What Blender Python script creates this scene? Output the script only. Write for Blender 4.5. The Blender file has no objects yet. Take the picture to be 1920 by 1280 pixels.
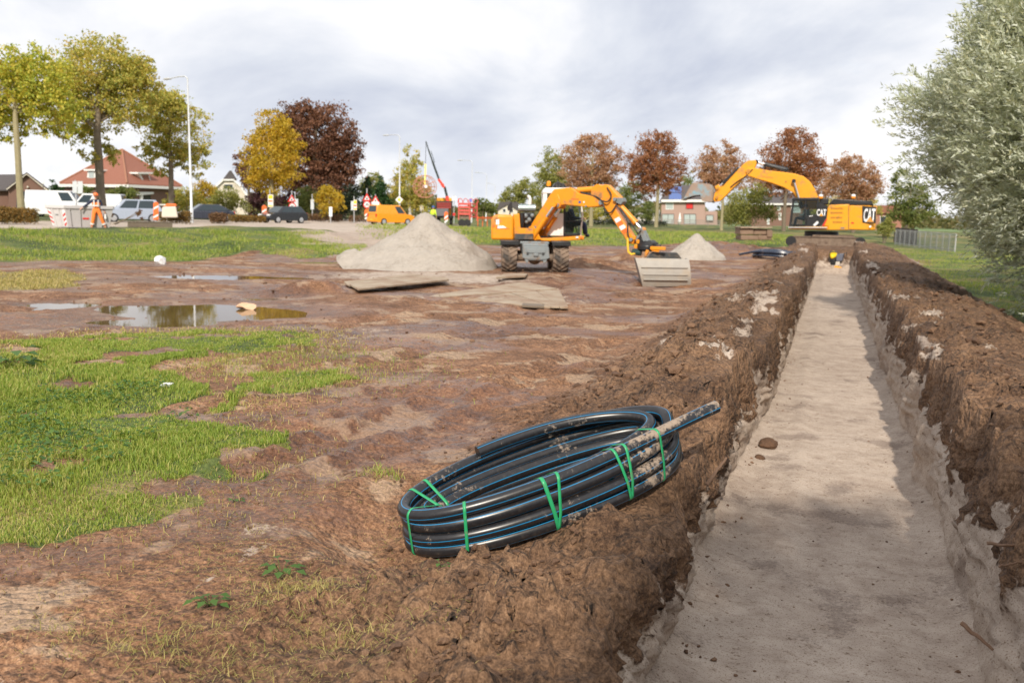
import bpy, bmesh, math, random
import numpy as np
from mathutils import Vector, Matrix

R = math.radians
rng = np.random.default_rng(7)
random.seed(7)
scene = bpy.context.scene
COL = scene.collection

# ---------------------------------------------------------------- camera
FPX = 1650.0                      # focal length in pixels of the 1920 px wide photograph
YAW, PITCH, ROLL = R(19.7), R(8.31), R(1.24)
CAM = Vector((0.0, 0.0, 2.0))
_f = Vector((-math.sin(YAW) * math.cos(PITCH), math.cos(YAW) * math.cos(PITCH), -math.sin(PITCH)))
_r0 = Vector((math.cos(YAW), math.sin(YAW), 0.0))
_u0 = _r0.cross(_f)
_rt = _r0 * math.cos(ROLL) + _u0 * math.sin(ROLL)
_up = _u0 * math.cos(ROLL) - _r0 * math.sin(ROLL)
cam_data = bpy.data.cameras.new('camera')
cam = bpy.data.objects.new('camera', cam_data)
COL.objects.link(cam)
cam.matrix_world = Matrix(((_rt.x, _up.x, -_f.x, CAM.x), (_rt.y, _up.y, -_f.y, CAM.y),
                           (_rt.z, _up.z, -_f.z, CAM.z), (0, 0, 0, 1)))
cam_data.sensor_width = 36.0
cam_data.lens = FPX / 1920.0 * 36.0
cam_data.clip_start = 0.05
cam_data.clip_end = 3000.0
cam_data.dof.use_dof = True
cam_data.dof.focus_distance = 6.0
cam_data.dof.aperture_fstop = 2.6
scene.camera = cam

# ---------------------------------------------------------------- world, sun, exposure
SUN_EL = R(37.0)
SUN_TRAVEL = R(13.0)        # light travels this far left of +Y
sun_dir = Vector((-math.sin(SUN_TRAVEL) * math.cos(SUN_EL), math.cos(SUN_TRAVEL) * math.cos(SUN_EL), -math.sin(SUN_EL)))
world = bpy.data.worlds.new('World')
scene.world = world
world.use_nodes = True
wn, wl = world.node_tree.nodes, world.node_tree.links
wn.clear()
w_out = wn.new('ShaderNodeOutputWorld')
w_bg = wn.new('ShaderNodeBackground')
w_bg.inputs['Strength'].default_value = 0.1
w_sky = wn.new('ShaderNodeTexSky')
w_sky.sky_type = 'NISHITA'
w_sky.sun_disc = False
w_sky.sun_elevation = SUN_EL
w_sky.sun_rotation = math.atan2(-sun_dir.x, -sun_dir.y)
w_tc = wn.new('ShaderNodeTexCoord')
w_sep = wn.new('ShaderNodeSeparateXYZ')
wl.new(w_tc.outputs['Generated'], w_sep.inputs[0])
def wmath(op, a, b=None):
    n = wn.new('ShaderNodeMath'); n.operation = op
    for i, v in enumerate((a, b)):
        if v is None: continue
        if isinstance(v, (int, float)): n.inputs[i].default_value = v
        else: wl.new(v, n.inputs[i])
    return n.outputs[0]
zc = wmath('ADD', wmath('MAXIMUM', w_sep.outputs['Z'], 0.0), 0.38)
w_comb = wn.new('ShaderNodeCombineXYZ')
wl.new(wmath('DIVIDE', w_sep.outputs['X'], zc), w_comb.inputs[0])
wl.new(wmath('DIVIDE', w_sep.outputs['Y'], zc), w_comb.inputs[1])
w_map = wn.new('ShaderNodeMapping')
w_map.inputs['Rotation'].default_value = (0, 0, R(60))
w_map.inputs['Location'].default_value = (12.3, 5.5, 0)
wl.new(w_comb.outputs[0], w_map.inputs[0])
def wnoise(sc, det, rough, dist=0.0, off=None):
    n = wn.new('ShaderNodeTexNoise')
    n.inputs['Scale'].default_value = sc; n.inputs['Detail'].default_value = det
    n.inputs['Roughness'].default_value = rough; n.inputs['Distortion'].default_value = dist
    wl.new(w_map.outputs[0], n.inputs['Vector'])
    return n.outputs['Fac']
def wramp(fac, stops):
    n = wn.new('ShaderNodeValToRGB')
    while len(n.color_ramp.elements) < len(stops): n.color_ramp.elements.new(0.5)
    for e, (p, c) in zip(n.color_ramp.elements, stops): e.position = p; e.color = (*c, 1)
    wl.new(fac, n.inputs[0])
    return n.outputs[0]
n_big = wnoise(1.25, 8, 0.56, 0.35)
cloud_col = wramp(n_big, [(0.36, (6.2, 6.15, 6.2)), (0.45, (5.5, 5.55, 5.75)), (0.54, (4.45, 4.65, 5.1)), (0.64, (3.5, 3.75, 4.4))])
n_gap = wnoise(0.9, 6, 0.55, 0.4)
gap = wramp(n_gap, [(0.30, (0.75, 0.75, 0.75)), (0.40, (1, 1, 1))])
w_mix = wn.new('ShaderNodeMix'); w_mix.data_type = 'RGBA'
wl.new(gap, w_mix.inputs['Factor'])
wl.new(w_sky.outputs[0], w_mix.inputs['A'])
wl.new(cloud_col, w_mix.inputs['B'])
wl.new(w_mix.outputs['Result'], w_bg.inputs['Color'])
wl.new(w_bg.outputs[0], w_out.inputs[0])

sun_data = bpy.data.lights.new('sun', 'SUN')
sun_data.energy = 2.6
sun_data.angle = R(1.2)
sun_data.color = (1.0, 0.91, 0.78)
sun = bpy.data.objects.new('sun', sun_data)
COL.objects.link(sun)
sun.rotation_euler = sun_dir.to_track_quat('-Z', 'Y').to_euler()
sun.location = (10, -30, 40)

scene.view_settings.view_transform = 'Standard'
scene.view_settings.look = 'None'
scene.view_settings.exposure = 0.84
scene.view_settings.gamma = 1.0
scene.render.engine = 'CYCLES'
scene.cycles.max_bounces = 6
scene.cycles.diffuse_bounces = 3
scene.cycles.glossy_bounces = 3
scene.cycles.transmission_bounces = 6
scene.cycles.transparent_max_bounces = 8
scene.cycles.use_denoising = True
scene.cycles.caustics_reflective = False
scene.cycles.caustics_refractive = False

# ---------------------------------------------------------------- where a pixel of the photograph points
def ray(px, py):
    return _f + _rt * ((px - 960.0) / FPX) + _up * ((640.0 - py) / FPX)
def at(px, py, Z):
    return CAM + ray(px, py) * Z
def G(px, py, z=0.0):
    d = ray(px, py)
    return CAM + d * ((z - CAM.z) / d.z)
def world_to_px(x, y, z):
    dx, dy, dz = x - CAM.x, y - CAM.y, z - CAM.z
    Z = dx * _f.x + dy * _f.y + dz * _f.z
    Zs = np.where(np.abs(Z) < 1e-3, 1e-3, Z)
    return (960 + FPX * (dx * _rt.x + dy * _rt.y + dz * _rt.z) / Zs,
            640 - FPX * (dx * _up.x + dy * _up.y + dz * _up.z) / Zs, Z)

# ---------------------------------------------------------------- noise
def _hash(ix, iy, seed):
    h = (ix.astype(np.int64) * 374761393 + iy.astype(np.int64) * 668265263 + seed * 974634777) & 0xFFFFFFFF
    h = ((h ^ (h >> 13)) * 1274126177) & 0xFFFFFFFF
    h = ((h ^ (h >> 16)) * 2246822519) & 0xFFFFFFFF
    return (h ^ (h >> 15)) & 0xFFFF
def pn(x, y, seed=0):
    x = np.asarray(x, float); y = np.asarray(y, float)
    ix, iy = np.floor(x), np.floor(y)
    fx, fy = x - ix, y - iy
    u, v = fx * fx * fx * (fx * (fx * 6 - 15) + 10), fy * fy * fy * (fy * (fy * 6 - 15) + 10)
    def g(ox, oy):
        a = _hash(ix + ox, iy + oy, seed) * (2 * math.pi / 65536.0)
        return np.cos(a) * (fx - ox) + np.sin(a) * (fy - oy)
    a, b, c, d = g(0, 0), g(1, 0), g(0, 1), g(1, 1)
    return 1.5 * ((a * (1 - u) + b * u) * (1 - v) + (c * (1 - u) + d * u) * v)
def fbm(x, y, octaves=4, seed=0, gain=0.5):
    s, a = 0.0, 1.0
    for i in range(octaves):
        s = s + a * pn(x * 2 ** i + 17.3 * i, y * 2 ** i - 9.1 * i, seed + i)
        a *= gain
    return s
def billow(x, y, octaves=3, seed=0, gain=0.55):
    s, a = 0.0, 1.0
    for i in range(octaves):
        s = s + a * (1 - 2 * np.abs(pn(x * 2 ** i + 5.3 * i, y * 2 ** i - 3.1 * i, seed + i)))
        a *= gain
    return s
def sst(a, b, x):
    t = np.clip((np.asarray(x, float) - a) / (b - a), 0, 1)
    return t * t * (3 - 2 * t)
def inside(poly, x, y):
    x = np.asarray(x); y = np.asarray(y)
    res = np.zeros(x.shape, bool)
    n = len(poly)
    for i in range(n):
        x1, y1 = poly[i]; x2, y2 = poly[(i + 1) % n]
        c = ((y1 > y) != (y2 > y)) & (x < (x2 - x1) * (y - y1) / ((y2 - y1) if y2 != y1 else 1e-9) + x1)
        res ^= c
    return res

# ---------------------------------------------------------------- objects
def tag(o, label=None, cat=None, group=None, kind=None):
    if label: o['label'] = label
    if cat: o['category'] = cat
    if group: o['group'] = group
    if kind: o['kind'] = kind
    return o
def thing(name, label, cat, loc=(0, 0, 0), rz=0.0, group=None):
    o = bpy.data.objects.new(name, None)
    o.empty_display_size = 0.3
    COL.objects.link(o)
    o.location = loc; o.rotation_euler = (0, 0, rz)
    return tag(o, label, cat, group)
def mesh_np(name, V, quads=None, tris=None):
    me = bpy.data.meshes.new(name)
    V = np.asarray(V, np.float32)
    me.vertices.add(len(V)); me.vertices.foreach_set('co', V.ravel())
    parts, starts, totals, off = [], [], [], 0
    for F, k in ((quads, 4), (tris, 3)):
        if F is None or len(F) == 0: continue
        F = np.asarray(F, np.int32)
        parts.append(F.ravel()); starts.append(off + np.arange(len(F)) * k); off += F.size
    L = np.concatenate(parts)
    S = np.concatenate(starts)
    me.loops.add(len(L)); me.loops.foreach_set('vertex_index', L)
    me.polygons.add(len(S)); me.polygons.foreach_set('loop_start', S.astype(np.int32))
    me.update(calc_edges=True)
    return me
def link(name, me, m, parent=None, smooth=False):
    o = bpy.data.objects.new(name, me)
    COL.objects.link(o)
    if m is not None: me.materials.append(m)
    if smooth: me.polygons.foreach_set('use_smooth', np.ones(len(me.polygons), bool))
    if parent is not None: o.parent = parent
    return o
def add_attr(me, name, rgba):
    a = me.color_attributes.new(name, 'FLOAT_COLOR', 'POINT')
    a.data.foreach_set('color', np.asarray(rgba, np.float32).ravel())

class MB:
    """collects shapes and links them as one mesh object"""
    def __init__(s, M=None):
        s.v, s.f, s.M = [], [], M
    def add(s, vs, fs):
        b = len(s.v)
        for v in vs:
            v = Vector(v)
            s.v.append(s.M @ v if s.M is not None else v)
        s.f += [tuple(i + b for i in f) for f in fs]
        return s
    def box(s, c, size, rot=None):
        hx, hy, hz = size[0] / 2, size[1] / 2, size[2] / 2
        vs = [Vector((x, y, z)) for x in (-hx, hx) for y in (-hy, hy) for z in (-hz, hz)]
        if rot is not None: vs = [rot @ v for v in vs]
        c = Vector(c)
        return s.add([v + c for v in vs], [(0, 1, 3, 2), (4, 6, 7, 5), (0, 4, 5, 1), (2, 3, 7, 6), (0, 2, 6, 4), (1, 5, 7, 3)])
    def bar(s, a, b, w, h=None):
        a, b = Vector(a), Vector(b); h = h or w
        d = b - a
        q = d.to_track_quat('X', 'Z').to_matrix()
        return s.box((a + b) / 2, (d.length, w, h), q)
    def prism(s, poly, y0, y1):
        """poly in the local XZ plane, pushed along Y"""
        n = len(poly)
        ar = sum(poly[i][0] * poly[(i + 1) % n][1] - poly[(i + 1) % n][0] * poly[i][1] for i in range(n))
        if ar > 0: poly = poly[::-1]
        vs = [(p[0], y0, p[1]) for p in poly] + [(p[0], y1, p[1]) for p in poly]
        fs = [tuple(range(n))[::-1], tuple(range(n, 2 * n))] + [(i, (i + 1) % n, n + (i + 1) % n, n + i) for i in range(n)]
        return s.add(vs, fs)
    def prismz(s, poly, z0, z1):
        n = len(poly)
        ar = sum(poly[i][0] * poly[(i + 1) % n][1] - poly[(i + 1) % n][0] * poly[i][1] for i in range(n))
        if ar < 0: poly = poly[::-1]
        vs = [(p[0], p[1], z0) for p in poly] + [(p[0], p[1], z1) for p in poly]
        fs = [tuple(range(n))[::-1], tuple(range(n, 2 * n))] + [(i, (i + 1) % n, n + (i + 1) % n, n + i) for i in range(n)]
        return s.add(vs, fs)
    def tube(s, pts, r, n=8, caps=True, flat=1.0):
        pts = [Vector(p) for p in pts]; m = len(pts)
        rs = r if isinstance(r, (list, tuple)) else [r] * m
        vs, ref = [], None
        for i, p in enumerate(pts):
            t = (pts[min(i + 1, m - 1)] - pts[max(i - 1, 0)]).normalized()
            if ref is None: ref = Vector((0, 0, 1)) if abs(t.z) < 0.9 else Vector((1, 0, 0))
            x = t.cross(ref).normalized(); y = x.cross(t).normalized(); ref = y
            for k in range(n):
                a = 2 * math.pi * k / n
                vs.append(p + x * (rs[i] * math.cos(a)) + y * (rs[i] * flat * math.sin(a)))
        fs = [(i * n + k, i * n + (k + 1) % n, (i + 1) * n + (k + 1) % n, (i + 1) * n + k) for i in range(m - 1) for k in range(n)]
        if caps: fs += [tuple(range(n))[::-1], tuple((m - 1) * n + k for k in range(n))]
        return s.add(vs, fs)
    def cyl(s, a, b, r, r2=None, n=16):
        return s.tube([a, b], [r, r if r2 is None else r2], n)
    def lathe(s, prof, c, axis='Z', n=24, closed=False):
        """prof: (radius, height) pairs"""
        vs, m = [], len(prof)
        for rr, h in prof:
            for k in range(n):
                a = 2 * math.pi * k / n
                p = {'Z': (rr * math.cos(a), rr * math.sin(a), h), 'Y': (rr * math.cos(a), h, -rr * math.sin(a)), 'X': (h, rr * math.cos(a), rr * math.sin(a))}[axis]
                vs.append(Vector(p) + Vector(c))
        fs = [(i * n + k, i * n + (k + 1) % n, (i + 1) * n + (k + 1) % n, (i + 1) * n + k) for i in range(m - 1) for k in range(n)]
        if not closed: fs += [tuple(range(n))[::-1], tuple((m - 1) * n + k for k in range(n))]
        else: fs += [((m - 1) * n + k, (m - 1) * n + (k + 1) % n, (k + 1) % n, k) for k in range(n)]
        return s.add(vs, fs)
    def ball(s, c, r, nu=12, nv=8, sq=(1, 1, 1)):
        vs = [Vector((0, 0, -r * sq[2])) + Vector(c)]
        for j in range(1, nv):
            b = -math.pi / 2 + math.pi * j / nv
            for k in range(nu):
                a = 2 * math.pi * k / nu
                vs.append(Vector((r * sq[0] * math.cos(b) * math.cos(a), r * sq[1] * math.cos(b) * math.sin(a), r * sq[2] * math.sin(b))) + Vector(c))
        vs.append(Vector((0, 0, r * sq[2])) + Vector(c))
        fs = [(0, 1 + (k + 1) % nu, 1 + k) for k in range(nu)]
        for j in range(nv - 2):
            o = 1 + j * nu
            fs += [(o + k, o + (k + 1) % nu, o + nu + (k + 1) % nu, o + nu + k) for k in range(nu)]
        o = 1 + (nv - 2) * nu
        fs += [(o + k, o + (k + 1) % nu, len(vs) - 1) for k in range(nu)]
        return s.add(vs, fs)
    def build(s, name, m, parent=None, bevel=0.0, smooth=True, seg=2, label=None):
        me = bpy.data.meshes.new(name)
        me.from_pydata([tuple(v) for v in s.v], [], s.f)
        me.update()
        bm = bmesh.new(); bm.from_mesh(me); bmesh.ops.recalc_face_normals(bm, faces=bm.faces[:]); bm.to_mesh(me); bm.free()
        if smooth:
            me.polygons.foreach_set('use_smooth', np.ones(len(me.polygons), bool))
            me.set_sharp_from_angle(angle=R(38))
        o = link(name, me, m, parent)
        if bevel > 0:
            b = o.modifiers.new('bevel', 'BEVEL')
            b.width = bevel; b.segments = seg; b.limit_method = 'ANGLE'; b.angle_limit = R(38)
        if label: o['label'] = label
        return o
def copy_tree(o, parent=None):
    c = o.copy(); COL.objects.link(c)
    if parent is not None: c.parent = parent
    for ch in list(o.children): copy_tree(ch, c)
    return c

class Frame:
    """vertical plane through loc with heading rz: turns pixels of the photograph into local (x, z)"""
    def __init__(s, loc, rz):
        s.o = Vector(loc); s.rz = rz
        s.x = Vector((math.cos(rz), math.sin(rz), 0)); s.y = Vector((-math.sin(rz), math.cos(rz), 0))
    def p(s, px, py, y=0.0):
        d = ray(px, py)
        o = s.o + s.y * y
        t = (o - CAM).dot(s.y) / d.dot(s.y)
        q = CAM + d * t - s.o
        return (q.dot(s.x), q.z)
    def poly(s, pts, y=0.0):
        return [s.p(a, b, y) for a, b in pts]
    def v(s, px, py, y=0.0):
        a, b = s.p(px, py, y)
        return Vector((a, y, b))

# ---------------------------------------------------------------- materials
MATS = {}
def new_mat(name):
    m = bpy.data.materials.new(name); m.use_nodes = True
    n = m.node_tree.nodes; n.clear()
    out = n.new('ShaderNodeOutputMaterial')
    return m, n, m.node_tree.links, out
def nd(n, t, **kw):
    x = n.new(t)
    for k, v in kw.items():
        if hasattr(x, k): setattr(x, k, v)
        else: x.inputs[k.replace('_', ' ')].default_value = v
    return x
def ramp(n, l, fac, stops, interp='LINEAR'):
    r = n.new('ShaderNodeValToRGB'); r.color_ramp.interpolation = interp
    while len(r.color_ramp.elements) < len(stops): r.color_ramp.elements.new(0.5)
    for e, (p, c) in zip(r.color_ramp.elements, stops):
        e.position = p; e.color = (*c, 1) if len(c) == 3 else c
    l.new(fac, r.inputs[0])
    return r.outputs[0]
def mixc(n, l, fac, a, b, mode='MIX'):
    x = n.new('ShaderNodeMix'); x.data_type = 'RGBA'; x.blend_type = mode
    for k, v in (('Factor', fac), ('A', a), ('B', b)):
        if isinstance(v, (int, float)): x.inputs[k].default_value = v
        elif isinstance(v, tuple): x.inputs[k].default_value = (*v, 1) if len(v) == 3 else v
        else: l.new(v, x.inputs[k])
    return x.outputs['Result']
def fmath(n, l, op, a, b=None, clamp=False):
    x = n.new('ShaderNodeMath'); x.operation = op; x.use_clamp = clamp
    for i, v in enumerate((a, b)):
        if v is None: continue
        if isinstance(v, (int, float)): x.inputs[i].default_value = v
        else: l.new(v, x.inputs[i])
    return x.outputs[0]
def noise(n, l, vec, sc, det=4, rough=0.55, dist=0.0):
    x = nd(n, 'ShaderNodeTexNoise', Scale=sc, Detail=det, Roughness=rough, Distortion=dist)
    if vec is not None: l.new(vec, x.inputs['Vector'])
    return x.outputs['Fac']
def paint(name, col, rough=0.45, metal=0.0, var=0.18, sc=6.0, dirt=0.0, dirt_col=(0.20, 0.135, 0.09), dirt_sc=3.0, bump=0.0, coat=0.0, spec=0.5):
    """one surface: a base colour with slight variation, optional dried mud in patches, optional relief"""
    if name in MATS: return MATS[name]
    m, n, l, out = new_mat(name)
    b = n.new('ShaderNodeBsdfPrincipled')
    tc = n.new('ShaderNodeTexCoord').outputs['Object']
    f = noise(n, l, tc, sc, 5)
    c = mixc(n, l, f, tuple(x * (1 - var) for x in col), tuple(min(1, x * (1 + var)) for x in col))
    rg = ramp(n, l, noise(n, l, tc, sc * 2.3, 4), [(0.3, (rough * 0.75,) * 3), (0.7, (min(1, rough * 1.3),) * 3)])
    if dirt > 0:
        d = ramp(n, l, noise(n, l, tc, dirt_sc, 7, 0.65), [(0.62 - dirt * 0.4, (0, 0, 0)), (0.80 - dirt * 0.4, (1, 1, 1))])
        c = mixc(n, l, d, c, dirt_col)
        rg = mixc(n, l, d, rg, (0.9, 0.9, 0.9))
    l.new(c, b.inputs['Base Color']); l.new(rg, b.inputs['Roughness'])
    b.inputs['Metallic'].default_value = metal
    b.inputs['Coat Weight'].default_value = coat
    b.inputs['Specular IOR Level'].default_value = spec
    if bump > 0:
        bp = nd(n, 'ShaderNodeBump', Strength=bump, Distance=0.02)
        l.new(noise(n, l, tc, sc * 5, 5), bp.inputs['Height']); l.new(bp.outputs[0], b.inputs['Normal'])
    l.new(b.outputs[0], out.inputs[0])
    MATS[name] = m
    return m
def glass(name, col=(0.55, 0.62, 0.62), alpha=0.35, rough=0.03):
    if name in MATS: return MATS[name]
    m, n, l, out = new_mat(name)
    g = nd(n, 'ShaderNodeBsdfPrincipled', Base_Color=(*[c * 0.12 for c in col], 1), Roughness=rough)
    t = nd(n, 'ShaderNodeBsdfTransparent', Color=(*col, 1))
    fr = nd(n, 'ShaderNodeFresnel', IOR=1.5)
    f = fmath(n, l, 'ADD', fr.outputs[0], alpha, True)
    mx = n.new('ShaderNodeMixShader')
    l.new(f, mx.inputs[0]); l.new(t.outputs[0], mx.inputs[1]); l.new(g.outputs[0], mx.inputs[2])
    l.new(mx.outputs[0], out.inputs[0])
    MATS[name] = m
    return m
def leaf_mat(name, cols, trans=0.35, rough=0.55, spec=0.3):
    """leaf colours picked leaf by leaf"""
    if name in MATS: return MATS[name]
    m, n, l, out = new_mat(name)
    g = n.new('ShaderNodeNewGeometry')
    tc = n.new('ShaderNodeTexCoord').outputs['Object']
    big = noise(n, l, tc, 0.45, 3)
    f = fmath(n, l, 'ADD', fmath(n, l, 'MULTIPLY', g.outputs['Random Per Island'], 0.62), fmath(n, l, 'MULTIPLY', fmath(n, l, 'SUBTRACT', big, 0.25), 0.75), True)
    k = len(cols) - 1
    c = ramp(n, l, f, [(i / max(1, k), cc) for i, cc in enumerate(cols)])
    b = nd(n, 'ShaderNodeBsdfPrincipled', Roughness=rough)
    b.inputs['Specular IOR Level'].default_value = spec
    l.new(c, b.inputs['Base Color'])
    t = n.new('ShaderNodeBsdfTranslucent')
    l.new(mixc(n, l, 1.0, c, (1.25, 1.2, 0.75), 'MULTIPLY'), t.inputs['Color'])
    mx = nd(n, 'ShaderNodeMixShader', Fac=trans)
    l.new(b.outputs[0], mx.inputs[1]); l.new(t.outputs[0], mx.inputs[2])
    l.new(mx.outputs[0], out.inputs[0])
    MATS[name] = m
    return m
# ================================================================ the ground: site, trench, spoil banks, road plateau
def W(pts, z=0.0):
    return [tuple(G(px, py, z)[:2]) for px, py in pts]
GRASS_NEAR = W([(-900, 640), (0, 652), (150, 640), (380, 622), (600, 628), (600, 655), (520, 668), (430, 668), (385, 700), (640, 698), (625, 730), (480, 745),
                (430, 775), (512, 830), (470, 918), (330, 962), (180, 990), (60, 1022), (-500, 1075)])
GRASS_RUT = W([(300, 690), (400, 668), (600, 655), (640, 690), (470, 700), (430, 760), (380, 720)])
GRASS_SIDE = W([(-900, 515), (0, 512), (120, 508), (160, 520), (130, 540), (0, 545), (-900, 560)])
GRASS_MID = W([(470, 458), (600, 452), (690, 452), (660, 470), (560, 474), (470, 468)], 0.25)
ROAD_LEFT = W([(-2500, 412), (-400, 415), (0, 416), (330, 413), (560, 411), (740, 414), (760, 424), (640, 430), (430, 424), (100, 429), (-400, 433), (-2500, 440)], 0.75)
ROAD_TRACK = W([(560, 411), (740, 414), (900, 424), (880, 440), (700, 448), (630, 456), (560, 430), (540, 418)], 0.6)
PUDDLES = [  # px centre, half sizes in metres (across, deep), depth
    ((400, 582), (2.3, 1.35), 0.10), ((270, 603), (1.3, 0.6), 0.08), ((105, 568), (0.55, 0.40), 0.07), ((20, 600), (0.3, 0.2), 0.03),
    ((395, 516), (1.15, 0.75), 0.09), ((510, 517), (1.6, 0.8), 0.09), ((590, 489), (1.5, 0.9), 0.08), ((490, 555), (0.8, 0.5), 0.07),
    ((770, 745), (0.75, 0.22), 0.035), ((630, 815), (0.55, 0.12), 0.03)]
PUD = []
for (c, hs, dp) in PUDDLES:
    p = G(c[0], c[1], 0.0); PUD.append((p.x, p.y, hs[0] * (1.25 if hs[0] < 1.25 else 0.95), hs[1] * (1.25 if hs[0] < 1.25 else 0.95), dp * 1.1))
WATER_Z = -0.045
HEAPS = [  # px, py, z guess, radius across, radius deep, height : heaps of earth in the terrain
    (1105, 500, 0, 1.4, 0.7, 0.35), (1195, 492, 0, 1.0, 0.8, 0.55), (455, 463, 0.3, 3.2, 1.2, 0.55), (585, 548, 0, 0.75, 0.3, 0.30), (690, 540, 0, 0.8, 0.3, 0.10),
    (1420, 462, 0.0, 3.0, 2.0, 0.55), (1380, 470, 0.0, 2.4, 1.6, 0.40), (1010, 700, 0, 0.7, 0.3, 0.08),
    (1135, 990, 0.1, 0.26, 0.18, 0.13), (1150, 1090, 0.1, 0.24, 0.20, 0.10), (1060, 1180, 0.05, 0.35, 0.2, 0.07),  (1330, 466, 0.0, 3.0, 2.0, 0.35), (1250, 545, 0.0, 2.2, 1.6, -0.10)]
HP = []
for (px, py, z, a, b, h) in HEAPS:
    p = G(px, py, z); HP.append((p.x, p.y, a, b, h))
HP.append((-5.0, 28.0, 1.6, 1.1, -0.36)); HP.append((-4.7, 26.8, 1.8, 1.0, -0.16))
TR_END = 45.0
LW, RW = -1.0, 1.0            # trench floor edges
FLOOR_Z = -0.56
cY, sY = math.cos(YAW), math.sin(YAW)
def cam_frame(x, y):
    return -x * sY + y * cY, x * cY + y * sY      # depth, lateral
_PX = [-4000, 0, 600, 900, 1200, 1500, 4000]
_FOOT = [24, 29, 45, 52, 58, 66, 66]
_TOP = [40, 43, 58, 70, 80, 90, 90]
_HT = [0.78, 0.75, 0.72, 0.6, 0.5, 0.42, 0.42]
def plateau(x, y):
    d, l = cam_frame(x, y)
    px = 960 + FPX * l / np.maximum(d, 1.0)
    f, t, h = np.interp(px, _PX, _FOOT), np.interp(px, _PX, _TOP), np.interp(px, _PX, _HT)
    k = np.clip((d - f) / (t - f), 0, 1)
    k = np.where(px < 620, sst(0, 1, k * 1.25), sst(0, 1, k))
    return h * k
def left_bank(x, y):
    """earth thrown up along the left edge of the trench"""
    w = 1.0 + 0.22 * fbm(y * 0.35, y * 0 + 3.3, 2, 61)
    inner = -2.75 * w
    h = (0.36 + 0.10 * fbm(y * 0.5, y * 0 + 8.1, 3, 62)) * (0.16 + 0.84 * sst(5.4, 8.2, y))
    return h * sst(inner, -1.30, x) * sst(56, 46, y)
def right_bank(x, y):
    h = 0.44 + 0.07 * fbm(y * 0.5, y * 0 + 4.1, 3, 63)
    e = 3.85 + 0.25 * fbm(y * 0.4, y * 0 + 1.1, 3, 64)
    return (h * sst(e, e - 1.7, x) - 0.12 * sst(e - 0.4, e + 0.5, x) * sst(e + 4.0, e + 1.5, x)) * sst(58, 50, y)
def base_z(x, y):
    """ground height without the trench cut"""
    x = np.asarray(x, float); y = np.asarray(y, float)
    z = 0.07 * fbm(x * 0.16, y * 0.16, 3, 11) + plateau(x, y)
    far = sst(55, 40, y)
    z = np.where(x < 0, z * 1.0 + left_bank(x, y), z + right_bank(x, y))
    for (hx, hy, a, b, h) in HP:
        dx, dy = x - hx, y - hy
        lx, ly = dx * cY + dy * sY, -dx * sY + dy * cY
        z = z + h * np.exp(-((lx / a) ** 2 + (ly / b) ** 2)) * (1 + 0.35 * fbm(x * 1.3, y * 1.3, 3, 71))
    # spoil round the excavator at the trench end
    z = z + 0.30 * np.exp(-((x + 1.0) / 6.0) ** 2 - ((y - 49.0) / 4.0) ** 2) * (1 + 0.5 * fbm(x * 0.7, y * 0.7, 3, 72))
    flat = np.zeros_like(z)
    for (qx, qy, a, b, dp) in PUD:
        dx, dy = x - qx, y - qy
        lx, ly = dx * cY + dy * sY, -dx * sY + dy * cY
        k = np.exp(-((lx / a) ** 2 + (ly / b) ** 2) ** 1.5)
        flat = np.maximum(flat, k)
    z = z * (1 - flat * 0.95)
    for (qx, qy, a, b, dp) in PUD:
        dx, dy = x - qx, y - qy
        lx, ly = dx * cY + dy * sY, -dx * sY + dy * cY
        z = z - dp * 1.25 * np.exp(-((lx / a) ** 2 + (ly / b) ** 2))
    return z
def hz(x, y):
    return float(base_z(np.array([x]), np.array([y]))[0])
def ground_pt(px, Z, py=420):
    p = at(px, py, Z)
    return Vector((p.x, p.y, hz(p.x, p.y)))

# the coil of pipe: its long axis rises towards the trench edge
PR = 0.044
CL, CR = at(757, 994, 5.62), at(1262, 806, 6.25)
cc = (CL + CR) / 2
ea = (CR - CL) / 2; A_ = ea.length - 0.02; ea = ea.normalized()
eb = Vector((-ea.y, ea.x, 0)).normalized(); eb = (eb + Vector((0, 0, 0.06))).normalized()
en = ea.cross(eb).normalized()
if en.z < 0: en = -en
B_ = 0.37

def _axis(lo, hi, near, k, c=0.0):
    v = [lo]
    while v[-1] < hi: v.append(v[-1] + max(near, k * abs(v[-1] - c)))
    return np.array(v)
NW = 30
xl = -_axis(1.12, 130.0, 0.021, 0.0130)[::-1]
xr = _axis(1.14, 90.0, 0.024, 0.016)
xfl = np.linspace(LW, RW, 46)
ys = _axis(0.9, 170.0, 0.0145, 0.0093)
ny = len(ys)
wob_l = 0.10 * fbm(ys * 0.9, ys * 0 + 2, 4, 21, 0.6) + 0.03 * fbm(ys * 5, ys * 0, 3, 22)
wob_r = 0.10 * fbm(ys * 0.9, ys * 0 + 9, 4, 23, 0.6) + 0.03 * fbm(ys * 5, ys * 0, 3, 24)
endk = 1 - sst(TR_END - 0.5, TR_END + 1.6, ys)
tw = (np.arange(1, NW + 1) / (NW + 1))
ncol = len(xl) + NW + len(xfl) + NW + len(xr)
X = np.zeros((ny, ncol)); Y = np.repeat(ys[:, None], ncol, 1); T = np.zeros((ny, ncol))
c0 = len(xl); c1 = c0 + NW; c2 = c1 + len(xfl); c3 = c2 + NW
FLOOR_COLS = slice(c1, c2)
shift_l = 0.30 + 0.12 * sst(8.5, 12.5, ys)        # the left side steps in towards the middle further on
X[:, :c0] = xl[None, :] + (wob_l + shift_l)[:, None] * sst(-2.2, -1.1, xl)[None, :]
X[:, c3:] = xr[None, :] + wob_r[:, None] * sst(2.2, 1.1, xr)[None, :]
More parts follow.
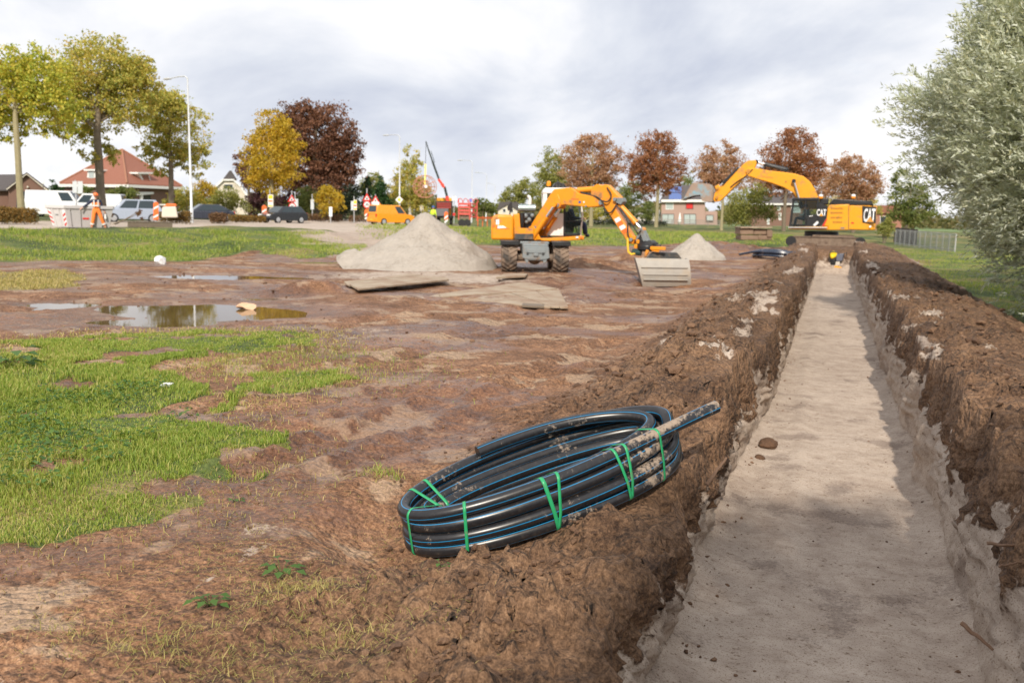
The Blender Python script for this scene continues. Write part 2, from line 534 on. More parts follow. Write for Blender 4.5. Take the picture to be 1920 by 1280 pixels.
fl_l = LW + shift_l - 0.08 + 0.07 * fbm(ys * 0.7, ys * 0 + 31, 3, 25); fl_r = RW + 0.08 * fbm(ys * 0.7, ys * 0 + 37, 3, 26)
X[:, c1:c2] = fl_l[:, None] + (fl_r - fl_l)[:, None] * ((xfl - LW) / (RW - LW))[None, :]
ril, rir = X[:, c0 - 1], X[:, c3]
X[:, c0:c1] = ril[:, None] + (fl_l - ril)[:, None] * (tw[None, :] ** 1.6)
X[:, c2:c3] = fl_r[:, None] + (rir - fl_r)[:, None] * (1 - (1 - tw[None, :]) ** 1.6)
T[:, c0:c1] = tw[None, :]; T[:, c1:c2] = 1.0; T[:, c2:c3] = 1 - tw[None, :]
Zb = base_z(X, Y)
Zb[:, c0:c3] = 0
# trench: floor, then walls between rim and floor
side = np.abs((X[:, c1:c2] - 0.12))
fl = FLOOR_Z + 0.009 * fbm(X[:, c1:c2] * 1.2, Y[:, c1:c2] * 0.5, 3, 41) + 0.11 * sst(0.55, 1.05, side) ** 1.5 + 0.007 * fbm(X[:, c1:c2] * 2.2, Y[:, c1:c2] * 2.2, 4, 42)
fl = fl + 0.02 * sst(0.15, 0.0, np.abs(X[:, c1:c2] + 0.22 + 0.05 * np.sin(Y[:, c1:c2] * 0.5)))
rimL, rimR = Zb[:, c0 - 1].copy(), Zb[:, c3].copy()
Zb[:, c1:c2] = fl * endk[:, None] + (rimL * 0.5 + rimR * 0.5)[:, None] * (1 - endk)[:, None]
zl0, zr0 = Zb[:, c1].copy(), Zb[:, c2 - 1].copy()
Zb[:, c0:c1] = rimL[:, None] + (zl0 - rimL)[:, None] * tw[None, :]
Zb[:, c2:c3] = zr0[:, None] + (rimR - zr0)[:, None] * tw[None, :]
# ---- masks
xd = X + 0.22 * fbm(X * 1.1, Y * 1.1, 3, 81); yd = Y + 0.30 * fbm(X * 1.1, Y * 1.1, 3, 82)
dcam, lcam = cam_frame(X, Y)
pxm = 960 + FPX * lcam / np.maximum(dcam, 0.5)
farf = np.interp(pxm, [-4000, 0, 350, 600, 760, 900, 1100, 1500, 1700, 4000], [29.5, 29.5, 32, 43, 52, 54, 57, 60, 60, 60])
gr = sst(-0.6, 0.6, dcam + 1.2 * fbm(X * 0.5, Y * 0.5, 3, 83) - farf)
near = inside(GRASS_NEAR, xd, yd) & ~inside(GRASS_RUT, xd, yd)
gr = np.maximum(gr, near * (1.0 - 0.8 * sst(0.28, 0.42, fbm(X * 1.1 + 3, Y * 1.1, 3, 109))))
gr = np.maximum(gr, inside(GRASS_SIDE, xd, yd) * 0.9)
gr = np.maximum(gr, inside(GRASS_MID, xd, yd) * 0.95)
edge_r = 3.75 + 0.25 * fbm(Y * 0.4, Y * 0 + 1.1, 3, 64)
gr = np.maximum(gr, sst(-0.15, 0.35, X + 0.15 * fbm(X * 2, Y * 2, 3, 84) - edge_r))
gr = gr * (1 - np.exp(-((X + 1.0) / 6.0) ** 4 - ((Y - 49.0) / 5.0) ** 4))
road = np.maximum(inside(ROAD_LEFT, xd, yd) * 1.0, inside(ROAD_TRACK, X + 1.2 * fbm(X * .3, Y * .3, 3, 91), Y + 2.0 * fbm(X * .3, Y * .3, 3, 92)) * 0.75)
gr = gr * (1 - road)
bank = np.maximum(sst(-3.1, -1.7, X) * (X < 0), sst(4.0, 3.0, X) * (X > 0)) * sst(60, 50, Y)
sand = np.zeros_like(X)
sand[:, c1:c2] = endk[:, None]
stl = fbm(Y * 3.2, Zb * 0.55, 4, 45) ; lo = fbm(Y * 0.6, Zb * 0.5, 2, 46)
wallm = np.zeros_like(X); wallm[:, c0:c1] = 1; wallm[:, c2:c3] = 1
rag = 0.16 * billow(Y * 1.7, Zb * 1.7, 4, 58, 0.7) + 0.10 * lo
rt_ = (X > 0) * 1.0
sw = np.clip(sst(0.16 - 0.12 * rt_, 0.48, stl + 0.5 * lo) * sst(0.0, 0.2, T) * (0.68 + 0.3 * rt_) + sst(0.66 - 0.10 * rt_, 0.80 - 0.08 * rt_, T + rag) + 0.9 * sst(0.42, 0.6, T + rag) * np.exp(-((Y - 3.4) / 1.5) ** 2), 0, 1)
sand = np.maximum(sand, wallm * sw * endk[:, None])
sand = np.maximum(sand, bank * (1 - wallm) * (T < 0.5) * np.where(X < 0, sst(6.5, 9.0, Y), 1.0) * sst(0.50, 0.72, fbm(X * 1.1, Y * 0.7, 4, 47) + 0.45 * np.exp(-((np.abs(X) - 1.05) / 0.3) ** 2)) * 0.62)
sand = np.maximum(sand, (X < -3) * sst(0.62, 0.85, fbm(X * 0.5, Y * 0.5, 4, 48)) * 0.45)
spc = G(800, 520); smat = G(1000, 560)
sand = np.maximum(sand, 0.8 * np.exp(-(((X - spc.x) / 3.6) ** 2 + ((Y - spc.y) / 2.6) ** 2) ** 2))
sand = np.maximum(sand, 0.45 * np.exp(-(((X - smat.x) / 2.6) ** 2 + ((Y - smat.y) / 1.8) ** 2) ** 2) * (fbm(X * 1.5, Y * 1.5, 3, 49) > -0.1))
wet = sst(-0.15, 0.45, fbm(X * 0.22, Y * 0.4, 4, 51)) * (1 - bank)
for (qx, qy, a, b, dp) in PUD:
    dx, dy = X - qx, Y - qy
    lx, ly = dx * cY + dy * sY, -dx * sY + dy * cY
    wet = np.maximum(wet, np.exp(-((lx / (a * 1.5)) ** 2 + (ly / (b * 1.7)) ** 2)))
# ---- relief
open_soil = (1 - wallm) * (T < 0.5)
open_f = (1 - bank) * (1 - wallm) * (T < 0.5)
fade = sst(70, 25, dcam)
clod = billow(X * 1.6, Y * 1.6, 4, 31, 0.6)
fine = billow(X * 6.5, Y * 6.5, 3, 35, 0.7)
amp_b = bank * (T < 0.5) * (1 - wallm)
nearrim = np.exp(-((np.abs(X) - 1.2) / 0.5) ** 2) * amp_b
wx1, wy1 = X + 0.10 * fbm(X * 4, Y * 4, 2, 131), Y + 0.10 * fbm(X * 4, Y * 4, 2, 132)
lumpy = sst(-0.25, 0.5, fbm(X * 0.9, Y * 0.9, 3, 133))
nb_ = 1 + 0.30 * sst(11, 6, Y)
Zb += amp_b * nb_ * (0.036 * clod + (0.016 + 0.030 * lumpy) * billow(wx1 * 7.0, wy1 * 7.0, 3, 35, 0.75) + (0.02 + 0.035 * lumpy) * billow(wx1 * 3.1, wy1 * 3.1, 3, 33, 0.6)) + nearrim * 0.05 * billow(wx1 * 2.3, wy1 * 2.3, 3, 37)
Zb -= amp_b * 0.13 * sst(7.2, 5.4, Y) * (X < 0)
rough_f = sst(-0.1, 0.5, fbm(X * 0.35, Y * 0.6, 3, 38))
pudk = np.zeros_like(X)
for (qx, qy, a, b, dp) in PUD:
    dx, dy = X - qx, Y - qy
    lx, ly = dx * cY + dy * sY, -dx * sY + dy * cY
    pudk = np.maximum(pudk, np.exp(-((lx / (a * 1.1)) ** 2 + (ly / (b * 1.1)) ** 2) ** 2))
calm = 1 - 0.75 * pudk
wx2, wy2 = X + 0.15 * fbm(X * 2.5, Y * 2.5, 2, 135), Y + 0.15 * fbm(X * 2.5, Y * 2.5, 2, 136)
Zb += open_f * (1 - road) * calm * (0.016 * fbm(X * 0.8, Y * 1.1, 3, 32) + (0.002 + 0.009 * rough_f) * billow(wx2 * 2.6, wy2 * 3.0, 2, 34, 0.6) + (0.004 + 0.015 * rough_f) * billow(wx2 * 8, wy2 * 8, 3, 35, 0.75)) * (0.4 + 0.6 * fade)
# wheel ruts pressed into the mud
def rut(pts, width, depth):
    global Zb
    P = [G(a, b) for a, b in pts]
    dist = np.full(X.shape, 9.0); along = np.zeros(X.shape); acc = 0.0; sgn = np.zeros(X.shape)
    for a, b in zip(P[:-1], P[1:]):
        ax, ay, bx, by = a.x, a.y, b.x, b.y
        t = np.clip(((X - ax) * (bx - ax) + (Y - ay) * (by - ay)) / ((bx - ax) ** 2 + (by - ay) ** 2), 0, 1)
        seg_l = math.hypot(bx - ax, by - ay)
        dn = np.hypot(X - ax - t * (bx - ax), Y - ay - t * (by - ay)); k = dn < dist
        dist = np.where(k, dn, dist); along = np.where(k, acc + t * seg_l, along); acc += seg_l
    dist = dist + 0.06 * fbm(X * 2, Y * 2, 2, 39)
    Zb = Zb + open_f * depth * 0.6 * (-np.exp(-(dist / width) ** 4) + 0.5 * np.exp(-((dist - width * 1.35) / (width * 0.35)) ** 2))
    lug = np.sin((along + 0.55 * dist) * 2 * math.pi / 0.24)
    Zb = Zb + open_f * 0.018 * sst(-0.2, 0.5, lug) * sst(width * 1.05, width * 0.8, dist) * sst(0.0, 0.02, dist)
for pts, w, dp in [([(430, 900), (560, 860), (760, 790), (960, 740), (1150, 640)], 0.22, 0.09), ([(600, 905), (760, 850), (960, 770), (1180, 690)], 0.20, 0.05),
                   ([(380, 770), (480, 765), (640, 690), (820, 655), (1050, 600)], 0.24, 0.06), ([(180, 625), (420, 610), (700, 600), (1000, 590), (1200, 545)], 0.28, 0.06),
                   ([(0, 585), (220, 560), (500, 540), (640, 530)], 0.28, 0.05), ([(950, 520), (900, 540), (760, 580), (560, 640), (300, 700)], 0.26, 0.06),
                   ([(1060, 520), (1030, 560), (900, 620), (700, 690), (420, 700)], 0.26, 0.06), ([(1070, 490), (1200, 478), (1330, 480)], 0.4, 0.06)]:
    rut(pts, w, dp)
# walls: crumbling face with vertical scrape marks
amp_w = wallm * np.sin(np.pi * np.clip(T, 0, 1)) ** 0.5 * endk[:, None]
wn_ = 0.065 * fbm(Y * 2.4, Zb * 1.1, 4, 43, 0.6) + 0.042 * billow(Y * 4.0 + 0.4 * Zb, Zb * 4.0, 4, 44, 0.75)
X[:, c0:c1] += (amp_w * wn_)[:, c0:c1]
X[:, c2:c3] -= (amp_w * wn_)[:, c2:c3]
Zb[:, c1:c2] += (0.003 + 0.010 * sst(0.4, 0.8, np.abs(X[:, c1:c2] - 0.12))) * fbm(X[:, c1:c2] * 9, Y[:, c1:c2] * 9, 3, 36, 0.7)
# where the coil of pipe lies the ground is pressed down under it
dxc, dyc = X - cc.x, Y - cc.y
MND = G(1130, 980, 0.1)
n2d = math.hypot(ea.x, ea.y); ux, uy = ea.x / n2d, ea.y / n2d
qa = (dxc * ux + dyc * uy) / (A_ * n2d); qb = (-dxc * uy + dyc * ux) / B_
plane = cc.z - (en.x * dxc + en.y * dyc) / en.z - 0.20 + 0.075 * sst(0.2, -0.9, qa) - 0.06 * sst(0.2, -0.6, qb)
ro = np.hypot(qa, qb)
rp_ = np.hypot(qa, qb * B_ / 0.62)
press = sst(1.75, 1.10, rp_) * open_soil * (1 - 0.9 * np.exp(-((X - MND.x) / 0.3) ** 2 - ((Y - MND.y) / 0.24) ** 2))
lift = sst(1.25, 0.9, ro) * open_soil
lowered = np.minimum(Zb, plane + 0.012 * fine)
Zb = Zb * (1 - press) + lowered * press
Zb = np.where(lift > 0, Zb + lift * np.clip(plane - 0.02 + 0.02 * clod - Zb, 0, 0.30), Zb)
V = np.stack([X, Y, Zb], -1).reshape(-1, 3)
idx = np.arange(ny * ncol).reshape(ny, ncol)
Q = np.stack([idx[:-1, :-1], idx[:-1, 1:], idx[1:, 1:], idx[1:, :-1]], -1).reshape(-1, 4)
SITE_GRID = (X, Y, Zb)
site_me = mesh_np('site_ground', V, Q)
dry = np.clip(0.5 + 0.8 * fbm(X * 0.5, Y * 0.5, 3, 95), 0, 1)
dry = np.where(inside(GRASS_SIDE, xd, yd), 1.0, dry)
dband = np.exp(-((dcam - 96 - 4 * fbm(X * .05, Y * .05, 2, 97)) / 6) ** 2) * (pxm > 1000)
dry = np.maximum(dry, dband)
add_attr(site_me, 'mask', np.stack([gr, sand, wet, road], -1).reshape(-1, 4))
add_attr(site_me, 'mask2', np.stack([dry, wallm, bank, T], -1).reshape(-1, 4))

def ground_material():
    m, n, l, out = new_mat('site_soil')
    b = n.new('ShaderNodeBsdfPrincipled')
    g = n.new('ShaderNodeNewGeometry').outputs['Position']
    a1 = nd(n, 'ShaderNodeVertexColor', layer_name='mask'); a2 = nd(n, 'ShaderNodeVertexColor', layer_name='mask2')
    s1 = n.new('ShaderNodeSeparateColor'); l.new(a1.outputs['Color'], s1.inputs[0])
    s2 = n.new('ShaderNodeSeparateColor'); l.new(a2.outputs['Color'], s2.inputs[0])
    grass, sand, wet, roadm = s1.outputs[0], s1.outputs[1], s1.outputs[2], a1.outputs['Alpha']
    dry, wall, bank = s2.outputs[0], s2.outputs[1], s2.outputs[2]
    n1 = noise(n, l, g, 0.7, 5, 0.6); n2 = noise(n, l, g, 5.0, 4, 0.62); n3 = noise(n, l, g, 34.0, 2, 0.6); n4 = noise(n, l, g, 110.0, 0, 0.5)
    f = fmath(n, l, 'ADD', fmath(n, l, 'MULTIPLY', n1, 0.34), fmath(n, l, 'ADD', fmath(n, l, 'MULTIPLY', n2, 0.30), fmath(n, l, 'ADD', fmath(n, l, 'MULTIPLY', n3, 0.26), fmath(n, l, 'MULTIPLY', fmath(n, l, 'SUBTRACT', n4, 0.3), 0.10))))
    mud = ramp(n, l, f, [(0.36, (0.087, 0.041, 0.021)), (0.45, (0.187, 0.093, 0.048)), (0.51, (0.270, 0.141, 0.076)), (0.57, (0.375, 0.213, 0.119)), (0.66, (0.526, 0.328, 0.197))])
    bankc = ramp(n, l, f, [(0.36, (0.049, 0.025, 0.014)), (0.46, (0.127, 0.070, 0.038)), (0.54, (0.201, 0.115, 0.064)), (0.66, (0.315, 0.196, 0.117))])
    pale = ramp(n, l, fmath(n, l, 'ADD', fmath(n, l, 'MULTIPLY', noise(n, l, g, 1.15, 5, 0.55), 0.8), fmath(n, l, 'MULTIPLY', n2, 0.2)), [(0.535, (0, 0, 0)), (0.575, (0.8, 0.8, 0.8))])
    mud = mixc(n, l, pale, mud, mixc(n, l, n3, (0.31, 0.205, 0.132), (0.43, 0.312, 0.215)))
    c = mixc(n, l, bank, mud, bankc)
    c = mixc(n, l, 1.0, c, ramp(n, l, fmath(n, l, 'ADD', fmath(n, l, 'MULTIPLY', n3, 0.6), fmath(n, l, 'MULTIPLY', n4, 0.4)), [(0.36, (0.80, 0.79, 0.78)), (0.5, (1.0, 1.0, 1.0)), (0.64, (1.13, 1.13, 1.13))]), 'MULTIPLY')
    wetk = fmath(n, l, 'MULTIPLY', ramp(n, l, fmath(n, l, 'ADD', fmath(n, l, 'MULTIPLY', wet, 0.6), fmath(n, l, 'MULTIPLY', n2, 0.6)), [(0.42, (0, 0, 0)), (0.64, (1, 1, 1))]), fmath(n, l, 'SUBTRACT', 1.0, bank, True))
    c = mixc(n, l, wetk, c, mixc(n, l, 1.0, c, (0.72, 0.66, 0.64), 'MULTIPLY'))
    sandc = ramp(n, l, fmath(n, l, 'ADD', fmath(n, l, 'MULTIPLY', n2, 0.5), fmath(n, l, 'MULTIPLY', n1, 0.5)), [(0.36, (0.334, 0.262, 0.210)), (0.5, (0.429, 0.350, 0.286)), (0.64, (0.506, 0.421, 0.349))])
    spk = ramp(n, l, n4, [(0.62, (1, 1, 1)), (0.74, (0.62, 0.57, 0.52))])
    sandc = mixc(n, l, 1.0, sandc, spk, 'MULTIPLY')
    st = n.new('ShaderNodeMapping'); st.inputs['Scale'].default_value = (3.0, 6, 6); l.new(g, st.inputs[0])
    sk = ramp(n, l, noise(n, l, st.outputs[0], 1.6, 6, 0.7), [(0.34, (0.72, 0.67, 0.62)), (0.48, (1, 1, 1))])
    sandc = mixc(n, l, 0.35, sandc, sk, 'MULTIPLY')
    cm = n.new('ShaderNodeMapping'); cm.inputs['Scale'].default_value = (2.6, 6.5, 3); l.new(g, cm.inputs[0])
    ck = fmath(n, l, 'ABSOLUTE', fmath(n, l, 'SUBTRACT', noise(n, l, cm.outputs[0], 1.3, 6, 0.58), 0.5))
    sandc = mixc(n, l, 0.5, sandc, ramp(n, l, ck, [(0.0, (0.66, 0.61, 0.57)), (0.016, (0.94, 0.93, 0.92)), (0.05, (1, 1, 1))]), 'MULTIPLY')
    damp = ramp(n, l, fmath(n, l, 'ADD', fmath(n, l, 'MULTIPLY', noise(n, l, g, 1.7, 4, 0.5), 0.8), fmath(n, l, 'MULTIPLY', n3, 0.2)), [(0.57, (1, 1, 1)), (0.625, (0.70, 0.68, 0.68))])
    sandc = mixc(n, l, 1.0, sandc, damp, 'MULTIPLY')
    crumb = ramp(n, l, noise(n, l, g, 22, 3, 0.6), [(0.62, (1, 1, 1)), (0.70, (0.50, 0.43, 0.37))])
    sandc = mixc(n, l, 1.0, sandc, crumb, 'MULTIPLY')
    sm = ramp(n, l, fmath(n, l, 'ADD', sand, fmath(n, l, 'ADD', fmath(n, l, 'MULTIPLY', fmath(n, l, 'SUBTRACT', n2, 0.5), 0.9), fmath(n, l, 'MULTIPLY', fmath(n, l, 'SUBTRACT', n3, 0.5), 0.8))), [(0.36, (0, 0, 0)), (0.64, (1, 1, 1))])
    c = mixc(n, l, sm, c, sandc)
    roadc = ramp(n, l, f, [(0.35, (0.36, 0.29, 0.235)), (0.6, (0.52, 0.44, 0.37))])
    c = mixc(n, l, roadm, c, roadc)
    gc = ramp(n, l, fmath(n, l, 'ADD', fmath(n, l, 'MULTIPLY', n2, 0.55), fmath(n, l, 'MULTIPLY', dry, 0.45)), [(0.25, (0.055, 0.080, 0.022)), (0.5, (0.11, 0.14, 0.036)), (0.66, (0.21, 0.18, 0.06)), (0.82, (0.28, 0.20, 0.10))])
    gs = ramp(n, l, n3, [(0.30, (0.55, 0.6, 0.55)), (0.65, (1.15, 1.15, 1.1))])
    gc = mixc(n, l, 1.0, gc, gs, 'MULTIPLY')
    gm = ramp(n, l, fmath(n, l, 'ADD', grass, fmath(n, l, 'MULTIPLY', fmath(n, l, 'SUBTRACT', n2, 0.5), 0.8)), [(0.42, (0, 0, 0)), (0.62, (1, 1, 1))])
    c = mixc(n, l, gm, c, gc)
    l.new(c, b.inputs['Base Color'])
    rg = mixc(n, l, wetk, (0.88, 0.88, 0.88), ramp(n, l, n2, [(0.35, (0.22,) * 3), (0.6, (0.5,) * 3)]))
    rg = mixc(n, l, sm, rg, (0.95, 0.95, 0.95)); rg = mixc(n, l, gm, rg, (0.9, 0.9, 0.9)); rg = mixc(n, l, roadm, rg, (0.9, 0.9, 0.9))
    l.new(rg, b.inputs['Roughness'])
    b.inputs['Specular IOR Level'].default_value = 0.4
    wv = n.new('ShaderNodeVectorMath'); wv.operation = 'ADD'; l.new(g, wv.inputs[0])
    ws = n.new('ShaderNodeVectorMath'); ws.operation = 'SCALE'; ws.inputs['Scale'].default_value = 0.035
    wnz = nd(n, 'ShaderNodeTexNoise', Scale=9.0, Detail=4); l.new(g, wnz.inputs['Vector']); l.new(wnz.outputs['Color'], ws.inputs[0]); l.new(ws.outputs[0], wv.inputs[1])
    def lumps(sc):
        v = nd(n, 'ShaderNodeTexVoronoi', Scale=sc); l.new(wv.outputs[0], v.inputs['Vector'])
        return fmath(n, l, 'SUBTRACT', 1.0, v.outputs['Distance'])
    soil_h = fmath(n, l, 'ADD', fmath(n, l, 'MULTIPLY', lumps(9.0), 0.42), fmath(n, l, 'MULTIPLY', lumps(23.0), 0.20))
    soil_h = fmath(n, l, 'MULTIPLY', soil_h, fmath(n, l, 'SUBTRACT', 1.0, fmath(n, l, 'MULTIPLY', sm, 0.8)))
    hgt = fmath(n, l, 'ADD', fmath(n, l, 'ADD', soil_h, fmath(n, l, 'MULTIPLY', n2, 0.35)), fmath(n, l, 'ADD', fmath(n, l, 'MULTIPLY', n3, 0.13), fmath(n, l, 'MULTIPLY', n4, 0.02)))
    bs = fmath(n, l, 'SUBTRACT', 0.95, fmath(n, l, 'MULTIPLY', wetk, 0.45))
    bs = fmath(n, l, 'MULTIPLY', bs, fmath(n, l, 'SUBTRACT', 1.0, fmath(n, l, 'MULTIPLY', sm, 0.62)))
    bp = nd(n, 'ShaderNodeBump', Distance=0.11); l.new(bs, bp.inputs['Strength']); l.new(hgt, bp.inputs['Height'])
    l.new(bp.outputs[0], b.inputs['Normal'])
    l.new(b.outputs[0], out.inputs[0])
    return m
M_SOIL = ground_material()
site = link('ground', site_me, M_SOIL, None, True)
tag(site, kind='structure')
# a flat sheet carries the ground on to the horizon
M_FAR = paint('far_meadow', (0.13, 0.19, 0.06), 0.9, var=0.4, sc=0.03, dirt=0.3, dirt_col=(0.2, 0.17, 0.08), dirt_sc=0.02)
hb = MB(); hb.add([(-1500, -300, -1.6), (1500, -300, -1.6), (1500, 2000, -1.6), (-1500, 2000, -1.6)], [(0, 1, 2, 3)])
fg = hb.build('far_ground', M_FAR, smooth=False); tag(fg, kind='structure')
fm = MB()
fm.add([(-900, 168, 0.35), (900, 168, 0.35), (900, 1500, 0.35), (-900, 1500, 0.35)], [(0, 1, 2, 3)])
fm.add([(-900, 20, 0.60), (-128, 20, 0.70), (-128, 170, 0.66), (-900, 170, 0.36)], [(0, 1, 2, 3)])
fm.add([(88, 20, 0.05), (900, 20, 0.05), (900, 170, 0.35), (88, 170, 0.35)], [(0, 1, 2, 3)])
tag(fm.build('meadow', M_FAR, smooth=False), kind='structure')

# ---- standing water in the hollows
def water_material():
    m, n, l, out = new_mat('puddle_water')
    b = nd(n, 'ShaderNodeBsdfPrincipled', Base_Color=(0.115, 0.075, 0.028, 1), Roughness=0.02, IOR=1.33)
    g = n.new('ShaderNodeNewGeometry').outputs['Position']
    bp = nd(n, 'ShaderNodeBump', Strength=0.04, Distance=0.01)
    l.new(noise(n, l, g, 9.0, 2), bp.inputs['Height']); l.new(bp.outputs[0], b.inputs['Normal'])
    l.new(b.outputs[0], out.inputs[0])
    return m
M_WATER = water_material()
for iq, (qx, qy, a, b, dp) in enumerate(PUD[:8]):
    w = MB()
    ring = []
    for k in range(40):
        t = 2 * math.pi * k / 40
        lx, ly = 1.75 * a * math.cos(t), 1.75 * b * math.sin(t)
        ring.append((qx + lx * cY - ly * sY, qy + lx * sY + ly * cY, WATER_Z - 0.004 * iq))
    w.add(ring, [tuple(range(40))])
    tag(w.build('puddle', M_WATER, smooth=False), kind='structure')
# ================================================================ materials of the machines
YEL = paint('excavator_orange_paint', (0.80, 0.285, 0.008), 0.42, var=0.12, dirt=0.24, dirt_sc=2.2, coat=0.1)
CYEL = paint('excavator_yellow_paint', (0.80, 0.33, 0.008), 0.40, var=0.10, dirt=0.16, dirt_sc=1.6, coat=0.1)
BLK = paint('black_paint', (0.014, 0.014, 0.016), 0.42, var=0.3)
DGREY = paint('dark_grey_steel', (0.05, 0.053, 0.055), 0.5, metal=0.2, dirt=0.25)
GREY = paint('grey_chassis_paint', (0.20, 0.225, 0.235), 0.5, dirt=0.28)
WHT = paint('white_paint', (0.74, 0.74, 0.73), 0.4, var=0.05, dirt=0.06)
CHROME = paint('chrome_rod', (0.75, 0.76, 0.78), 0.16, metal=1.0, var=0.05)
RUBBER = paint('muddy_tyre_rubber', (0.045, 0.04, 0.037), 0.85, var=0.3, dirt=0.62, dirt_col=(0.23, 0.165, 0.12), dirt_sc=2.4, bump=0.5)
MUDSTEEL = paint('mud_caked_steel', (0.20, 0.145, 0.105), 0.9, var=0.35, sc=5, dirt=0.35, dirt_col=(0.11, 0.07, 0.05), bump=0.7)
SANDSTEEL = paint('sand_worn_bucket_steel', (0.36, 0.335, 0.30), 0.7, var=0.18, sc=4, dirt=0.25, dirt_col=(0.40, 0.34, 0.27), dirt_sc=2.5, bump=0.3)
HOSE = paint('black_rubber_hose', (0.016, 0.015, 0.015), 0.55)
GLS = glass('cab_glass', (0.72, 0.80, 0.80), 0.10)
AMBER = paint('amber_lens', (0.9, 0.30, 0.02), 0.2, var=0.05)
ORANGE = paint('signal_orange', (0.85, 0.16, 0.03), 0.45, var=0.06)
RED = paint('signal_red', (0.62, 0.03, 0.025), 0.4, var=0.06)
WHITE_S = paint('sign_white', (0.82, 0.82, 0.82), 0.4, var=0.03)
SKIN = paint('skin', (0.52, 0.30, 0.21), 0.6, var=0.08)
NAVY = paint('navy_cloth', (0.02, 0.026, 0.06), 0.85, var=0.25)
HIVIS = paint('orange_cloth', (0.95, 0.24, 0.045), 0.8, var=0.10)
LIME = paint('lime_cloth', (0.62, 0.90, 0.06), 0.8, var=0.08)
REFLECT = paint('reflective_band', (0.78, 0.78, 0.76), 0.4, var=0.05)
SEATM = paint('dark_seat_fabric', (0.03, 0.03, 0.035), 0.8)
BLUE = paint('blue_paint', (0.02, 0.10, 0.35), 0.45)

def hoses(root, name, M, paths, r=0.022):
    for p in paths:
        h = MB(M); q = []
        for i in range(len(p) - 1):
            a, b = Vector(p[i]), Vector(p[i + 1])
            for k in range(5): q.append(a.lerp(b, k / 5))
        q.append(Vector(p[-1]))
        for _ in range(4):
            q = [q[0]] + [(q[i - 1] + q[i] * 2 + q[i + 1]) / 4 for i in range(1, len(q) - 1)] + [q[-1]]
        h.tube(q, r, 6)
        h.build(name, HOSE, root)
def cylinder(root, a, b, r, M, m, split=0.6, part='hydraulic_cylinder'):
    a, b = Vector(a), Vector(b)
    c = a.lerp(b, split)
    h = MB(M); h.cyl(a, c, r, n=14); h.cyl(a.lerp(c, 0.93), c, r * 1.18, n=14)
    h.ball(a, r * 1.1, 10, 6)
    o = h.build(part, m, root)
    h = MB(M); h.cyl(c, b, r * 0.55, n=12)
    h.build('piston_rod', CHROME, o)
    h = MB(M); d = Vector((0, 1, 0)); h.cyl(b - d * r * 1.3, b + d * r * 1.3, r * 1.0, n=12)
    h.build('rod_eye', m, o)

# ================================================================ wheeled excavator
WX = ground_pt(1004, 29.6)
WX.z = G(1004, 509).z - 0.02
WXR = YAW + R(1.0)
wx = thing('wheeled_excavator', 'orange wheeled excavator with white cab, facing the camera beside the large sand heap', 'excavator', WX, WXR)
F = Frame(WX, WXR)
def tyre_mesh():
    t = MB()
    prof = [(0.33, -0.22), (0.46, -0.265), (0.52, -0.255), (0.535, -0.2), (0.54, 0), (0.535, 0.2), (0.52, 0.255), (0.46, 0.265), (0.33, 0.22)]
    t.lathe(prof, (0, 0, 0), 'X', 36, True)
    for k in range(22):                     # chevron lugs
        for s in (-1, 1):
            a = 2 * math.pi * (k + (0.5 if s > 0 else 0)) / 22
            def P(u, da, rr): return Vector((u, rr * math.cos(a + da), rr * math.sin(a + da)))
            vs = []
            for rr in (0.52, 0.578):
                vs += [P(0.02 * s, 0.10, rr), P(0.02 * s, 0.19, rr), P(0.26 * s, -0.08, rr * (1 if rr < .55 else .985)), P(0.26 * s, -0.17, rr * (1 if rr < .55 else .985))]
            t.add(vs, [(0, 1, 2, 3), (4, 5, 6, 7), (0, 1, 5, 4), (1, 2, 6, 5), (2, 3, 7, 6), (3, 0, 4, 7)])
    return t
tm = None
for (x, y) in ((-0.86, 0), (0.86, 0), (-0.86, 2.6), (0.86, 2.6)):
    if tm is None:
        w = tyre_mesh().build('wheel', RUBBER, wx); tm = w.data
        r_ = MB(); r_.lathe([(0.05, -0.16), (0.30, -0.14), (0.335, -0.2), (0.335, 0.2), (0.30, 0.14), (0.05, 0.16)], (0, 0, 0), 'X', 24)
        rim = r_.build('rim', GREY, w); rm_ = rim.data
    else:
        w = link('wheel', tm, None, wx); link('rim', rm_, None, w)
    w.location = (x, y, 0.545)
m = MB(); m.box((0, 1.3, 0.83), (0.86, 3.3, 0.36)); m.box((0, 1.3, 1.02), (1.0, 2.0, 0.10)); m.build('chassis', GREY, wx, 0.03)
m = MB(); m.prism([(-0.44, 0.56), (-0.40, 0.92), (0.44, 0.92), (0.48, 0.56), (0.36, 0.50), (-0.32, 0.50)], -0.52, -0.42)
m.prism([(-0.36, 0.50), (-0.30, 0.38), (-0.24, 0.38), (-0.22, 0.47), (0.26, 0.47), (0.28, 0.38), (0.34, 0.38), (0.40, 0.50)], -0.50, -0.44)
m.box((0.02, -0.535, 0.78), (0.62, 0.03, 0.14)); m.box((0.02, -0.55, 0.66), (0.16, 0.05, 0.10)); m.build('front_panel', GREY, wx, 0.015)
for s in (-1, 1):
    m = MB(); m.box((s * 0.26, -0.53, 0.70), (0.07, 0.05, 0.09)); m.build('hinge_bracket', DGREY, wx, 0.01)
for y in (0, 2.6):
    m = MB(); m.cyl((-0.66, y, 0.54), (0.66, y, 0.54), 0.13, n=14); m.ball((0, y, 0.54), 0.24, 14, 10); m.box((0, y, 0.66), (0.5, 0.3, 0.12)); m.build('axle', MUDSTEEL, wx)
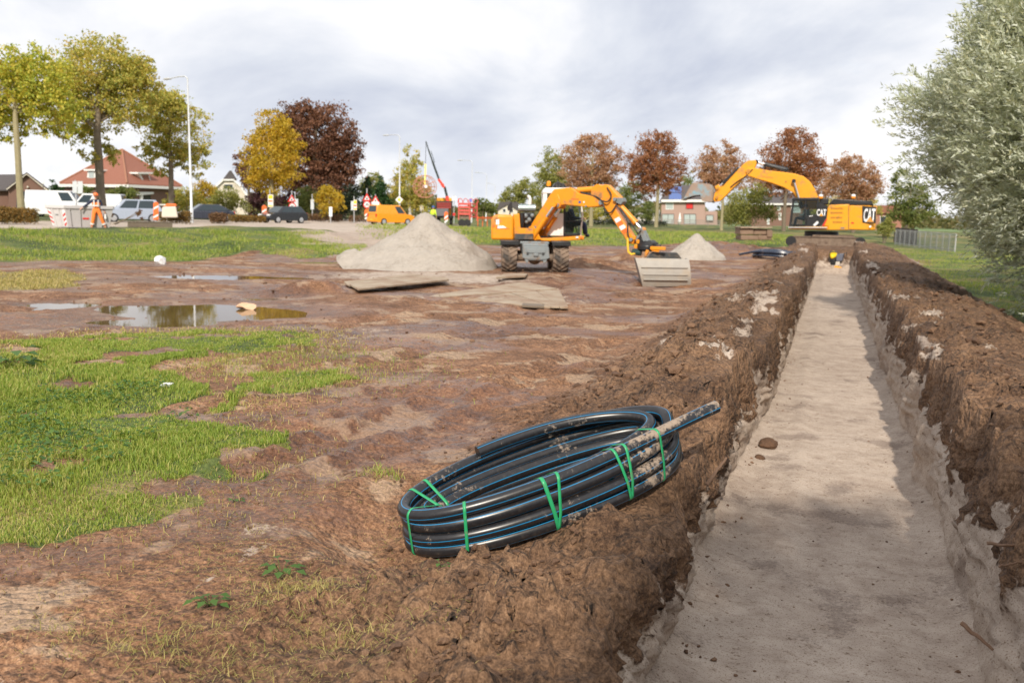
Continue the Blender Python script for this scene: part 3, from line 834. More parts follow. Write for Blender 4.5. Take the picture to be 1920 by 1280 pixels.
for (x, y) in ((-0.86, 0), (0.86, 0), (-0.86, 2.6), (0.86, 2.6)):
    m = MB(); m.prism([(x - 0.31, 1.06), (x + 0.31, 1.06), (x + 0.31, 1.11), (x - 0.31, 1.11)], y - 0.5, y + 0.5)
    m.box((x, y - 0.53, 1.03), (0.62, 0.06, 0.13)); m.build('fender', BLK, wx, 0.012)
m = MB(); m.lathe([(0.62, 1.07), (0.62, 1.24)], (0.0, 1.3, 0), 'Z', 28); m.build('slewing_ring', BLK, wx)
m = MB(); m.prism([(-0.9, 0.75), (-0.2, 0.75), (-0.2, 1.0), (-0.8, 0.95)], 3.3, 3.4); m.build('dozer_blade', MUDSTEEL, wx)
# upper structure: counterweight at the left, boom to the right and towards the viewer
yb = 0.55                                   # near side of the upper body
def up(pts, y=yb): return F.poly(pts, y)
m = MB(); m.prism(up([(921, 449), (921, 412), (925, 404), (934, 402), (958, 403), (963, 407), (963, 450)]), yb - 0.25, yb + 2.0); m.build('counterweight', YEL, wx, 0.07, seg=3)
m = MB(); m.prism(up([(930, 412), (936, 411), (936, 421), (930, 421)]), yb - 0.262, yb - 0.25); m.build('reflector_panel', WHITE_S, wx)
m = MB(); m.prism(up([(933, 423), (944, 423), (950, 427), (933, 428)]), yb - 0.262, yb - 0.25); m.build('white_decal', WHITE_S, wx)
m = MB(); m.prism(up([(930, 422.5), (955, 428), (955, 429), (930, 429)]), yb - 0.258, yb - 0.25); m.prism(up([(923, 421), (928, 421), (928, 426), (923, 426)]), yb - 0.262, yb - 0.25); m.build('tail_light_strip', ORANGE, wx)
m = MB(); m.prism(up([(963, 449), (963, 402), (974, 400), (976, 428), (1000, 428), (1002, 449)]), yb - 0.05, yb + 2.0); m.build('engine_house', YEL, wx, 0.03)
m = MB(); m.prism(up([(964, 449), (965, 438), (1000, 438), (999, 449)]), yb - 0.16, yb - 0.04); m.build('side_step_box', DGREY, wx, 0.015)
m = MB(); m.prism(up([(982, 431), (982, 398), (1003, 398), (1003, 431)]), yb + 0.35, yb + 1.4); m.build('engine_block', BLK, wx, 0.04)
m = MB()
for (px, py, r_) in ((985, 405, .09), (992, 412, .08), (998, 404, .07), (987, 416, .06)):
    m.ball(F.v(px, py, yb + 0.2), r_, 10, 7)
m.build('engine_part', GREY, wx)
a, b = F.v(972, 390, yb + 0.4), F.v(1004, 390, yb + 0.4)
m = MB(); m.cyl(a, b, 0.125, n=20); m.cyl(a + Vector((0.06, 0, 0)), a + Vector((0.1, 0, 0)), 0.135, n=20); m.build('silencer', paint('dull_silencer_metal', (0.34, 0.40, 0.40), 0.35, metal=0.6), wx)
p0, p1, p2 = F.v(993, 388, yb + 0.4), F.v(994, 374, yb + 0.4), F.v(989, 368, yb + 0.4)
m = MB(); m.tube([p0, p1, p1.lerp(p2, .5) + Vector((0.02, 0, 0.03)), p2], 0.055, 12); m.build('exhaust_pipe', WHT, wx)
m = MB(); m.tube([F.v(979, 399, yb), F.v(979, 416, yb), F.v(979, 427, yb)], [0.085, 0.085, 0.05], 12); m.build('air_intake_pipe', BLK, wx)
m = MB(); m.prism(up([(951, 388), (958, 378), (960, 378), (961, 394), (952, 395)], 1.4), 1.4, 1.46); m.build('mirror', BLK, wx, 0.01)
m = MB(); m.cyl(F.v(956, 404, 1.42), F.v(956, 393, 1.42), 0.02); m.build('mirror_post', BLK, wx)
m = MB(); m.prism(up([(997, 450), (997, 446), (1035, 446), (1094, 442), (1094, 449), (1034, 452)], 0.9), 0.62, 2.1); m.build('deck', YEL, wx, 0.02)
# cab on the far side
yc0, yc1 = 1.25, 2.2
def cabp(pts): return F.poly(pts, yc0)
for pts in ([(1020, 442), (1018, 360), (1022, 354), (1026, 356), (1026, 442)], [(1090, 442), (1094, 405), (1088, 362), (1083, 358), (1087, 362), (1091, 405), (1087, 442)]):
    for yy in (yc0, yc1 - 0.05):
        m = MB(); m.prism(cabp(pts), yy, yy + 0.06); m.build('cab_pillar', WHT, wx, 0.012)
m = MB(); m.prism(cabp([(1018, 358), (1022, 352), (1082, 352), (1088, 360), (1088, 363), (1018, 363)]), yc0 - 0.02, yc1 + 0.02); m.build('cab_roof', WHT, wx, 0.03)
m = MB(); m.prism(cabp([(1020, 442), (1020, 400), (1058, 400), (1057, 442)]), yc0, yc0 + 0.05); m.build('cab_side_panel', WHT, wx, 0.015)
m = MB(); m.prism(cabp([(1020, 443), (1020, 438), (1089, 438), (1088, 443)]), yc0 + 0.06, yc1 - 0.06); m.build('cab_floor', BLK, wx)
m = MB(); m.prism(cabp([(1058, 441), (1059, 376), (1086, 364), (1090, 405), (1087, 441)]), yc0 + 0.02, yc0 + 0.032); m.build('side_window', GLS, wx, smooth=False)
for pts in ([(1056, 441), (1057, 372), (1060, 372), (1060, 441)], [(1057, 414), (1091, 413), (1091, 415), (1057, 416)], [(1057, 441), (1057, 438), (1088, 438), (1088, 441)]):
    m = MB(); m.prism(cabp(pts), yc0 - 0.01, yc0 + 0.045); m.build('window_frame', BLK, wx)
m = MB(); m.prism(cabp([(1026, 400), (1026, 366), (1057, 366), (1057, 400)]), yc1 - 0.04, yc1 - 0.03); m.build('rear_window', GLS, wx, smooth=False)
m = MB(); m.prism(cabp([(1059, 437), (1060, 398), (1066, 396), (1068, 420), (1078, 424), (1077, 437)]), yc0 + 0.28, yc0 + 0.7); m.build('operator_seat', SEATM, wx, 0.04)
for (a, b, c_, d, yy) in ((1082, 436, 1079, 424, .4), (1070, 433, 1072, 424, .2)):
    m = MB(); m.cyl(F.v(a, b, yc0 + yy), F.v(c_, d, yc0 + yy), 0.02); m.build('control_lever', BLK, wx)
m = MB(); m.lathe([(0.075, 0), (0.085, 0.03), (0.075, 0.14), (0.03, 0.18)], F.v(1029, 349, yc0 + .5), 'Z', 14); m.build('beacon', AMBER, wx)
m = MB(); m.cyl(F.v(1029, 356, yc0 + .5), F.v(1029, 349, yc0 + .5), 0.025); m.cyl(F.v(1020, 357, yc0 + .5), F.v(1034, 355, yc0 + .5), 0.02); m.cyl(F.v(1023, 353, yc0 + .5), F.v(1023, 350, yc0 + .5), 0.03); m.build('beacon_bracket', GREY, wx)
m = MB(); m.prism(cabp([(1036, 352), (1041, 343), (1046, 340), (1059, 345), (1064, 352)]), yc0 + 0.1, yc1 - 0.1); m.build('roof_hatch', BLK, wx, 0.03)
for (px) in (1044, 1050, 1056):
    m = MB(); m.prism(cabp([(px - 1, 344.5), (px + 1, 344.5), (px + 1, 351), (px - 1, 351)]), yc0 + 0.085, yc0 + 0.1); m.build('hatch_rib', DGREY, wx)
m = MB(); m.box(F.v(1082, 445, 0.6), (0.09, 0.04, 0.06)); m.build('front_light', WHITE_S, wx, 0.01)
m = MB(); m.box(F.v(1090, 445.5, 0.6), (0.07, 0.04, 0.08)); m.build('indicator_light', ORANGE, wx, 0.01)
m = MB(); m.box(F.v(1097, 446, 0.62), (0.10, 0.03, 0.03)); m.build('step_handle', DGREY, wx)
# boom and stick: their own vertical plane, swung 30 degrees towards the viewer
BR = R(-30)
BO = WX + Vector((F.x * 0.12 + F.y * 0.95))
BF = Frame(BO, WXR + BR)
MBm = Matrix.Translation(Vector((0.12, 0.95, 0))) @ Matrix.Rotation(BR, 4, 'Z')
def bp_(pts): return BF.poly(pts)
m = MB(MBm); m.prism(bp_([(1001, 432), (1001, 420), (1038, 362), (1044, 355), (1074, 352), (1081, 356), (1090, 363), (1120, 369), (1134, 374), (1136, 380), (1131, 387), (1110, 389), (1062, 384), (1054, 386), (1049, 381), (1045, 385), (1017, 425), (1008, 434)]), -0.20, 0.20); m.build('boom', YEL, wx, 0.025)
m = MB(MBm); m.prism(bp_([(1046, 388), (1045, 372), (1051, 364), (1057, 376), (1056, 388), (1052, 392)]), -0.235, 0.235); m.build('boom_knuckle', YEL, wx, 0.02)
for s in (-1, 1):
    m = MB(MBm); m.prism(bp_([(1000, 448), (999, 426), (1006, 422), (1014, 432), (1022, 449)]), s * 0.3 - 0.03, s * 0.3 + 0.03); m.build('boom_foot_bracket', YEL, wx, 0.012)
m = MB(MBm); m.prism(bp_([(1110, 374), (1112, 352), (1121, 346), (1128, 346), (1131, 349), (1136, 346), (1143, 347), (1165, 369), (1168, 376), (1158, 379), (1156, 390), (1174, 418), (1193, 448), (1190, 458), (1181, 456), (1160, 424), (1141, 395), (1131, 380), (1127, 372)]), -0.15, 0.15); m.build('stick', YEL, wx, 0.022)
P3 = lambda px, py, yy=0.0: Vector((*BF.p(px, py, yy), 0)).xzy + Vector((0, yy, 0))
def P3(px, py, yy=0.0):
    a, b = BF.p(px, py, yy); return Vector((a, yy, b))
for s in (-1, 1):
    cylinder(wx, P3(1009, 443) + Vector((0, s * .36, 0)), P3(1048, 384) + Vector((0, s * .30, 0)), 0.085, MBm, YEL, 0.62, 'boom_cylinder')
cylinder(wx, P3(1086, 357), P3(1124, 354), 0.10, MBm, YEL, 0.9, 'stick_cylinder')
cylinder(wx, P3(1163, 386), P3(1204, 431), 0.095, MBm, YEL, 0.72, 'bucket_cylinder')
m = MB(MBm); m.prism(bp_([(1157, 371), (1169, 371), (1172, 378), (1168, 384), (1158, 380)]), -0.18, 0.18); m.build('stick_bracket', GREY, wx, 0.01)
for (px, py, r_) in ((1132, 380, 0.075), (1104, 387, 0.03), (1158, 374, 0.06), (1188, 449, 0.06), (1051, 385, 0.07), (1008, 428, 0.08), (1203, 431, 0.055)):
    m = MB(MBm); c = P3(px, py); m.cyl(c - Vector((0, 0.27, 0)), c + Vector((0, 0.27, 0)), r_, n=12); m.build('pivot_pin', GREY, wx)
for k, (px, py) in enumerate(((1155, 411), (1159.5, 418), (1164, 425), (1168.5, 432))):
    m = MB(MBm); m.prism(bp_([(px, py), (px + 9, py - 4.5), (px + 13, py + 1.5), (px + 4, py + 7)]), -0.158, -0.15); m.build('warning_stripe', (WHITE_S, ORANGE)[k % 2] if k else WHITE_S, wx)
for (px, py, mm_, rr) in ((1087, 379, BLUE, 0.045), (1095, 379, WHITE_S, 0.03)):
    m = MB(MBm); c = P3(px, py, -0.205); m.cyl(c, c + Vector((0, -0.006, 0)), rr, n=14); m.build('boom_decal', mm_, wx)
m = MB(MBm); m.prism(bp_([(1076, 372), (1090, 373), (1090, 375), (1076, 374)]), -0.207, -0.2); m.build('boom_lettering_strip', ORANGE, wx)
hoses(wx, 'hose', MBm, [[P3(1090, 362, -.14), P3(1108, 366, -.16), P3(1124, 371, -.24), P3(1132, 384, -.3), P3(1134, 398, -.3), P3(1146, 400, -.26), P3(1155, 385, -.2)],
                       [P3(1088, 360, -.10), P3(1110, 366, -.12), P3(1128, 376, -.26), P3(1140, 380, -.28), P3(1148, 366, -.24), P3(1138, 352, -.18)],
                       [P3(1156, 385, -.18), P3(1168, 400, -.2), P3(1178, 415, -.2), P3(1176, 435, -.22), P3(1180, 448, -.2)],
                       [P3(1158, 382, -.05), P3(1172, 402, -.12), P3(1190, 428, -.12), P3(1200, 445, -.1)],
                       [P3(1072, 352, .05), P3(1090, 360, -.02), P3(1112, 366, -.02), P3(1120, 362, -.02)]], 0.024)
m = MB(MBm); q = [P3(1177, 446, -.2), P3(1177, 460, -.22), P3(1178, 472, -.22), P3(1184, 477, -.2), P3(1191, 475, -.16)]; m.tube(q, 0.035, 8); m.build('yellow_hose', paint('yellow_hose_sleeve', (0.85, 0.52, 0.03), 0.5), wx)
# linkage, tiltrotator and grading bucket
for s in (-0.1, 0.1):
    m = MB(MBm); m.bar(P3(1204, 431) + Vector((0, s, 0)), P3(1195, 452) + Vector((0, s, 0)), 0.05, 0.09); m.build('link_arm', GREY, wx, 0.01)
m = MB(MBm); m.prism(bp_([(1200, 428), (1206, 425), (1218, 452), (1210, 458)]), -0.14, 0.14); m.build('tipping_link', GREY, wx, 0.015)
TB = P3(1213, 462)
m = MB(MBm); m.lathe([(0.20, -0.16), (0.30, -0.10), (0.30, 0.02), (0.22, 0.12), (0.12, 0.2)], TB, 'Z', 20); m.box(TB + Vector((0.05, 0, 0.06)), (0.55, 0.34, 0.16)); m.box(TB + Vector((-0.2, 0, 0.12)), (0.16, 0.30, 0.30)); m.build('tiltrotator', BLK, wx, 0.015)
m = MB(MBm); m.cyl(TB + Vector((0.15, -0.2, 0.10)), TB + Vector((0.15, 0.2, 0.10)), 0.11, n=14); m.box(TB + Vector((0.34, -0.05, 0.02)), (0.3, 0.12, 0.14)); m.build('tilt_cylinder', DGREY, wx, 0.01)
m = MB(MBm); m.bar(P3(1220, 465, -.25), P3(1248, 466, -.25), 0.10, 0.11); m.bar(P3(1222, 469, -.25), P3(1236, 471, -.25), 0.05, 0.07); m.build('gripper_arm', YEL, wx, 0.015)
m = MB(MBm); m.bar(P3(1215, 469, -.32), P3(1209, 481, -.32), 0.09, 0.10); m.build('gripper_claw', YEL, wx, 0.015)
for (px, py) in ((1190, 446), (1197, 453), (1193, 462)):
    m = MB(MBm); m.box(P3(px, py, -.12), (0.10, 0.14, 0.13)); m.build('coupling_block', YEL, wx, 0.015)
m = MB(MBm); m.cyl(P3(1186, 472, -.1), P3(1202, 474, -.1), 0.10, n=12); m.build('rotator_motor', paint('green_black_motor', (0.02, 0.05, 0.045), 0.4), wx)
# bucket: back plate to the camera
BKo = Vector((TB.x, TB.y, 0.0)); BKw = MBm @ BKo
bk_w = WX + F.x * BKw.x + F.y * BKw.y
KF = Frame(bk_w, WXR - R(3))
MK = Matrix.Translation((BKw.x, BKw.y, 0)) @ Matrix.Rotation(-R(3), 4, 'Z')
def kp(px, py, y): return (*KF.p(px, py, y),)
tl, tr_, br, bl = (KF.p(1192, 484, -.55), KF.p(1293, 486, -.55), KF.p(1297, 537, -.55), KF.p(1206, 538, -.55))
m = MB(MK)
def slab(poly, y0, y1): m.prism(poly, y0, y1)
nb = 9
cu = []
for k in range(nb + 1):                     # curved back from top lip to cutting edge
    t = k / nb
    cu.append((t, -0.30 - 0.26 * math.sin(math.pi * min(1, 0.15 + t * 0.7)), 1 - t))
vs = []
for side, (tp, bt) in enumerate(((tl, bl), (tr_, br))):
    for (t, y, h) in cu:
        x = tp[0] * (1 - t) + bt[0] * t; z = tp[1] * (1 - t) + bt[1] * t
        vs += [(x, y, z), (x, y + 0.035, z)]
n2 = 2 * (nb + 1)
fs = []
for k in range(nb):
    a = 2 * k
    fs += [(a, a + 2, n2 + a + 2, n2 + a), (a + 1, n2 + a + 1, n2 + a + 3, a + 3), (a, a + 1, a + 3, a + 2), (n2 + a, n2 + a + 2, n2 + a + 3, n2 + a + 1)]
fs += [(0, n2, n2 + 1, 1), (n2 - 2, n2 - 1, 2 * n2 - 1, 2 * n2 - 2)]
m.add(vs, fs); m.build('bucket_back', SANDSTEEL, wx)
for (tp, bt, s) in ((tl, bl, 0), (tr_, br, -0.04)):
    m = MB(MK); x0 = min(tp[0], bt[0])
    vs = []
    for xo in (s, s + 0.04):
        for (t, y, h) in cu:
            vs.append((tp[0] * (1 - t) + bt[0] * t + xo, y + 0.036, tp[1] * (1 - t) + bt[1] * t))
        vs.append((bt[0] + xo, 0.35, bt[1])); vs.append((tp[0] + xo, 0.15, tp[1]))
    k = nb + 3
    m.add(vs, [tuple(range(k)), tuple(range(k, 2 * k))[::-1]] + [(i, (i + 1) % k, k + (i + 1) % k, k + i) for i in range(k)])
    m.build('bucket_side', SANDSTEEL, wx)
for (y0, y1) in ((500, 502), (513, 515.5), (523, 525)):
    m = MB(MK); m.prism([KF.p(1199 + (y0 - 484) * .2, y0, -.57), KF.p(1290, y0 + 1, -.57), KF.p(1290, y1 + 1, -.57), KF.p(1199 + (y0 - 484) * .2, y1, -.57)], -0.585, -0.53); m.build('bucket_rib', SANDSTEEL, wx, 0.008)
m = MB(MK); m.prism([KF.p(1225, 473, -.3), KF.p(1270, 474, -.3), KF.p(1280, 487, -.3), KF.p(1212, 486, -.3)], -0.3, 0.05); m.build('bucket_hitch', DGREY, wx, 0.01)

# ================================================================ crawler excavator over the end of the trench
CXZ = 52.5
CX = at(1560, 468, CXZ)
CXR = R(0.5)
cx = thing('crawler_excavator', 'big yellow crawler excavator with raised boom standing over the far end of the trench', 'excavator', CX, CXR)
C = Frame(CX, CXR)
yn = -1.45                                  # near side of the body
def cp(pts, y=yn): return C.poly(pts, y)
def flat(name, pts, m_, y=yn, t=0.012, root=cx, off=0.0):
    b_ = MB(); b_.prism(C.poly(pts, y), y - t - off, y - off); return b_.build(name, m_, root, smooth=False)
# tracks
for yy in (-1.75, 1.15):
    tp = C.poly([(1480, 448), (1484, 443), (1612, 446), (1618, 452), (1614, 463), (1606, 468), (1492, 466), (1482, 459)], yy)
    t_ = MB(); t_.prism([(a * 0.97, b * .94 + .03) for a, b in tp], yy + 0.06, yy + 0.54); tr = t_.build('track_frame', MUDSTEEL, cx, 0.04)
    n = len(tp)
    per = []
    for i in range(n):
        a, b = Vector((tp[i][0], 0, tp[i][1])), Vector((tp[(i + 1) % n][0], 0, tp[(i + 1) % n][1]))
        k = max(1, int((b - a).length / 0.21))
        for j in range(k): per.append((a.lerp(b, (j + .5) / k), (b - a).normalized()))
    for (p, d) in per:
        s_ = MB(); q = d.to_track_quat('X', 'Z').to_matrix(); s_.box((p.x, yy + 0.3, p.z), (0.19, 0.6, 0.05), q); s_.build('track_shoe', MUDSTEEL, tr)
    for (px, py) in ((1483, 452), (1613, 455)):
        c = C.v(px, py, yy); w_ = MB(); w_.cyl((c.x, yy - 0.02, c.z), (c.x, yy + 0.56, c.z), 0.30, n=18); w_.build('track_wheel', BLK, tr)
m = MB(); m.box((0, 0, 0.62), (2.3, 2.4, 0.5)); m.build('undercarriage', MUDSTEEL, cx, 0.05)
c = C.v(1540, 440, 0); m = MB(); m.lathe([(1.0, c.z - 0.28), (0.95, c.z + 0.2)], (c.x, 0, 0), 'Z', 28); m.build('slewing_ring', BLK, cx)
# body
m = MB(); m.prism(cp([(1479, 430), (1479, 425), (1552, 425), (1552, 431.5)]), yn, 1.5); m.build('main_frame', CYEL, cx, 0.03)
m = MB(); m.prism(cp([(1478, 427.5), (1478, 425), (1551, 426), (1551, 428)]), yn - 0.16, yn - 0.005); m.build('catwalk', paint('catwalk_steel', (0.5, 0.5, 0.48), 0.4, metal=.5), cx, 0.01)
m = MB(); m.prism(cp([(1541, 424), (1549.5, 410), (1552, 389), (1555, 384), (1593, 383), (1593, 431.5), (1552, 431.5), (1552, 424)]), yn, 1.5); m.build('engine_cover', CYEL, cx, 0.05, seg=3)
# counterweight, rounded in plan
cw = cp([(1593, 383), (1646, 388), (1645, 432), (1593, 432)])
xl_, xr_ = cw[0][0], cw[1][0]; zt_, zb_ = cw[0][1], cw[2][1]
pl_ = [(xl_, yn)] + [(xr_ - 0.75 + 0.75 * math.sin(t), -0.75 - 0.70 * math.cos(t)) for t in np.linspace(0, math.pi / 2, 8)] + [(xr_ - 0.75 + 0.75 * math.cos(t), 0.75 + 0.75 * math.sin(t)) for t in np.linspace(0, math.pi / 2, 8)] + [(xl_, 1.5)]
pl_ = [(a, max(yn, b)) for a, b in pl_]
m = MB(); m.prismz(pl_, zb_, zt_ - 0.06); m.build('counterweight', CYEL, cx, 0.06, seg=3)
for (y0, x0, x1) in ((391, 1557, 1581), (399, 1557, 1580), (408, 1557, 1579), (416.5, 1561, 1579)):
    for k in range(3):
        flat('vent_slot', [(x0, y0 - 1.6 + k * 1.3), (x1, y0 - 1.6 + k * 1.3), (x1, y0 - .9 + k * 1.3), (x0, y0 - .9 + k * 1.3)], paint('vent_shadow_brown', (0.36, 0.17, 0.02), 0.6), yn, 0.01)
flat('door_seam', [(1590.5, 384), (1591.5, 384), (1591.5, 431), (1590.5, 431)], DGREY, yn, 0.006)
flat('red_reflector', [(1596, 416.5), (1601, 416.5), (1601, 419.5), (1596, 419.5)], RED, yn, 0.012)
flat('round_decal', [(1629, 424), (1633, 422.5), (1634, 426), (1630, 427)], WHITE_S, yn, 0.008)
flat('grey_decal', [(1576, 426), (1583, 426), (1583, 429), (1576, 429)], GREY, yn, 0.008)
# black name panel with the maker's word and triangle, and the smaller one by the cab
def word(name, text, px0, py0, px1, py1, m_, y, root, off):
    cu_ = bpy.data.curves.new('lettering', 'FONT'); cu_.body = text; cu_.extrude = 0.0; cu_.offset = 0.022; cu_.resolution_u = 3
    to = bpy.data.objects.new('lettering', cu_); COL.objects.link(to)
    dg = bpy.context.evaluated_depsgraph_get(); me = bpy.data.meshes.new_from_object(to.evaluated_get(dg))
    bpy.data.objects.remove(to); bpy.data.curves.remove(cu_)
    co = np.array([v.co[:] for v in me.vertices]); lo, hi = co.min(0), co.max(0)
    a, b = C.p(px0, py1, y), C.p(px1, py0, y)
    for v in me.vertices:
        u, w_ = (v.co.x - lo[0]) / (hi[0] - lo[0]), (v.co.y - lo[1]) / (hi[1] - lo[1])
        v.co = (a[0] + (b[0] - a[0]) * u, y - off, a[1] + (b[1] - a[1]) * w_)
    return link(name, me, m_, root)
pan = flat('name_panel', [(1616.5, 386), (1643, 388), (1642, 419), (1617, 417.5)], BLK, yn, 0.02)
word('lettering', 'CAT', 1618.5, 391, 1642, 416, WHITE_S, yn, cx, 0.026)
flat('logo_triangle', [(1624, 416.6), (1638.5, 416.6), (1631.3, 405.5)], CYEL, yn, 0.004, cx, 0.030)
flat('cab_name_panel', [(1535, 379), (1552, 386), (1550, 408), (1540, 424), (1535, 424)], BLK, yn, 0.03)
word('lettering', 'CAT', 1531, 392.5, 1549.5, 404.5, WHITE_S, yn, cx, 0.036)
flat('logo_triangle', [(1536.5, 405), (1543, 405), (1539.8, 399)], CYEL, yn, 0.004, cx, 0.040)
flat('red_stripe', [(1541, 424), (1545, 424), (1550.5, 412), (1550, 409)], RED, yn, 0.01, cx, 0.032)
# cab
ycn, ycf = -1.42, -0.42
for pts in ([(1479, 425), (1486, 373), (1489, 373), (1482.5, 425)], [(1531, 425), (1532, 374), (1536, 374), (1536, 425)], [(1509, 425), (1509.5, 374), (1511.5, 374), (1511.5, 425)]):
    for yy in (ycn, ycf - 0.05):
        m = MB(); m.prism(C.poly(pts, ycn), yy, yy + 0.06); m.build('cab_pillar', BLK, cx, 0.01)
m = MB(); m.prism(C.poly([(1484, 376), (1487, 371), (1535, 370.5), (1536, 376)], ycn), ycn - 0.02, ycf + 0.02); m.build('cab_roof', BLK, cx, 0.04)
m = MB(); m.prism(C.poly([(1512, 425), (1512, 404), (1532, 402), (1532, 425)], ycn), ycn + 0.005, ycn + 0.045); m.build('cab_door', BLK, cx, 0.01)
m = MB(); m.prism(C.poly([(1480, 425), (1480.4, 421), (1532, 421), (1532, 425)], ycn), ycn + 0.065, ycf - 0.055); m.build('cab_floor', BLK, cx)
m = MB(); m.prism(C.poly([(1482.5, 424), (1489, 376), (1509, 376), (1509, 424)], ycn), ycn + 0.02, ycn + 0.03); m.build('side_window', GLS, cx, smooth=False)
m = MB(); m.prism(C.poly([(1511.5, 404), (1511.5, 376), (1532, 376), (1532, 402)], ycn), ycn + 0.02, ycn + 0.03); m.build('side_window', GLS, cx, smooth=False)
m = MB(); m.prism(C.poly([(1512, 420), (1513, 392), (1518, 391), (1518, 410), (1512, 420)], ycn), ycn + 0.3, ycn + 0.75); m.build('operator_seat', SEATM, cx, 0.03)
m = MB(); m.cyl(C.v(1517, 406, ycn - .02), C.v(1524, 404.5, ycn - .02), 0.025); m.build('door_handle', WHT, cx)
m = MB(); m.bar(C.v(1526, 423, ycn - .03), C.v(1534, 416, ycn - .03), 0.02, 0.14); m.build('grab_rail', WHT, cx)
# hood, rails, beacons
m = MB(); m.prism(cp([(1553, 384), (1560, 375), (1600, 375), (1636, 379), (1638, 386)]), yn + 0.1, 1.3); m.build('engine_hood', BLK, cx, 0.06)
m = MB()
for yy in (yn + 0.12, 1.3):
    m.tube([C.v(1562, 383, yn) + Vector((0, yy - yn, 0)), C.v(1562, 374, yn) + Vector((0, yy - yn, 0)), C.v(1635, 378, yn) + Vector((0, yy - yn, 0)), C.v(1637, 387, yn) + Vector((0, yy - yn, 0))], 0.03, 8)
m.build('guard_rail', BLK, cx)
for px in (1614.5, 1631):
    m = MB(); m.cyl(C.v(px, 385, yn + .3), C.v(px, 381, yn + .3), 0.14, n=14); m.build('lifting_lug', CYEL, cx)
for (px, py) in ((1539, 371), (1600, 371)):
    c = C.v(px, py, yn + .5); m = MB(); m.lathe([(0.11, -0.04), (0.13, 0.02), (0.12, 0.08)], c, 'Z', 16); b_ = m.build('beacon', AMBER, cx)
    m = MB(); m.lathe([(0.12, 0.081), (0.13, 0.14), (0.07, 0.2)], c, 'Z', 16); m.build('beacon_dome', WHITE_S, b_)
    m = MB(); m.cyl(c - Vector((0, 0, .3)), c - Vector((0, 0, .04)), 0.03); m.build('beacon_post', BLK, b_)
m = MB(); m.box(C.v(1545, 378, -0.6), (0.5, 0.7, 0.35)); m.build('air_cleaner', BLK, cx, 0.05)
# boom, stick, bucket (all in the plane of the machine)
ym = 0.05
def bpoly(pts): return C.poly(pts, ym)
m = MB(); m.prism(bpoly([(1535, 374), (1530, 358), (1519, 341), (1507, 331), (1490, 326), (1466, 323), (1440, 320), (1418, 316), (1404, 316), (1398, 322), (1402, 330), (1420, 336), (1448, 344), (1470, 352), (1488, 362), (1494, 372), (1500, 392), (1535, 392)]), ym - 0.34, ym + 0.34); m.build('boom', CYEL, cx, 0.04)
m = MB(); m.prism(bpoly([(1397, 306), (1403, 302), (1417, 300.5), (1419.5, 306), (1416, 315), (1408, 322), (1396, 333), (1374, 354), (1360, 369), (1351, 377), (1341, 379), (1338, 374), (1341, 362), (1350, 354), (1384, 319)]), ym - 0.24, ym + 0.24); m.build('stick', CYEL, cx, 0.03)
def cv(px, py, dy=0.0):
    a, b = C.p(px, py, ym); return Vector((a, ym + dy, b))
for s in (-0.48, 0.48):
    cylinder(cx, cv(1503, 388, s), cv(1489, 340, s), 0.115, None, BLK, 0.18, 'boom_cylinder')
cylinder(cx, cv(1474, 318), cv(1418, 304), 0.13, None, BLK, 0.72, 'stick_cylinder')
cylinder(cx, cv(1384, 317, -.05), cv(1345, 354, -.05), 0.10, None, BLK, 0.72, 'bucket_cylinder')
m = MB(); m.prism(bpoly([(1341, 350), (1348, 346), (1353, 353), (1346, 362)]), ym - 0.27, ym + 0.27); m.build('bucket_link', CYEL, cx, 0.02)
for (px, py, r_) in ((1404, 322, .13), (1345, 371, .09), (1347, 354, .08), (1474, 341, .06)):
    c = cv(px, py); m = MB(); m.cyl(c - Vector((0, .36, 0)), c + Vector((0, .36, 0)), r_, n=12); m.build('pivot_pin', paint('orange_brown_pin', (0.45, 0.2, 0.03), .5), cx)
flat('boom_lettering', [(1430, 330), (1450, 332.5), (1450, 335), (1430, 332.5)], paint('faded_orange_print', (0.8, 0.25, 0.03), .5), ym, 0.01, cx, 0.345)
hoses(cx, 'hose', None, [[cv(1428, 316, -.2), cv(1440, 311, -.2), cv(1460, 316, -.2), cv(1478, 324, -.2), cv(1500, 330, -.1)], [cv(1412, 318, -.36), cv(1402, 330, -.3), cv(1384, 340, -.28), cv(1370, 352, -.27)], [cv(1384, 318, -.2), cv(1372, 330, -.27), cv(1356, 348, -.27)]], 0.035)
# bucket: a scoop with its mouth turned down to the left
side = bpoly([(1338, 356), (1332, 346), (1318, 344), (1301, 345), (1294, 356), (1285, 374), (1302, 368), (1316, 366), (1319, 377), (1326, 379), (1338, 379)])
m = MB(); m.prism([side[i] for i in (0, 1, 2, 3, 4, 5, 6, 7, 8, 9, 10)], ym - 0.80, ym - 0.75); m.build('bucket_side', paint('blue_worn_bucket', (0.30, 0.22, 0.17), .7, var=.2, dirt=0.12, dirt_col=(0.16, 0.42, 0.55), dirt_sc=1.1), cx, 0.01)
m = MB(); m.prism(side, ym + 0.75, ym + 0.80); m.build('bucket_side', MUDSTEEL, cx, 0.01)
sh = bpoly([(1338, 379), (1338, 356), (1332, 346), (1318, 344), (1301, 345), (1294, 356), (1285, 374)])
vs = []
for (a, b) in sh:
    vs += [(a, ym - 0.755, b), (a, ym + 0.755, b)]
n = len(sh)
m = MB(); m.add(vs + [(v[0] * 1.0 + (0.04 if v[0] < -9.2 else -0.02), v[1], v[2] - 0.05) for v in vs], [(2 * i, 2 * i + 2, 2 * i + 3, 2 * i + 1) for i in range(n - 1)] + [(2 * n + 2 * i, 2 * n + 2 * i + 1, 2 * n + 2 * i + 3, 2 * n + 2 * i + 2) for i in range(n - 1)]); m.build('bucket_shell', SANDSTEEL, cx)
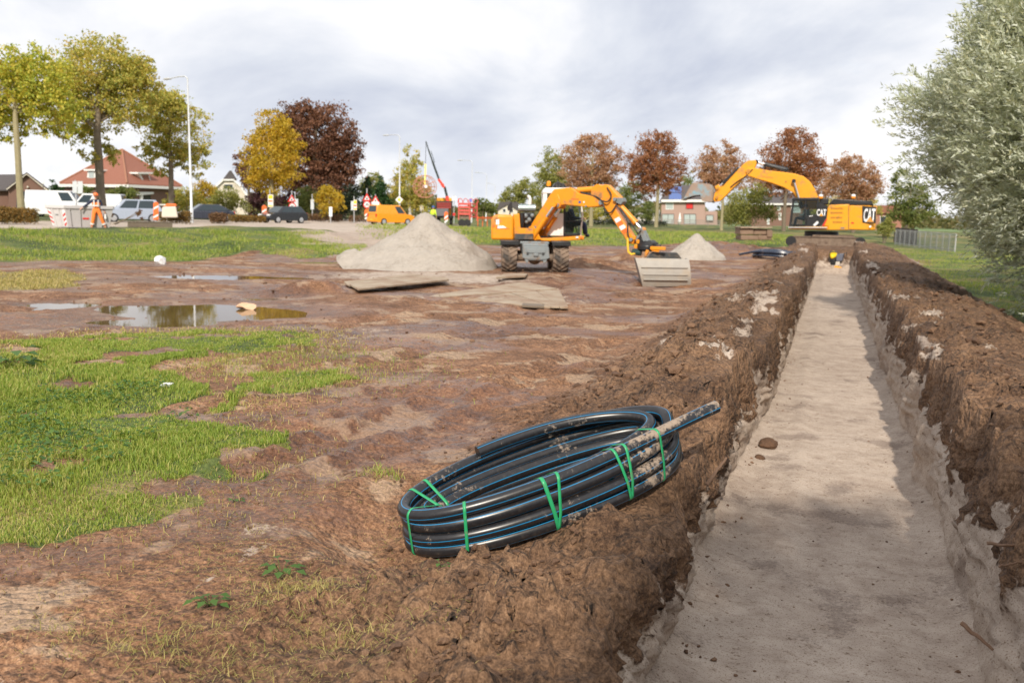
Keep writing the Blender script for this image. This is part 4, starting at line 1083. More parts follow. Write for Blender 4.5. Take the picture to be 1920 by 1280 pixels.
for k in range(5):
    a, b = side[5]; y0 = ym - 0.7 + k * 0.32
    m = MB(); m.bar((a + 0.15, y0 + .08, b + 0.06), (a - 0.16, y0 + .08, b - 0.05), 0.10, 0.06); m.build('bucket_tooth', SANDSTEEL, cx, 0.01)

# ================================================================ plate compactor in the trench
pc_p = G(1562, 511, FLOOR_Z + 0.02)
pc_p.z = FLOOR_Z + 0.02
pc = thing('plate_compactor', 'small yellow vibrating plate compactor with dark engine standing on the trench floor', 'compactor', pc_p, R(-8))
CY2 = paint('compactor_orange_paint', (0.88, 0.36, 0.02), 0.4, dirt=0.05); CY3 = paint('compactor_yellow_cap', (0.92, 0.62, 0.02), 0.4)
m = MB(); m.prism([(-0.40, 0.10), (-0.34, 0.03), (0.34, 0.03), (0.42, 0.10), (0.42, 0.14), (-0.40, 0.14)], -0.42, 0.38); m.build('base_plate', DGREY, pc, 0.02)
for pts in ([(-0.40, 0.14), (-0.30, 0.36), (-0.10, 0.14)], [(-0.02, 0.14), (0.12, 0.36), (0.42, 0.30), (0.40, 0.14)]):
    m = MB(); m.prism(pts, -0.36, -0.10); m.build('side_wing', CY2, pc, 0.02)
m = MB(); m.box((-0.02, 0.0, 0.42), (0.22, 0.5, 0.5)); m.build('engine', BLK, pc, 0.03)
m = MB(); m.lathe([(0.12, -0.1), (0.16, -0.05), (0.16, 0.08), (0.10, 0.12)], (-0.02, -0.18, 0.88), 'Y', 18); m.ball((-0.06, -0.2, 0.78), 0.11, 12, 8); m.build('yellow_cover', CY3, pc)
m = MB(); m.prism([(0.12, 0.55), (0.12, 0.90), (0.44, 0.95), (0.40, 0.58)], -0.25, 0.2); m.build('hood', paint('blue_grey_hood', (0.12, 0.13, 0.17), .5), pc, 0.03)
m = MB(); m.box((0.20, -0.12, 0.46), (0.20, 0.2, 0.20)); m.build('tank', paint('pale_tank', (0.55, 0.52, 0.46), .5), pc, 0.03)
m = MB(); m.tube([(-0.16, -0.2, 0.55), (-0.20, -0.25, 0.85), (-0.16, -0.3, 1.0), (0.16, -0.3, 1.02), (0.24, -0.25, 0.95), (0.24, -0.1, 0.6)], 0.022, 8); m.build('frame_bar', DGREY, pc)
m = MB(); m.tube([(0.4, 0, 0.9), (0.55, 0.05, 1.0), (0.55, 0.05, 0.82)], 0.02, 8); m.build('steering_handle', BLK, pc)
# ================================================================ coil of black water pipe in the foreground
def pipe_material():
    m, n, l, out = new_mat('black_pipe_with_blue_lines')
    b = n.new('ShaderNodeBsdfPrincipled')
    uv = n.new('ShaderNodeUVMap'); uv.uv_map = 'UVMap'
    sp = n.new('ShaderNodeSeparateXYZ'); l.new(uv.outputs[0], sp.inputs[0])
    fr = fmath(n, l, 'FRACT', fmath(n, l, 'MULTIPLY', sp.outputs[1], 4.0))
    st = fmath(n, l, 'LESS_THAN', fmath(n, l, 'ABSOLUTE', fmath(n, l, 'SUBTRACT', fr, 0.5)), 0.038)
    g = n.new('ShaderNodeNewGeometry')
    nz = n.new('ShaderNodeSeparateXYZ'); l.new(g.outputs['Normal'], nz.inputs[0])
    base = mixc(n, l, noise(n, l, g.outputs['Position'], 30, 4), (0.010, 0.010, 0.012), (0.022, 0.022, 0.025))
    c = mixc(n, l, st, base, (0.010, 0.20, 0.42))
    big = noise(n, l, g.outputs['Position'], 2.6, 4, 0.6); fin = noise(n, l, g.outputs['Position'], 26, 6, 0.75)
    ml = fmath(n, l, 'ADD', fmath(n, l, 'MULTIPLY', big, 0.62), fmath(n, l, 'MULTIPLY', fin, 0.48))
    att = nd(n, 'ShaderNodeVertexColor', layer_name='mud')
    sa = n.new('ShaderNodeSeparateColor'); l.new(att.outputs['Color'], sa.inputs[0])
    ml = fmath(n, l, 'ADD', ml, fmath(n, l, 'MULTIPLY', sa.outputs[0], fmath(n, l, 'ADD', 0.06, fmath(n, l, 'MULTIPLY', nz.outputs[2], 0.09))))
    mk = ramp(n, l, ml, [(0.640, (0, 0, 0)), (0.70, (1, 1, 1))])
    dust = ramp(n, l, fin, [(0.52, (0, 0, 0)), (0.8, (0.35, 0.35, 0.35))])
    c = mixc(n, l, dust, c, (0.12, 0.095, 0.075))
    c = mixc(n, l, mk, c, mixc(n, l, fin, (0.17, 0.12, 0.085), (0.40, 0.32, 0.25)))
    l.new(c, b.inputs['Base Color'])
    rg = mixc(n, l, mk, mixc(n, l, fin, (0.22, 0.22, 0.22), (0.38, 0.38, 0.38)), (0.92, 0.92, 0.92)); l.new(rg, b.inputs['Roughness'])
    bp = nd(n, 'ShaderNodeBump', Strength=0.5, Distance=0.006); l.new(fmath(n, l, 'MULTIPLY', mk, fin), bp.inputs['Height']); l.new(bp.outputs[0], b.inputs['Normal'])
    l.new(b.outputs[0], out.inputs[0])
    return m
M_PIPE = pipe_material()
def swept(name, pts, r, m, parent, n=18, twist=0.0, mud=None):
    pts = [Vector(p) for p in pts]; k = len(pts)
    vs, uv_, ref, acc = [], [], None, 0.0
    for i, p in enumerate(pts):
        t = (pts[min(i + 1, k - 1)] - pts[max(i - 1, 0)]).normalized()
        if ref is None: ref = Vector((0, 0, 1))
        x = t.cross(ref).normalized(); y = x.cross(t).normalized(); ref = y
        if i: acc += (p - pts[i - 1]).length
        for j in range(n):
            a = 2 * math.pi * j / n + twist * acc
            vs.append(p + x * (r * math.cos(a)) + y * (r * math.sin(a)))
    fs, fu = [], []
    for i in range(k - 1):
        for j in range(n):
            j2 = (j + 1) % n
            fs.append((i * n + j, i * n + j2, (i + 1) * n + j2, (i + 1) * n + j)); fu.append((j / n, (j + 1) / n))
    me = bpy.data.meshes.new(name); me.from_pydata([tuple(v) for v in vs], [], fs + [tuple(range(n))[::-1], tuple((k - 1) * n + j for j in range(n))]); me.update()
    ul = me.uv_layers.new(name='UVMap')
    for p, (a, b) in zip(me.polygons, fu):
        for li, v in zip(p.loop_indices, (a, b, b, a)): ul.data[li].uv = (0, v)
    for p in list(me.polygons)[-2:]:
        for li in p.loop_indices: ul.data[li].uv = (0, 0.0)
    q = np.zeros((len(vs), 4)); q[:, 3] = 1
    if mud is not None: q[:, 0] = np.repeat(np.array(mud), n)
    add_attr(me, 'mud', q)
    o = link(name, me, m, parent, True); me.set_sharp_from_angle(angle=R(50))
    return o
coil = thing('pipe_coil', 'large coil of black pipe with blue stripes and green straps beside the trench', 'pipe coil', (cc.x, cc.y, cc.z - 0.2))
bpy.context.view_layer.update()
inv = Matrix.Translation(-coil.location)
def cpt(th, a, b, h, wob=0.0):
    # flattened loop: th=0 right end, pi/2 far side, pi left end, 3pi/2 near side
    c_, s_ = math.cos(th), math.sin(th)
    e = 0.86; h = h * (0.90 + 0.13 * c_)
    x = math.copysign(abs(c_) ** e, c_) * a; y = math.copysign(abs(s_) ** (2 - e), s_) * b if False else s_ * b
    return inv @ (cc + ea * x + eb * y + en * h)
loops = []
def loop_pts(t0, t1, a0, a1, b0, b1, h0, h1, n=110, end=None, start=None, wv=0.0):
    pts = []
    for i in range(n):
        u = i / (n - 1)
        th = t0 + (t1 - t0) * u
        su = u * u * (3 - 2 * u)
        pts.append(cpt(th, a0 + (a1 - a0) * su, b0 + (b1 - b0) * su, h0 + (h1 - h0) * su + wv * math.sin(3 * th + t0)))
    return pts
TP = 2 * math.pi
# three stacked outer turns, two inner turns, and the loose ends
outer = []
outer += loop_pts(-0.3, TP - 0.3, A_, A_ * 0.995, B_ + .01, B_ + .03, -0.150, -0.135, 120)
outer += loop_pts(TP - 0.3, 2 * TP - 0.3, A_ * 0.995, A_ * 0.99, B_ + .03, B_ + .04, -0.055, -0.030, 120)[1:]
outer += loop_pts(2 * TP - 0.3, 3 * TP - 0.3, A_ * 0.99, A_ * 0.97, B_ + .04, B_ + .02, 0.045, 0.075, 120)[1:]
outer += loop_pts(3 * TP - 0.3, 4 * TP - 1.75, A_ * 0.97, A_ * 0.99, B_ + .02, B_ - 0.0, 0.135, 0.170, 110)[1:]
for _ in range(10):
    outer = [outer[0]] + [(outer[k - 1] + outer[k] * 2 + outer[k + 1]) / 4 for k in range(1, len(outer) - 1)] + [outer[-1]]
# loose end: leaves the near side and runs straight past the right end
P0, P1 = outer[-1], outer[-2]
tipw = inv @ at(1343, 762, 6.12)
d0 = (P0 - P1).normalized()
L_ = (tipw - P0).length
ends = []
for i in range(1, 40):
    u = i / 39
    b0, b1, b2, b3 = P0, P0 + d0 * L_ * 0.33, P0.lerp(tipw, 0.66) + Vector((0, 0, 0.0)), tipw
    ends.append(b0 * (1 - u) ** 3 + b1 * 3 * u * (1 - u) ** 2 + b2 * 3 * u * u * (1 - u) + b3 * u ** 3)
full = outer + ends
mudv = [0.15 + 0.55 * (1 if math.sin(0) > 1 else 0)] * len(full)
for i, p in enumerate(full):
    near = (p - (inv @ cc)).dot(eb) < -0.25
    right = (p - (inv @ cc)).dot(ea)
    mudv[i] = (0.42 if near else 0.0) * float(np.clip((right + 0.9) / 1.2, 0, 1))
    if i > len(full) - 60: mudv[i] = max(mudv[i], 0.78 * min(1, (i - len(full) + 60) / 40))
swept('pipe', full, PR, M_PIPE, coil, 18, 0.10, mudv)
inner = loop_pts(0.25, TP + 0.25, A_ * 0.93, A_ * 0.90, B_ - 0.08, B_ - 0.09, -0.04, 0.02, 120)
inner += loop_pts(TP + 0.25, 2 * TP - 0.05, A_ * 0.90, A_ * 0.84, B_ - 0.09, B_ - 0.11, 0.03, 0.13, 120)[1:]
inner += loop_pts(2 * TP - 0.05, 2 * TP + 1.9, A_ * 0.84, A_ * 0.90, B_ - 0.11, B_ - 0.02, 0.14, 0.225, 60)[1:]
for _ in range(10):
    inner = [inner[0]] + [(inner[k - 1] + inner[k] * 2 + inner[k + 1]) / 4 for k in range(1, len(inner) - 1)] + [inner[-1]]
swept('pipe', inner, PR, M_PIPE, coil, 18, -0.08, [0.05] * len(inner))
inner2 = loop_pts(-0.6, TP - 0.75, A_ * 0.83, A_ * 0.80, B_ - 0.15, B_ - 0.16, -0.10, -0.02, 110) + loop_pts(TP - 0.75, 2 * TP - 0.9, A_ * 0.80, A_ * 0.76, B_ - 0.16, B_ - 0.18, -0.02, 0.06, 100)[1:]
swept('pipe', inner2, PR, M_PIPE, coil, 18, 0.05, [0.1] * len(inner2))
# green plastic straps round the bundle
STRAP = paint('green_plastic_strap', (0.025, 0.33, 0.13), 0.35, var=0.25, sc=20, dirt=0.12, dirt_sc=14)
def strap(th, dth=0.0, w=0.009):
    """a band pulled tight round every turn of the bundle at this angle"""
    cq = cpt(th, A_ * 0.93, B_ - 0.08, 0.04); t = (cpt(th + 0.01, A_ * 0.93, B_ - 0.08, 0.04) - cq).normalized()
    rad = t.cross(en).normalized(); nn = rad.cross(t).normalized()
    pts = []
    for path in (full, inner, inner2):
        for a, b in zip(path[:-1], path[1:]):
            da, db = (a - cq).dot(t), (b - cq).dot(t)
            if da * db <= 0 and (a - cq).length < 0.25:
                p = a.lerp(b, da / (da - db) if da != db else 0) - cq
                for k in range(16): pts.append((round(p.dot(rad) + (PR + .003) * math.cos(TP * k / 16), 5), round(p.dot(nn) + (PR + .003) * math.sin(TP * k / 16), 5)))
    pts = sorted(set(pts))
    def half(ps):
        h = []
        for p in ps:
            while len(h) > 1 and (h[-1][0] - h[-2][0]) * (p[1] - h[-2][1]) - (h[-1][1] - h[-2][1]) * (p[0] - h[-2][0]) <= 0: h.pop()
            h.append(p)
        return h
    hull = half(pts)[:-1] + half(pts[::-1])[:-1]
    K = len(hull); mx = max(abs(y) for x, y in hull)
    vs = []
    for (x, y) in hull:
        p = cq + rad * x + nn * y + t * (dth * y / mx)
        vs += [p - t * w, p + t * w]
    m_ = MB(); m_.add(vs, [(2 * i, 2 * i + 1, (2 * i + 3) % (2 * K), (2 * i + 2) % (2 * K)) for i in range(K)])
    o = m_.build('strap', STRAP, coil)
    s = o.modifiers.new('thickness', 'SOLIDIFY'); s.thickness = 0.002
for (th, dth, w) in ((3.98, 0.03, 0.010), (4.60, -0.015, 0.013), (4.65, 0.045, 0.010), (5.07, -0.02, 0.010), (5.13, 0.03, 0.010), (5.50, 0.02, 0.010), (2.62, 0.03, 0.011), (2.47, -0.03, 0.011), (3.35, 0.02, 0.009)):
    strap(th, dth, w)

# second coil, far off on the left bank, lying flat
M_PIPE2 = paint('blue_black_pipe', (0.020, 0.030, 0.055), 0.28, var=0.4, sc=3, dirt=0.08)
c2 = G(1464, 472, 0.42); c2.z = hz(c2.x, c2.y) + 0.05
coil2 = thing('pipe_coil', 'flat coil of dark blue pipe lying on the spoil bank before the yellow crawler excavator', 'pipe coil', c2)
for (rr, h) in ((1.28, 0.06), (1.24, 0.16), (1.16, 0.26), (1.02, 0.06), (0.98, 0.17), (0.9, 0.27), (1.30, 0.22)):
    m = MB(); m.tube([(rr * math.cos(t), rr * 0.92 * math.sin(t), h + 0.02 * math.sin(3 * t + rr)) for t in np.linspace(0, TP, 41)], 0.055, 8, False); m.build('pipe', M_PIPE2, coil2)
m = MB(); m.tube([(-0.9, -0.9, 0.25), (-1.3, -0.7, 0.2), (-1.9, -0.35, 0.05)], 0.055, 8); m.build('pipe', M_PIPE2, coil2)
m = MB(); m.box((0.5, -1.2, 0.12), (0.30, 0.06, 0.12)); m.build('label_tag', WHITE_S, coil2, 0.01)

# ================================================================ heaps of sand
M_SAND = None
def sand_mat():
    m, n, l, out = new_mat('heap_sand')
    b = nd(n, 'ShaderNodeBsdfPrincipled', Roughness=0.95)
    g = n.new('ShaderNodeNewGeometry').outputs['Position']
    n1 = noise(n, l, g, 1.4, 6, 0.6); n2 = noise(n, l, g, 9, 6, 0.7); n3 = noise(n, l, g, 45, 4, 0.7)
    f = fmath(n, l, 'ADD', fmath(n, l, 'MULTIPLY', n1, 0.5), fmath(n, l, 'MULTIPLY', n2, 0.5))
    c = ramp(n, l, f, [(0.36, (0.30, 0.26, 0.215)), (0.48, (0.41, 0.365, 0.315)), (0.64, (0.48, 0.43, 0.375))])
    l.new(c, b.inputs['Base Color'])
    bp = nd(n, 'ShaderNodeBump', Strength=0.9, Distance=0.08); l.new(fmath(n, l, 'ADD', n2, fmath(n, l, 'MULTIPLY', n3, 0.4)), bp.inputs['Height']); l.new(bp.outputs[0], b.inputs['Normal'])
    l.new(b.outputs[0], out.inputs[0]); return m
M_SAND = sand_mat()
def sand_heap(c, rx, ry, h, peak, label, seed, skew=0.0, extra=()):
    nr, na = 60, 120
    vs = []
    for i in range(nr + 1):
        for k in range(na):
            a = TP * k / na; r = i / nr
            vs.append((r * math.cos(a), r * math.sin(a)))
    uvp = np.array(vs)
    x = uvp[:, 0] * rx * (1 + 0.10 * fbm(uvp[:, 0] * 1.5 + seed, uvp[:, 1] * 1.5, 2, seed)) ; y = uvp[:, 1] * ry
    dx, dy = uvp[:, 0] - peak[0], uvp[:, 1] - peak[1]
    r = np.hypot(uvp[:, 0], uvp[:, 1])
    dist = np.hypot(dx, dy) / np.maximum(1e-3, (1 + np.where(r > 1e-6, (dx * peak[0] + dy * peak[1]) * -0.0, 0)))
    k = np.clip(1 - dist / (1 + 0.55 * np.hypot(*peak)), 0, 1)
    z = h * (0.80 * k ** 0.95 + 0.20 * k ** 2.5) * sst(1.0, 0.86, r) 
    z = np.minimum(z, h * 0.90 + 0.3 * np.maximum(0, z - h * 0.90))
    for (ex, ey, er, eh) in extra:
        z = np.maximum(z, eh * np.clip(1 - np.hypot(uvp[:, 0] - ex, (uvp[:, 1] - ey)) / er, 0, 1) ** 0.9)
    ang = np.arctan2(y, x)
    z = z * (1 + 0.10 * fbm(np.cos(ang) * 2.2 + seed, np.sin(ang) * 2.2, 3, seed + 1) * sst(0.12, 0.5, r)) + 0.09 * fbm(x * 0.8 + seed, y * 0.8, 5, seed + 3) * sst(0, 0.4, z) + 0.03 * billow(x * 3, y * 3, 3, seed + 5) * sst(0, 0.3, z) - 0.04
    gx, gy = c.x + x * cY - y * sY, c.y + x * sY + y * cY
    zz = z + np.where(r > 0.8, base_z(gx, gy) - c.z, (base_z(gx, gy) - c.z) * 0.8)
    idx = np.arange((nr + 1) * na).reshape(nr + 1, na)
    q = np.stack([idx[:-1], idx[1:], np.roll(idx[1:], -1, 1), np.roll(idx[:-1], -1, 1)], -1).reshape(-1, 4)
    me = mesh_np('sand_heap', np.stack([x, y, zz], -1), q)
    o = link('sand_heap', me, M_SAND, None, True)
    o.location = c; o.rotation_euler = (0, 0, YAW)
    tag(o, label, 'sand heap')
    return o
hc = G(788, 500); hc.z = hz(hc.x, hc.y)
sand_heap(hc, 2.95, 2.5, 2.12, (0.05, 0.15), 'large pale sand heap left of the wheeled excavator', 5, extra=((-0.75, -0.15, 0.42, 0.7),))
hc2 = G(1302, 486); hc2.z = hz(hc2.x, hc2.y)
sand_heap(hc2, 1.55, 1.4, 1.35, (0.05, 0.1), 'small sand heap behind the grading bucket', 9, extra=((0.45, -0.2, 0.45, 0.45),))

# ================================================================ timber mats laid on the mud
M_WOOD = paint('muddy_pale_timber', (0.37, 0.30, 0.22), 0.8, var=0.28, sc=5, dirt=0.55, dirt_col=(0.27, 0.185, 0.125), dirt_sc=1.3, bump=0.35)
M_WOODD = paint('dark_wet_timber', (0.16, 0.125, 0.09), 0.7, var=0.3, sc=5, bump=0.4)
def board_mat(label, corners, n, th, zoff, tilt=0.0, m_=None):
    """n planks side by side filling the quad given by four ground pixels"""
    P = [G(a, b) for a, b in corners]
    o = sum(P, Vector()) / 4; o.z = hz(o.x, o.y) + zoff
    t = thing('timber_mat', label, 'timber mat', o)
    for k in range(n):
        u0, u1 = (k + 0.02) / n, (k + 0.98) / n
        q = [P[0].lerp(P[3], u0), P[1].lerp(P[2], u0), P[1].lerp(P[2], u1), P[0].lerp(P[3], u1)]
        jz = random.uniform(-0.008, 0.008)
        m = MB()
        top = [(v.x - o.x, v.y - o.y, jz + tilt * (1 if i in (1, 2) else 0)) for i, v in enumerate(q)]
        m.add([(a, b, c - th) for a, b, c in top] + top, [(3, 2, 1, 0), (4, 5, 6, 7), (0, 1, 5, 4), (1, 2, 6, 5), (2, 3, 7, 6), (3, 0, 4, 7)])
        m.build('plank', m_ or M_WOOD, t, 0.008)
    return t
board_mat('stack of pale planks jutting up at the foot of the large sand heap', [(655, 546), (832, 530), (842, 536), (672, 556)], 2, 0.05, 0.17)
board_mat('wide pale timber mat lying behind the stack of planks', [(645, 537), (770, 521), (835, 529), (656, 546)], 3, 0.04, 0.12)
board_mat('sand-strewn timber mat lying in the mud before the wheeled excavator', [(850, 562), (1000, 577), (1066, 578), (1048, 543)], 4, 0.05, 0.07)
board_mat('mud-smeared timber mat half buried left of the sand-strewn mat', [(745, 566), (905, 556), (1045, 545), (985, 532)], 4, 0.05, 0.09)
board_mat('short pale board near the front wheels of the wheeled excavator', [(930, 529), (985, 526), (990, 521), (945, 521)], 2, 0.06, 0.12)
board_mat('dark board edge sticking out from under the sand-strewn mat', [(978, 577), (1020, 579), (1020, 575), (980, 573)], 1, 0.05, 0.08, 0, M_WOODD)

# brown block of stacked sods behind the far coil
sb_o = at(1414, 446, 56.0); sb_o.z = hz(sb_o.x, sb_o.y)
sodm = paint('stacked_sod_earth', (0.24, 0.165, 0.115), 0.95, var=0.35, sc=3, bump=0.8)
t = thing('earth_bunker', 'low bunker of brown earth slabs with a pale top board left of the crawler excavator', 'earth bunker', sb_o, YAW)
FB = Frame(sb_o, YAW)
for (x0, x1, y0, y1) in ((1387, 1412, 428, 440), (1413, 1436, 429, 440), (1437, 1447, 430, 445), (1388, 1420, 441, 450), (1421, 1446, 441, 450)):
    m = MB(); m.prism(FB.poly([(x0, y0), (x1, y0 + .5), (x1 + .5, y1), (x0 - .5, y1)]), random.uniform(-.3, -.1), 1.2); m.build('slab', sodm, t, 0.05)
m = MB(); m.prism(FB.poly([(1386, 425.5), (1445, 425), (1446, 427.5), (1387, 428)]), -0.35, 1.3); m.build('top_board', M_WOOD, t, 0.01)

# ================================================================ clods of earth
def clods(name, pts, sizes, m, seed=3, sq=0.7, sub=2):
    rg = np.random.default_rng(seed)
    ico = bmesh.new(); bmesh.ops.create_icosphere(ico, subdivisions=sub, radius=1.0)
    bv = np.array([v.co[:] for v in ico.verts]); ico.verts.index_update(); bf = np.array([[v.index for v in f.verts] for f in ico.faces]); ico.free()
    n, k = len(pts), len(bv)
    V = np.zeros((n, k, 3))
    for i in range(n):
        d = 1 + 0.45 * pn(bv[:, 0] * 1.7 + i * 3.1, bv[:, 1] * 1.7 + bv[:, 2] * 1.3 + i, seed) + 0.30 * pn(bv[:, 0] * 4 + i, bv[:, 2] * 4 - bv[:, 1] * 3 + i * 2.2, seed + 1) + rg.uniform(-.22, .22, k)
        s = sizes[i] * np.array([rg.uniform(.8, 1.3), rg.uniform(.8, 1.3), sq * rg.uniform(.75, 1.2)])
        q = bv * d[:, None] * s
        a = rg.uniform(0, TP); ca, sa = math.cos(a), math.sin(a)
        V[i] = np.stack([q[:, 0] * ca - q[:, 1] * sa, q[:, 0] * sa + q[:, 1] * ca, q[:, 2]], -1) + pts[i]
    Fc = (bf[None] + (np.arange(n) * k)[:, None, None]).reshape(-1, 3)
    o = link(name, mesh_np(name, V.reshape(-1, 3), None, Fc), m, None, True)
    tag(o, kind='stuff')
    return o
def clod_material():
    m, n, l, out = new_mat('clod_earth')
    b = nd(n, 'ShaderNodeBsdfPrincipled', Roughness=0.9)
    g = n.new('ShaderNodeNewGeometry')
    p = g.outputs['Position']
    n2 = noise(n, l, p, 9, 6, 0.7); n3 = noise(n, l, p, 70, 5, 0.75)
    f = fmath(n, l, 'ADD', fmath(n, l, 'MULTIPLY', n2, 0.4), fmath(n, l, 'ADD', fmath(n, l, 'MULTIPLY', n3, 0.3), fmath(n, l, 'MULTIPLY', g.outputs['Random Per Island'], 0.3)))
    c = ramp(n, l, f, [(0.25, (0.06, 0.030, 0.017)), (0.45, (0.14, 0.075, 0.042)), (0.62, (0.22, 0.125, 0.072)), (0.8, (0.33, 0.21, 0.13))])
    l.new(c, b.inputs['Base Color'])
    bp = nd(n, 'ShaderNodeBump', Strength=1.0, Distance=0.03); l.new(fmath(n, l, 'ADD', n2, fmath(n, l, 'MULTIPLY', n3, 0.5)), bp.inputs['Height']); l.new(bp.outputs[0], b.inputs['Normal'])
    l.new(b.outputs[0], out.inputs[0]); return m
M_CLOD = clod_material()
gX, gY, gZ = SITE_GRID
_flatx = gX[:, :c0]; _flatz = gZ[:, :c0]; _rightx = gX[:, c3:]; _rightz = gZ[:, c3:]
def surf(x, y):
    """height of the modelled surface (left field or right bank) by nearest grid point"""
    i = np.clip(np.searchsorted(ys, y), 0, ny - 1)
    out = np.empty(len(x))
    for k in range(len(x)):
        if x[k] < 0:
            row = _flatx[i[k]]; j = min(len(row) - 1, int(np.searchsorted(row, x[k]))); out[k] = _flatz[i[k], j]
        else:
            row = _rightx[i[k]]; j = min(len(row) - 1, int(np.searchsorted(row, x[k]))); out[k] = _rightz[i[k], j]
    return out
rg = np.random.default_rng(21)
def scatter_bank(n, x0, x1, y0, y1, smin, smax, bias=1.0):
    y = y0 * (y1 / y0) ** rg.random(n)
    x = x0 + (x1 - x0) * rg.random(n) ** bias
    s = smin * (smax / smin) ** (rg.random(n) ** 1.8)
    return x, y, s
xs_, ys_, ss_ = [], [], []
for args in ((1800, -2.7, -1.12, 2.2, 9.0, 0.004, 0.020), (900, -1.7, -1.1, 2.2, 14.0, 0.006, 0.028), (1100, 1.16, 2.9, 3.0, 14.0, 0.006, 0.028), (700, -2.6, -1.15, 8.0, 40.0, 0.02, 0.07), (700, 1.15, 3.7, 8.0, 42.0, 0.02, 0.07), (1400, -7.5, -2.2, 2.5, 14.0, 0.004, 0.018), (500, -22, -3, 12, 34.0, 0.012, 0.05)):
    a, b, c = scatter_bank(*args); xs_.append(a); ys_.append(b); ss_.append(c)
xs_, ys_, ss_ = map(np.concatenate, (xs_, ys_, ss_))
so = clods('soil_crumbs', np.stack([xs_, ys_, surf(xs_, ys_) + ss_ * 0.05], -1), ss_, M_CLOD, sub=1)
so.data.polygons.foreach_set('use_smooth', np.zeros(len(so.data.polygons), bool))
# crumbs fallen on the trench floor, most of them along its foot
nfl = 420
yf = 2.6 * (30 / 2.6) ** rg.random(nfl); uf = rg.random(nfl)
fl_x = np.where(rg.random(nfl) < .6, np.interp(yf, ys, fl_l) + 0.05 + rg.exponential(.13, nfl), np.where(rg.random(nfl) < .6, np.interp(yf, ys, fl_r) - 0.05 - rg.exponential(.10, nfl), rg.uniform(-.7, .8, nfl)))
sf = 0.004 * (0.020 / 0.004) ** (rg.random(nfl) ** 2.2)
iy = np.clip(np.searchsorted(ys, yf), 0, ny - 1); zf = np.array([np.interp(a, gX[k, FLOOR_COLS], gZ[k, FLOOR_COLS]) for a, k in zip(fl_x, iy)])
so = clods('trench_floor_crumbs', np.stack([fl_x, yf, zf + sf * .2], -1), sf, M_CLOD, 5, .7, 1)
so.data.polygons.foreach_set('use_smooth', np.zeros(len(so.data.polygons), bool))
# the large lumps heaped against the coil and along the trench edge
def lump(px, py, z, r, label, sq=0.75, seed=0, floor=False):
    p = G(px, py, z)
    if not floor: p.z = float(surf(np.array([p.x]), np.array([p.y]))[0]) + r * sq * 0.05
    ico = bmesh.new(); bmesh.ops.create_icosphere(ico, subdivisions=4, radius=1.0)
    me = bpy.data.meshes.new('earth_lump'); ico.to_mesh(me); ico.free()
    v = np.empty(len(me.vertices) * 3); me.vertices.foreach_get('co', v); v = v.reshape(-1, 3)
    a, b, c = v[:, 0] + seed * 3.7, v[:, 1] - seed * 1.9, v[:, 2] + seed * 0.9
    k = r / 0.2
    tri = lambda fn, sc, o, sd, g_: (fn(a * sc, b * sc, o, sd, g_) + fn(b * sc + 7, c * sc, o, sd + 7, g_) + fn(c * sc - 5, a * sc, o, sd + 13, g_)) / 1.9
    d_ = 1 + 0.26 * tri(fbm, 1.2, 3, seed, .5) + 0.10 * tri(billow, 2.2 * k, 2, seed + 40, .6) + 0.055 * tri(billow, 5.5 * k, 3, seed + 80, .75)
    v = v * d_[:, None] * np.array([r * 1.25, r, r * sq])
    me.vertices.foreach_set('co', v.ravel()); me.update()
    o = link('earth_lump', me, M_CLOD, None, True)
    o.location = p; o.rotation_euler = (0, 0, seed * 1.3)
    tag(o, label, 'earth lump', 'lumps of earth along the trench edge')
lump(1440, 832, -0.53, 0.085, 'crumbled brown clod fallen onto the sand of the trench floor', .6, 18, True)
lump(1424, 858, -0.55, 0.04, 'small grey-brown clod on the trench floor beside the larger fallen one', .7, 19, True)
# sticks and roots
M_TWIG = paint('root_wood', (0.20, 0.115, 0.07), 0.8, var=0.3, sc=20)
def stick(label, pts, r=0.010):
    P = [Vector(p) for p in pts]
    o = MB(); q = []
    for a, b in zip(P[:-1], P[1:]):
        for k in range(4): q.append(a.lerp(b, k / 4) + Vector([random.uniform(-.004, .004) for _ in range(3)]))
    q.append(P[-1])
    o.tube(q, [r * (1 - 0.5 * i / len(q)) for i in range(len(q))], 6)
    tag(o.build('root', M_TWIG), label, 'root')
stick('brown root poking from the left trench wall below the pipe end', [at(1326, 908, 6.05), at(1345, 880, 6.1), at(1362, 858, 6.2)], 0.014)
stick('reddish root lying in the right trench wall low in the picture', [at(1802, 1168, 4.35), at(1830, 1190, 4.3), at(1862, 1218, 4.25)], 0.012)
stick('pale root sticking straight out of the right trench wall', [at(1850, 1018, 4.75), at(1885, 1022, 4.7), at(1930, 1020, 4.7)], 0.010)
stick('thin root hanging from the right bank above the reddish root', [at(1872, 1062, 4.6), at(1900, 1056, 4.6), at(1925, 1052, 4.6)], 0.006)

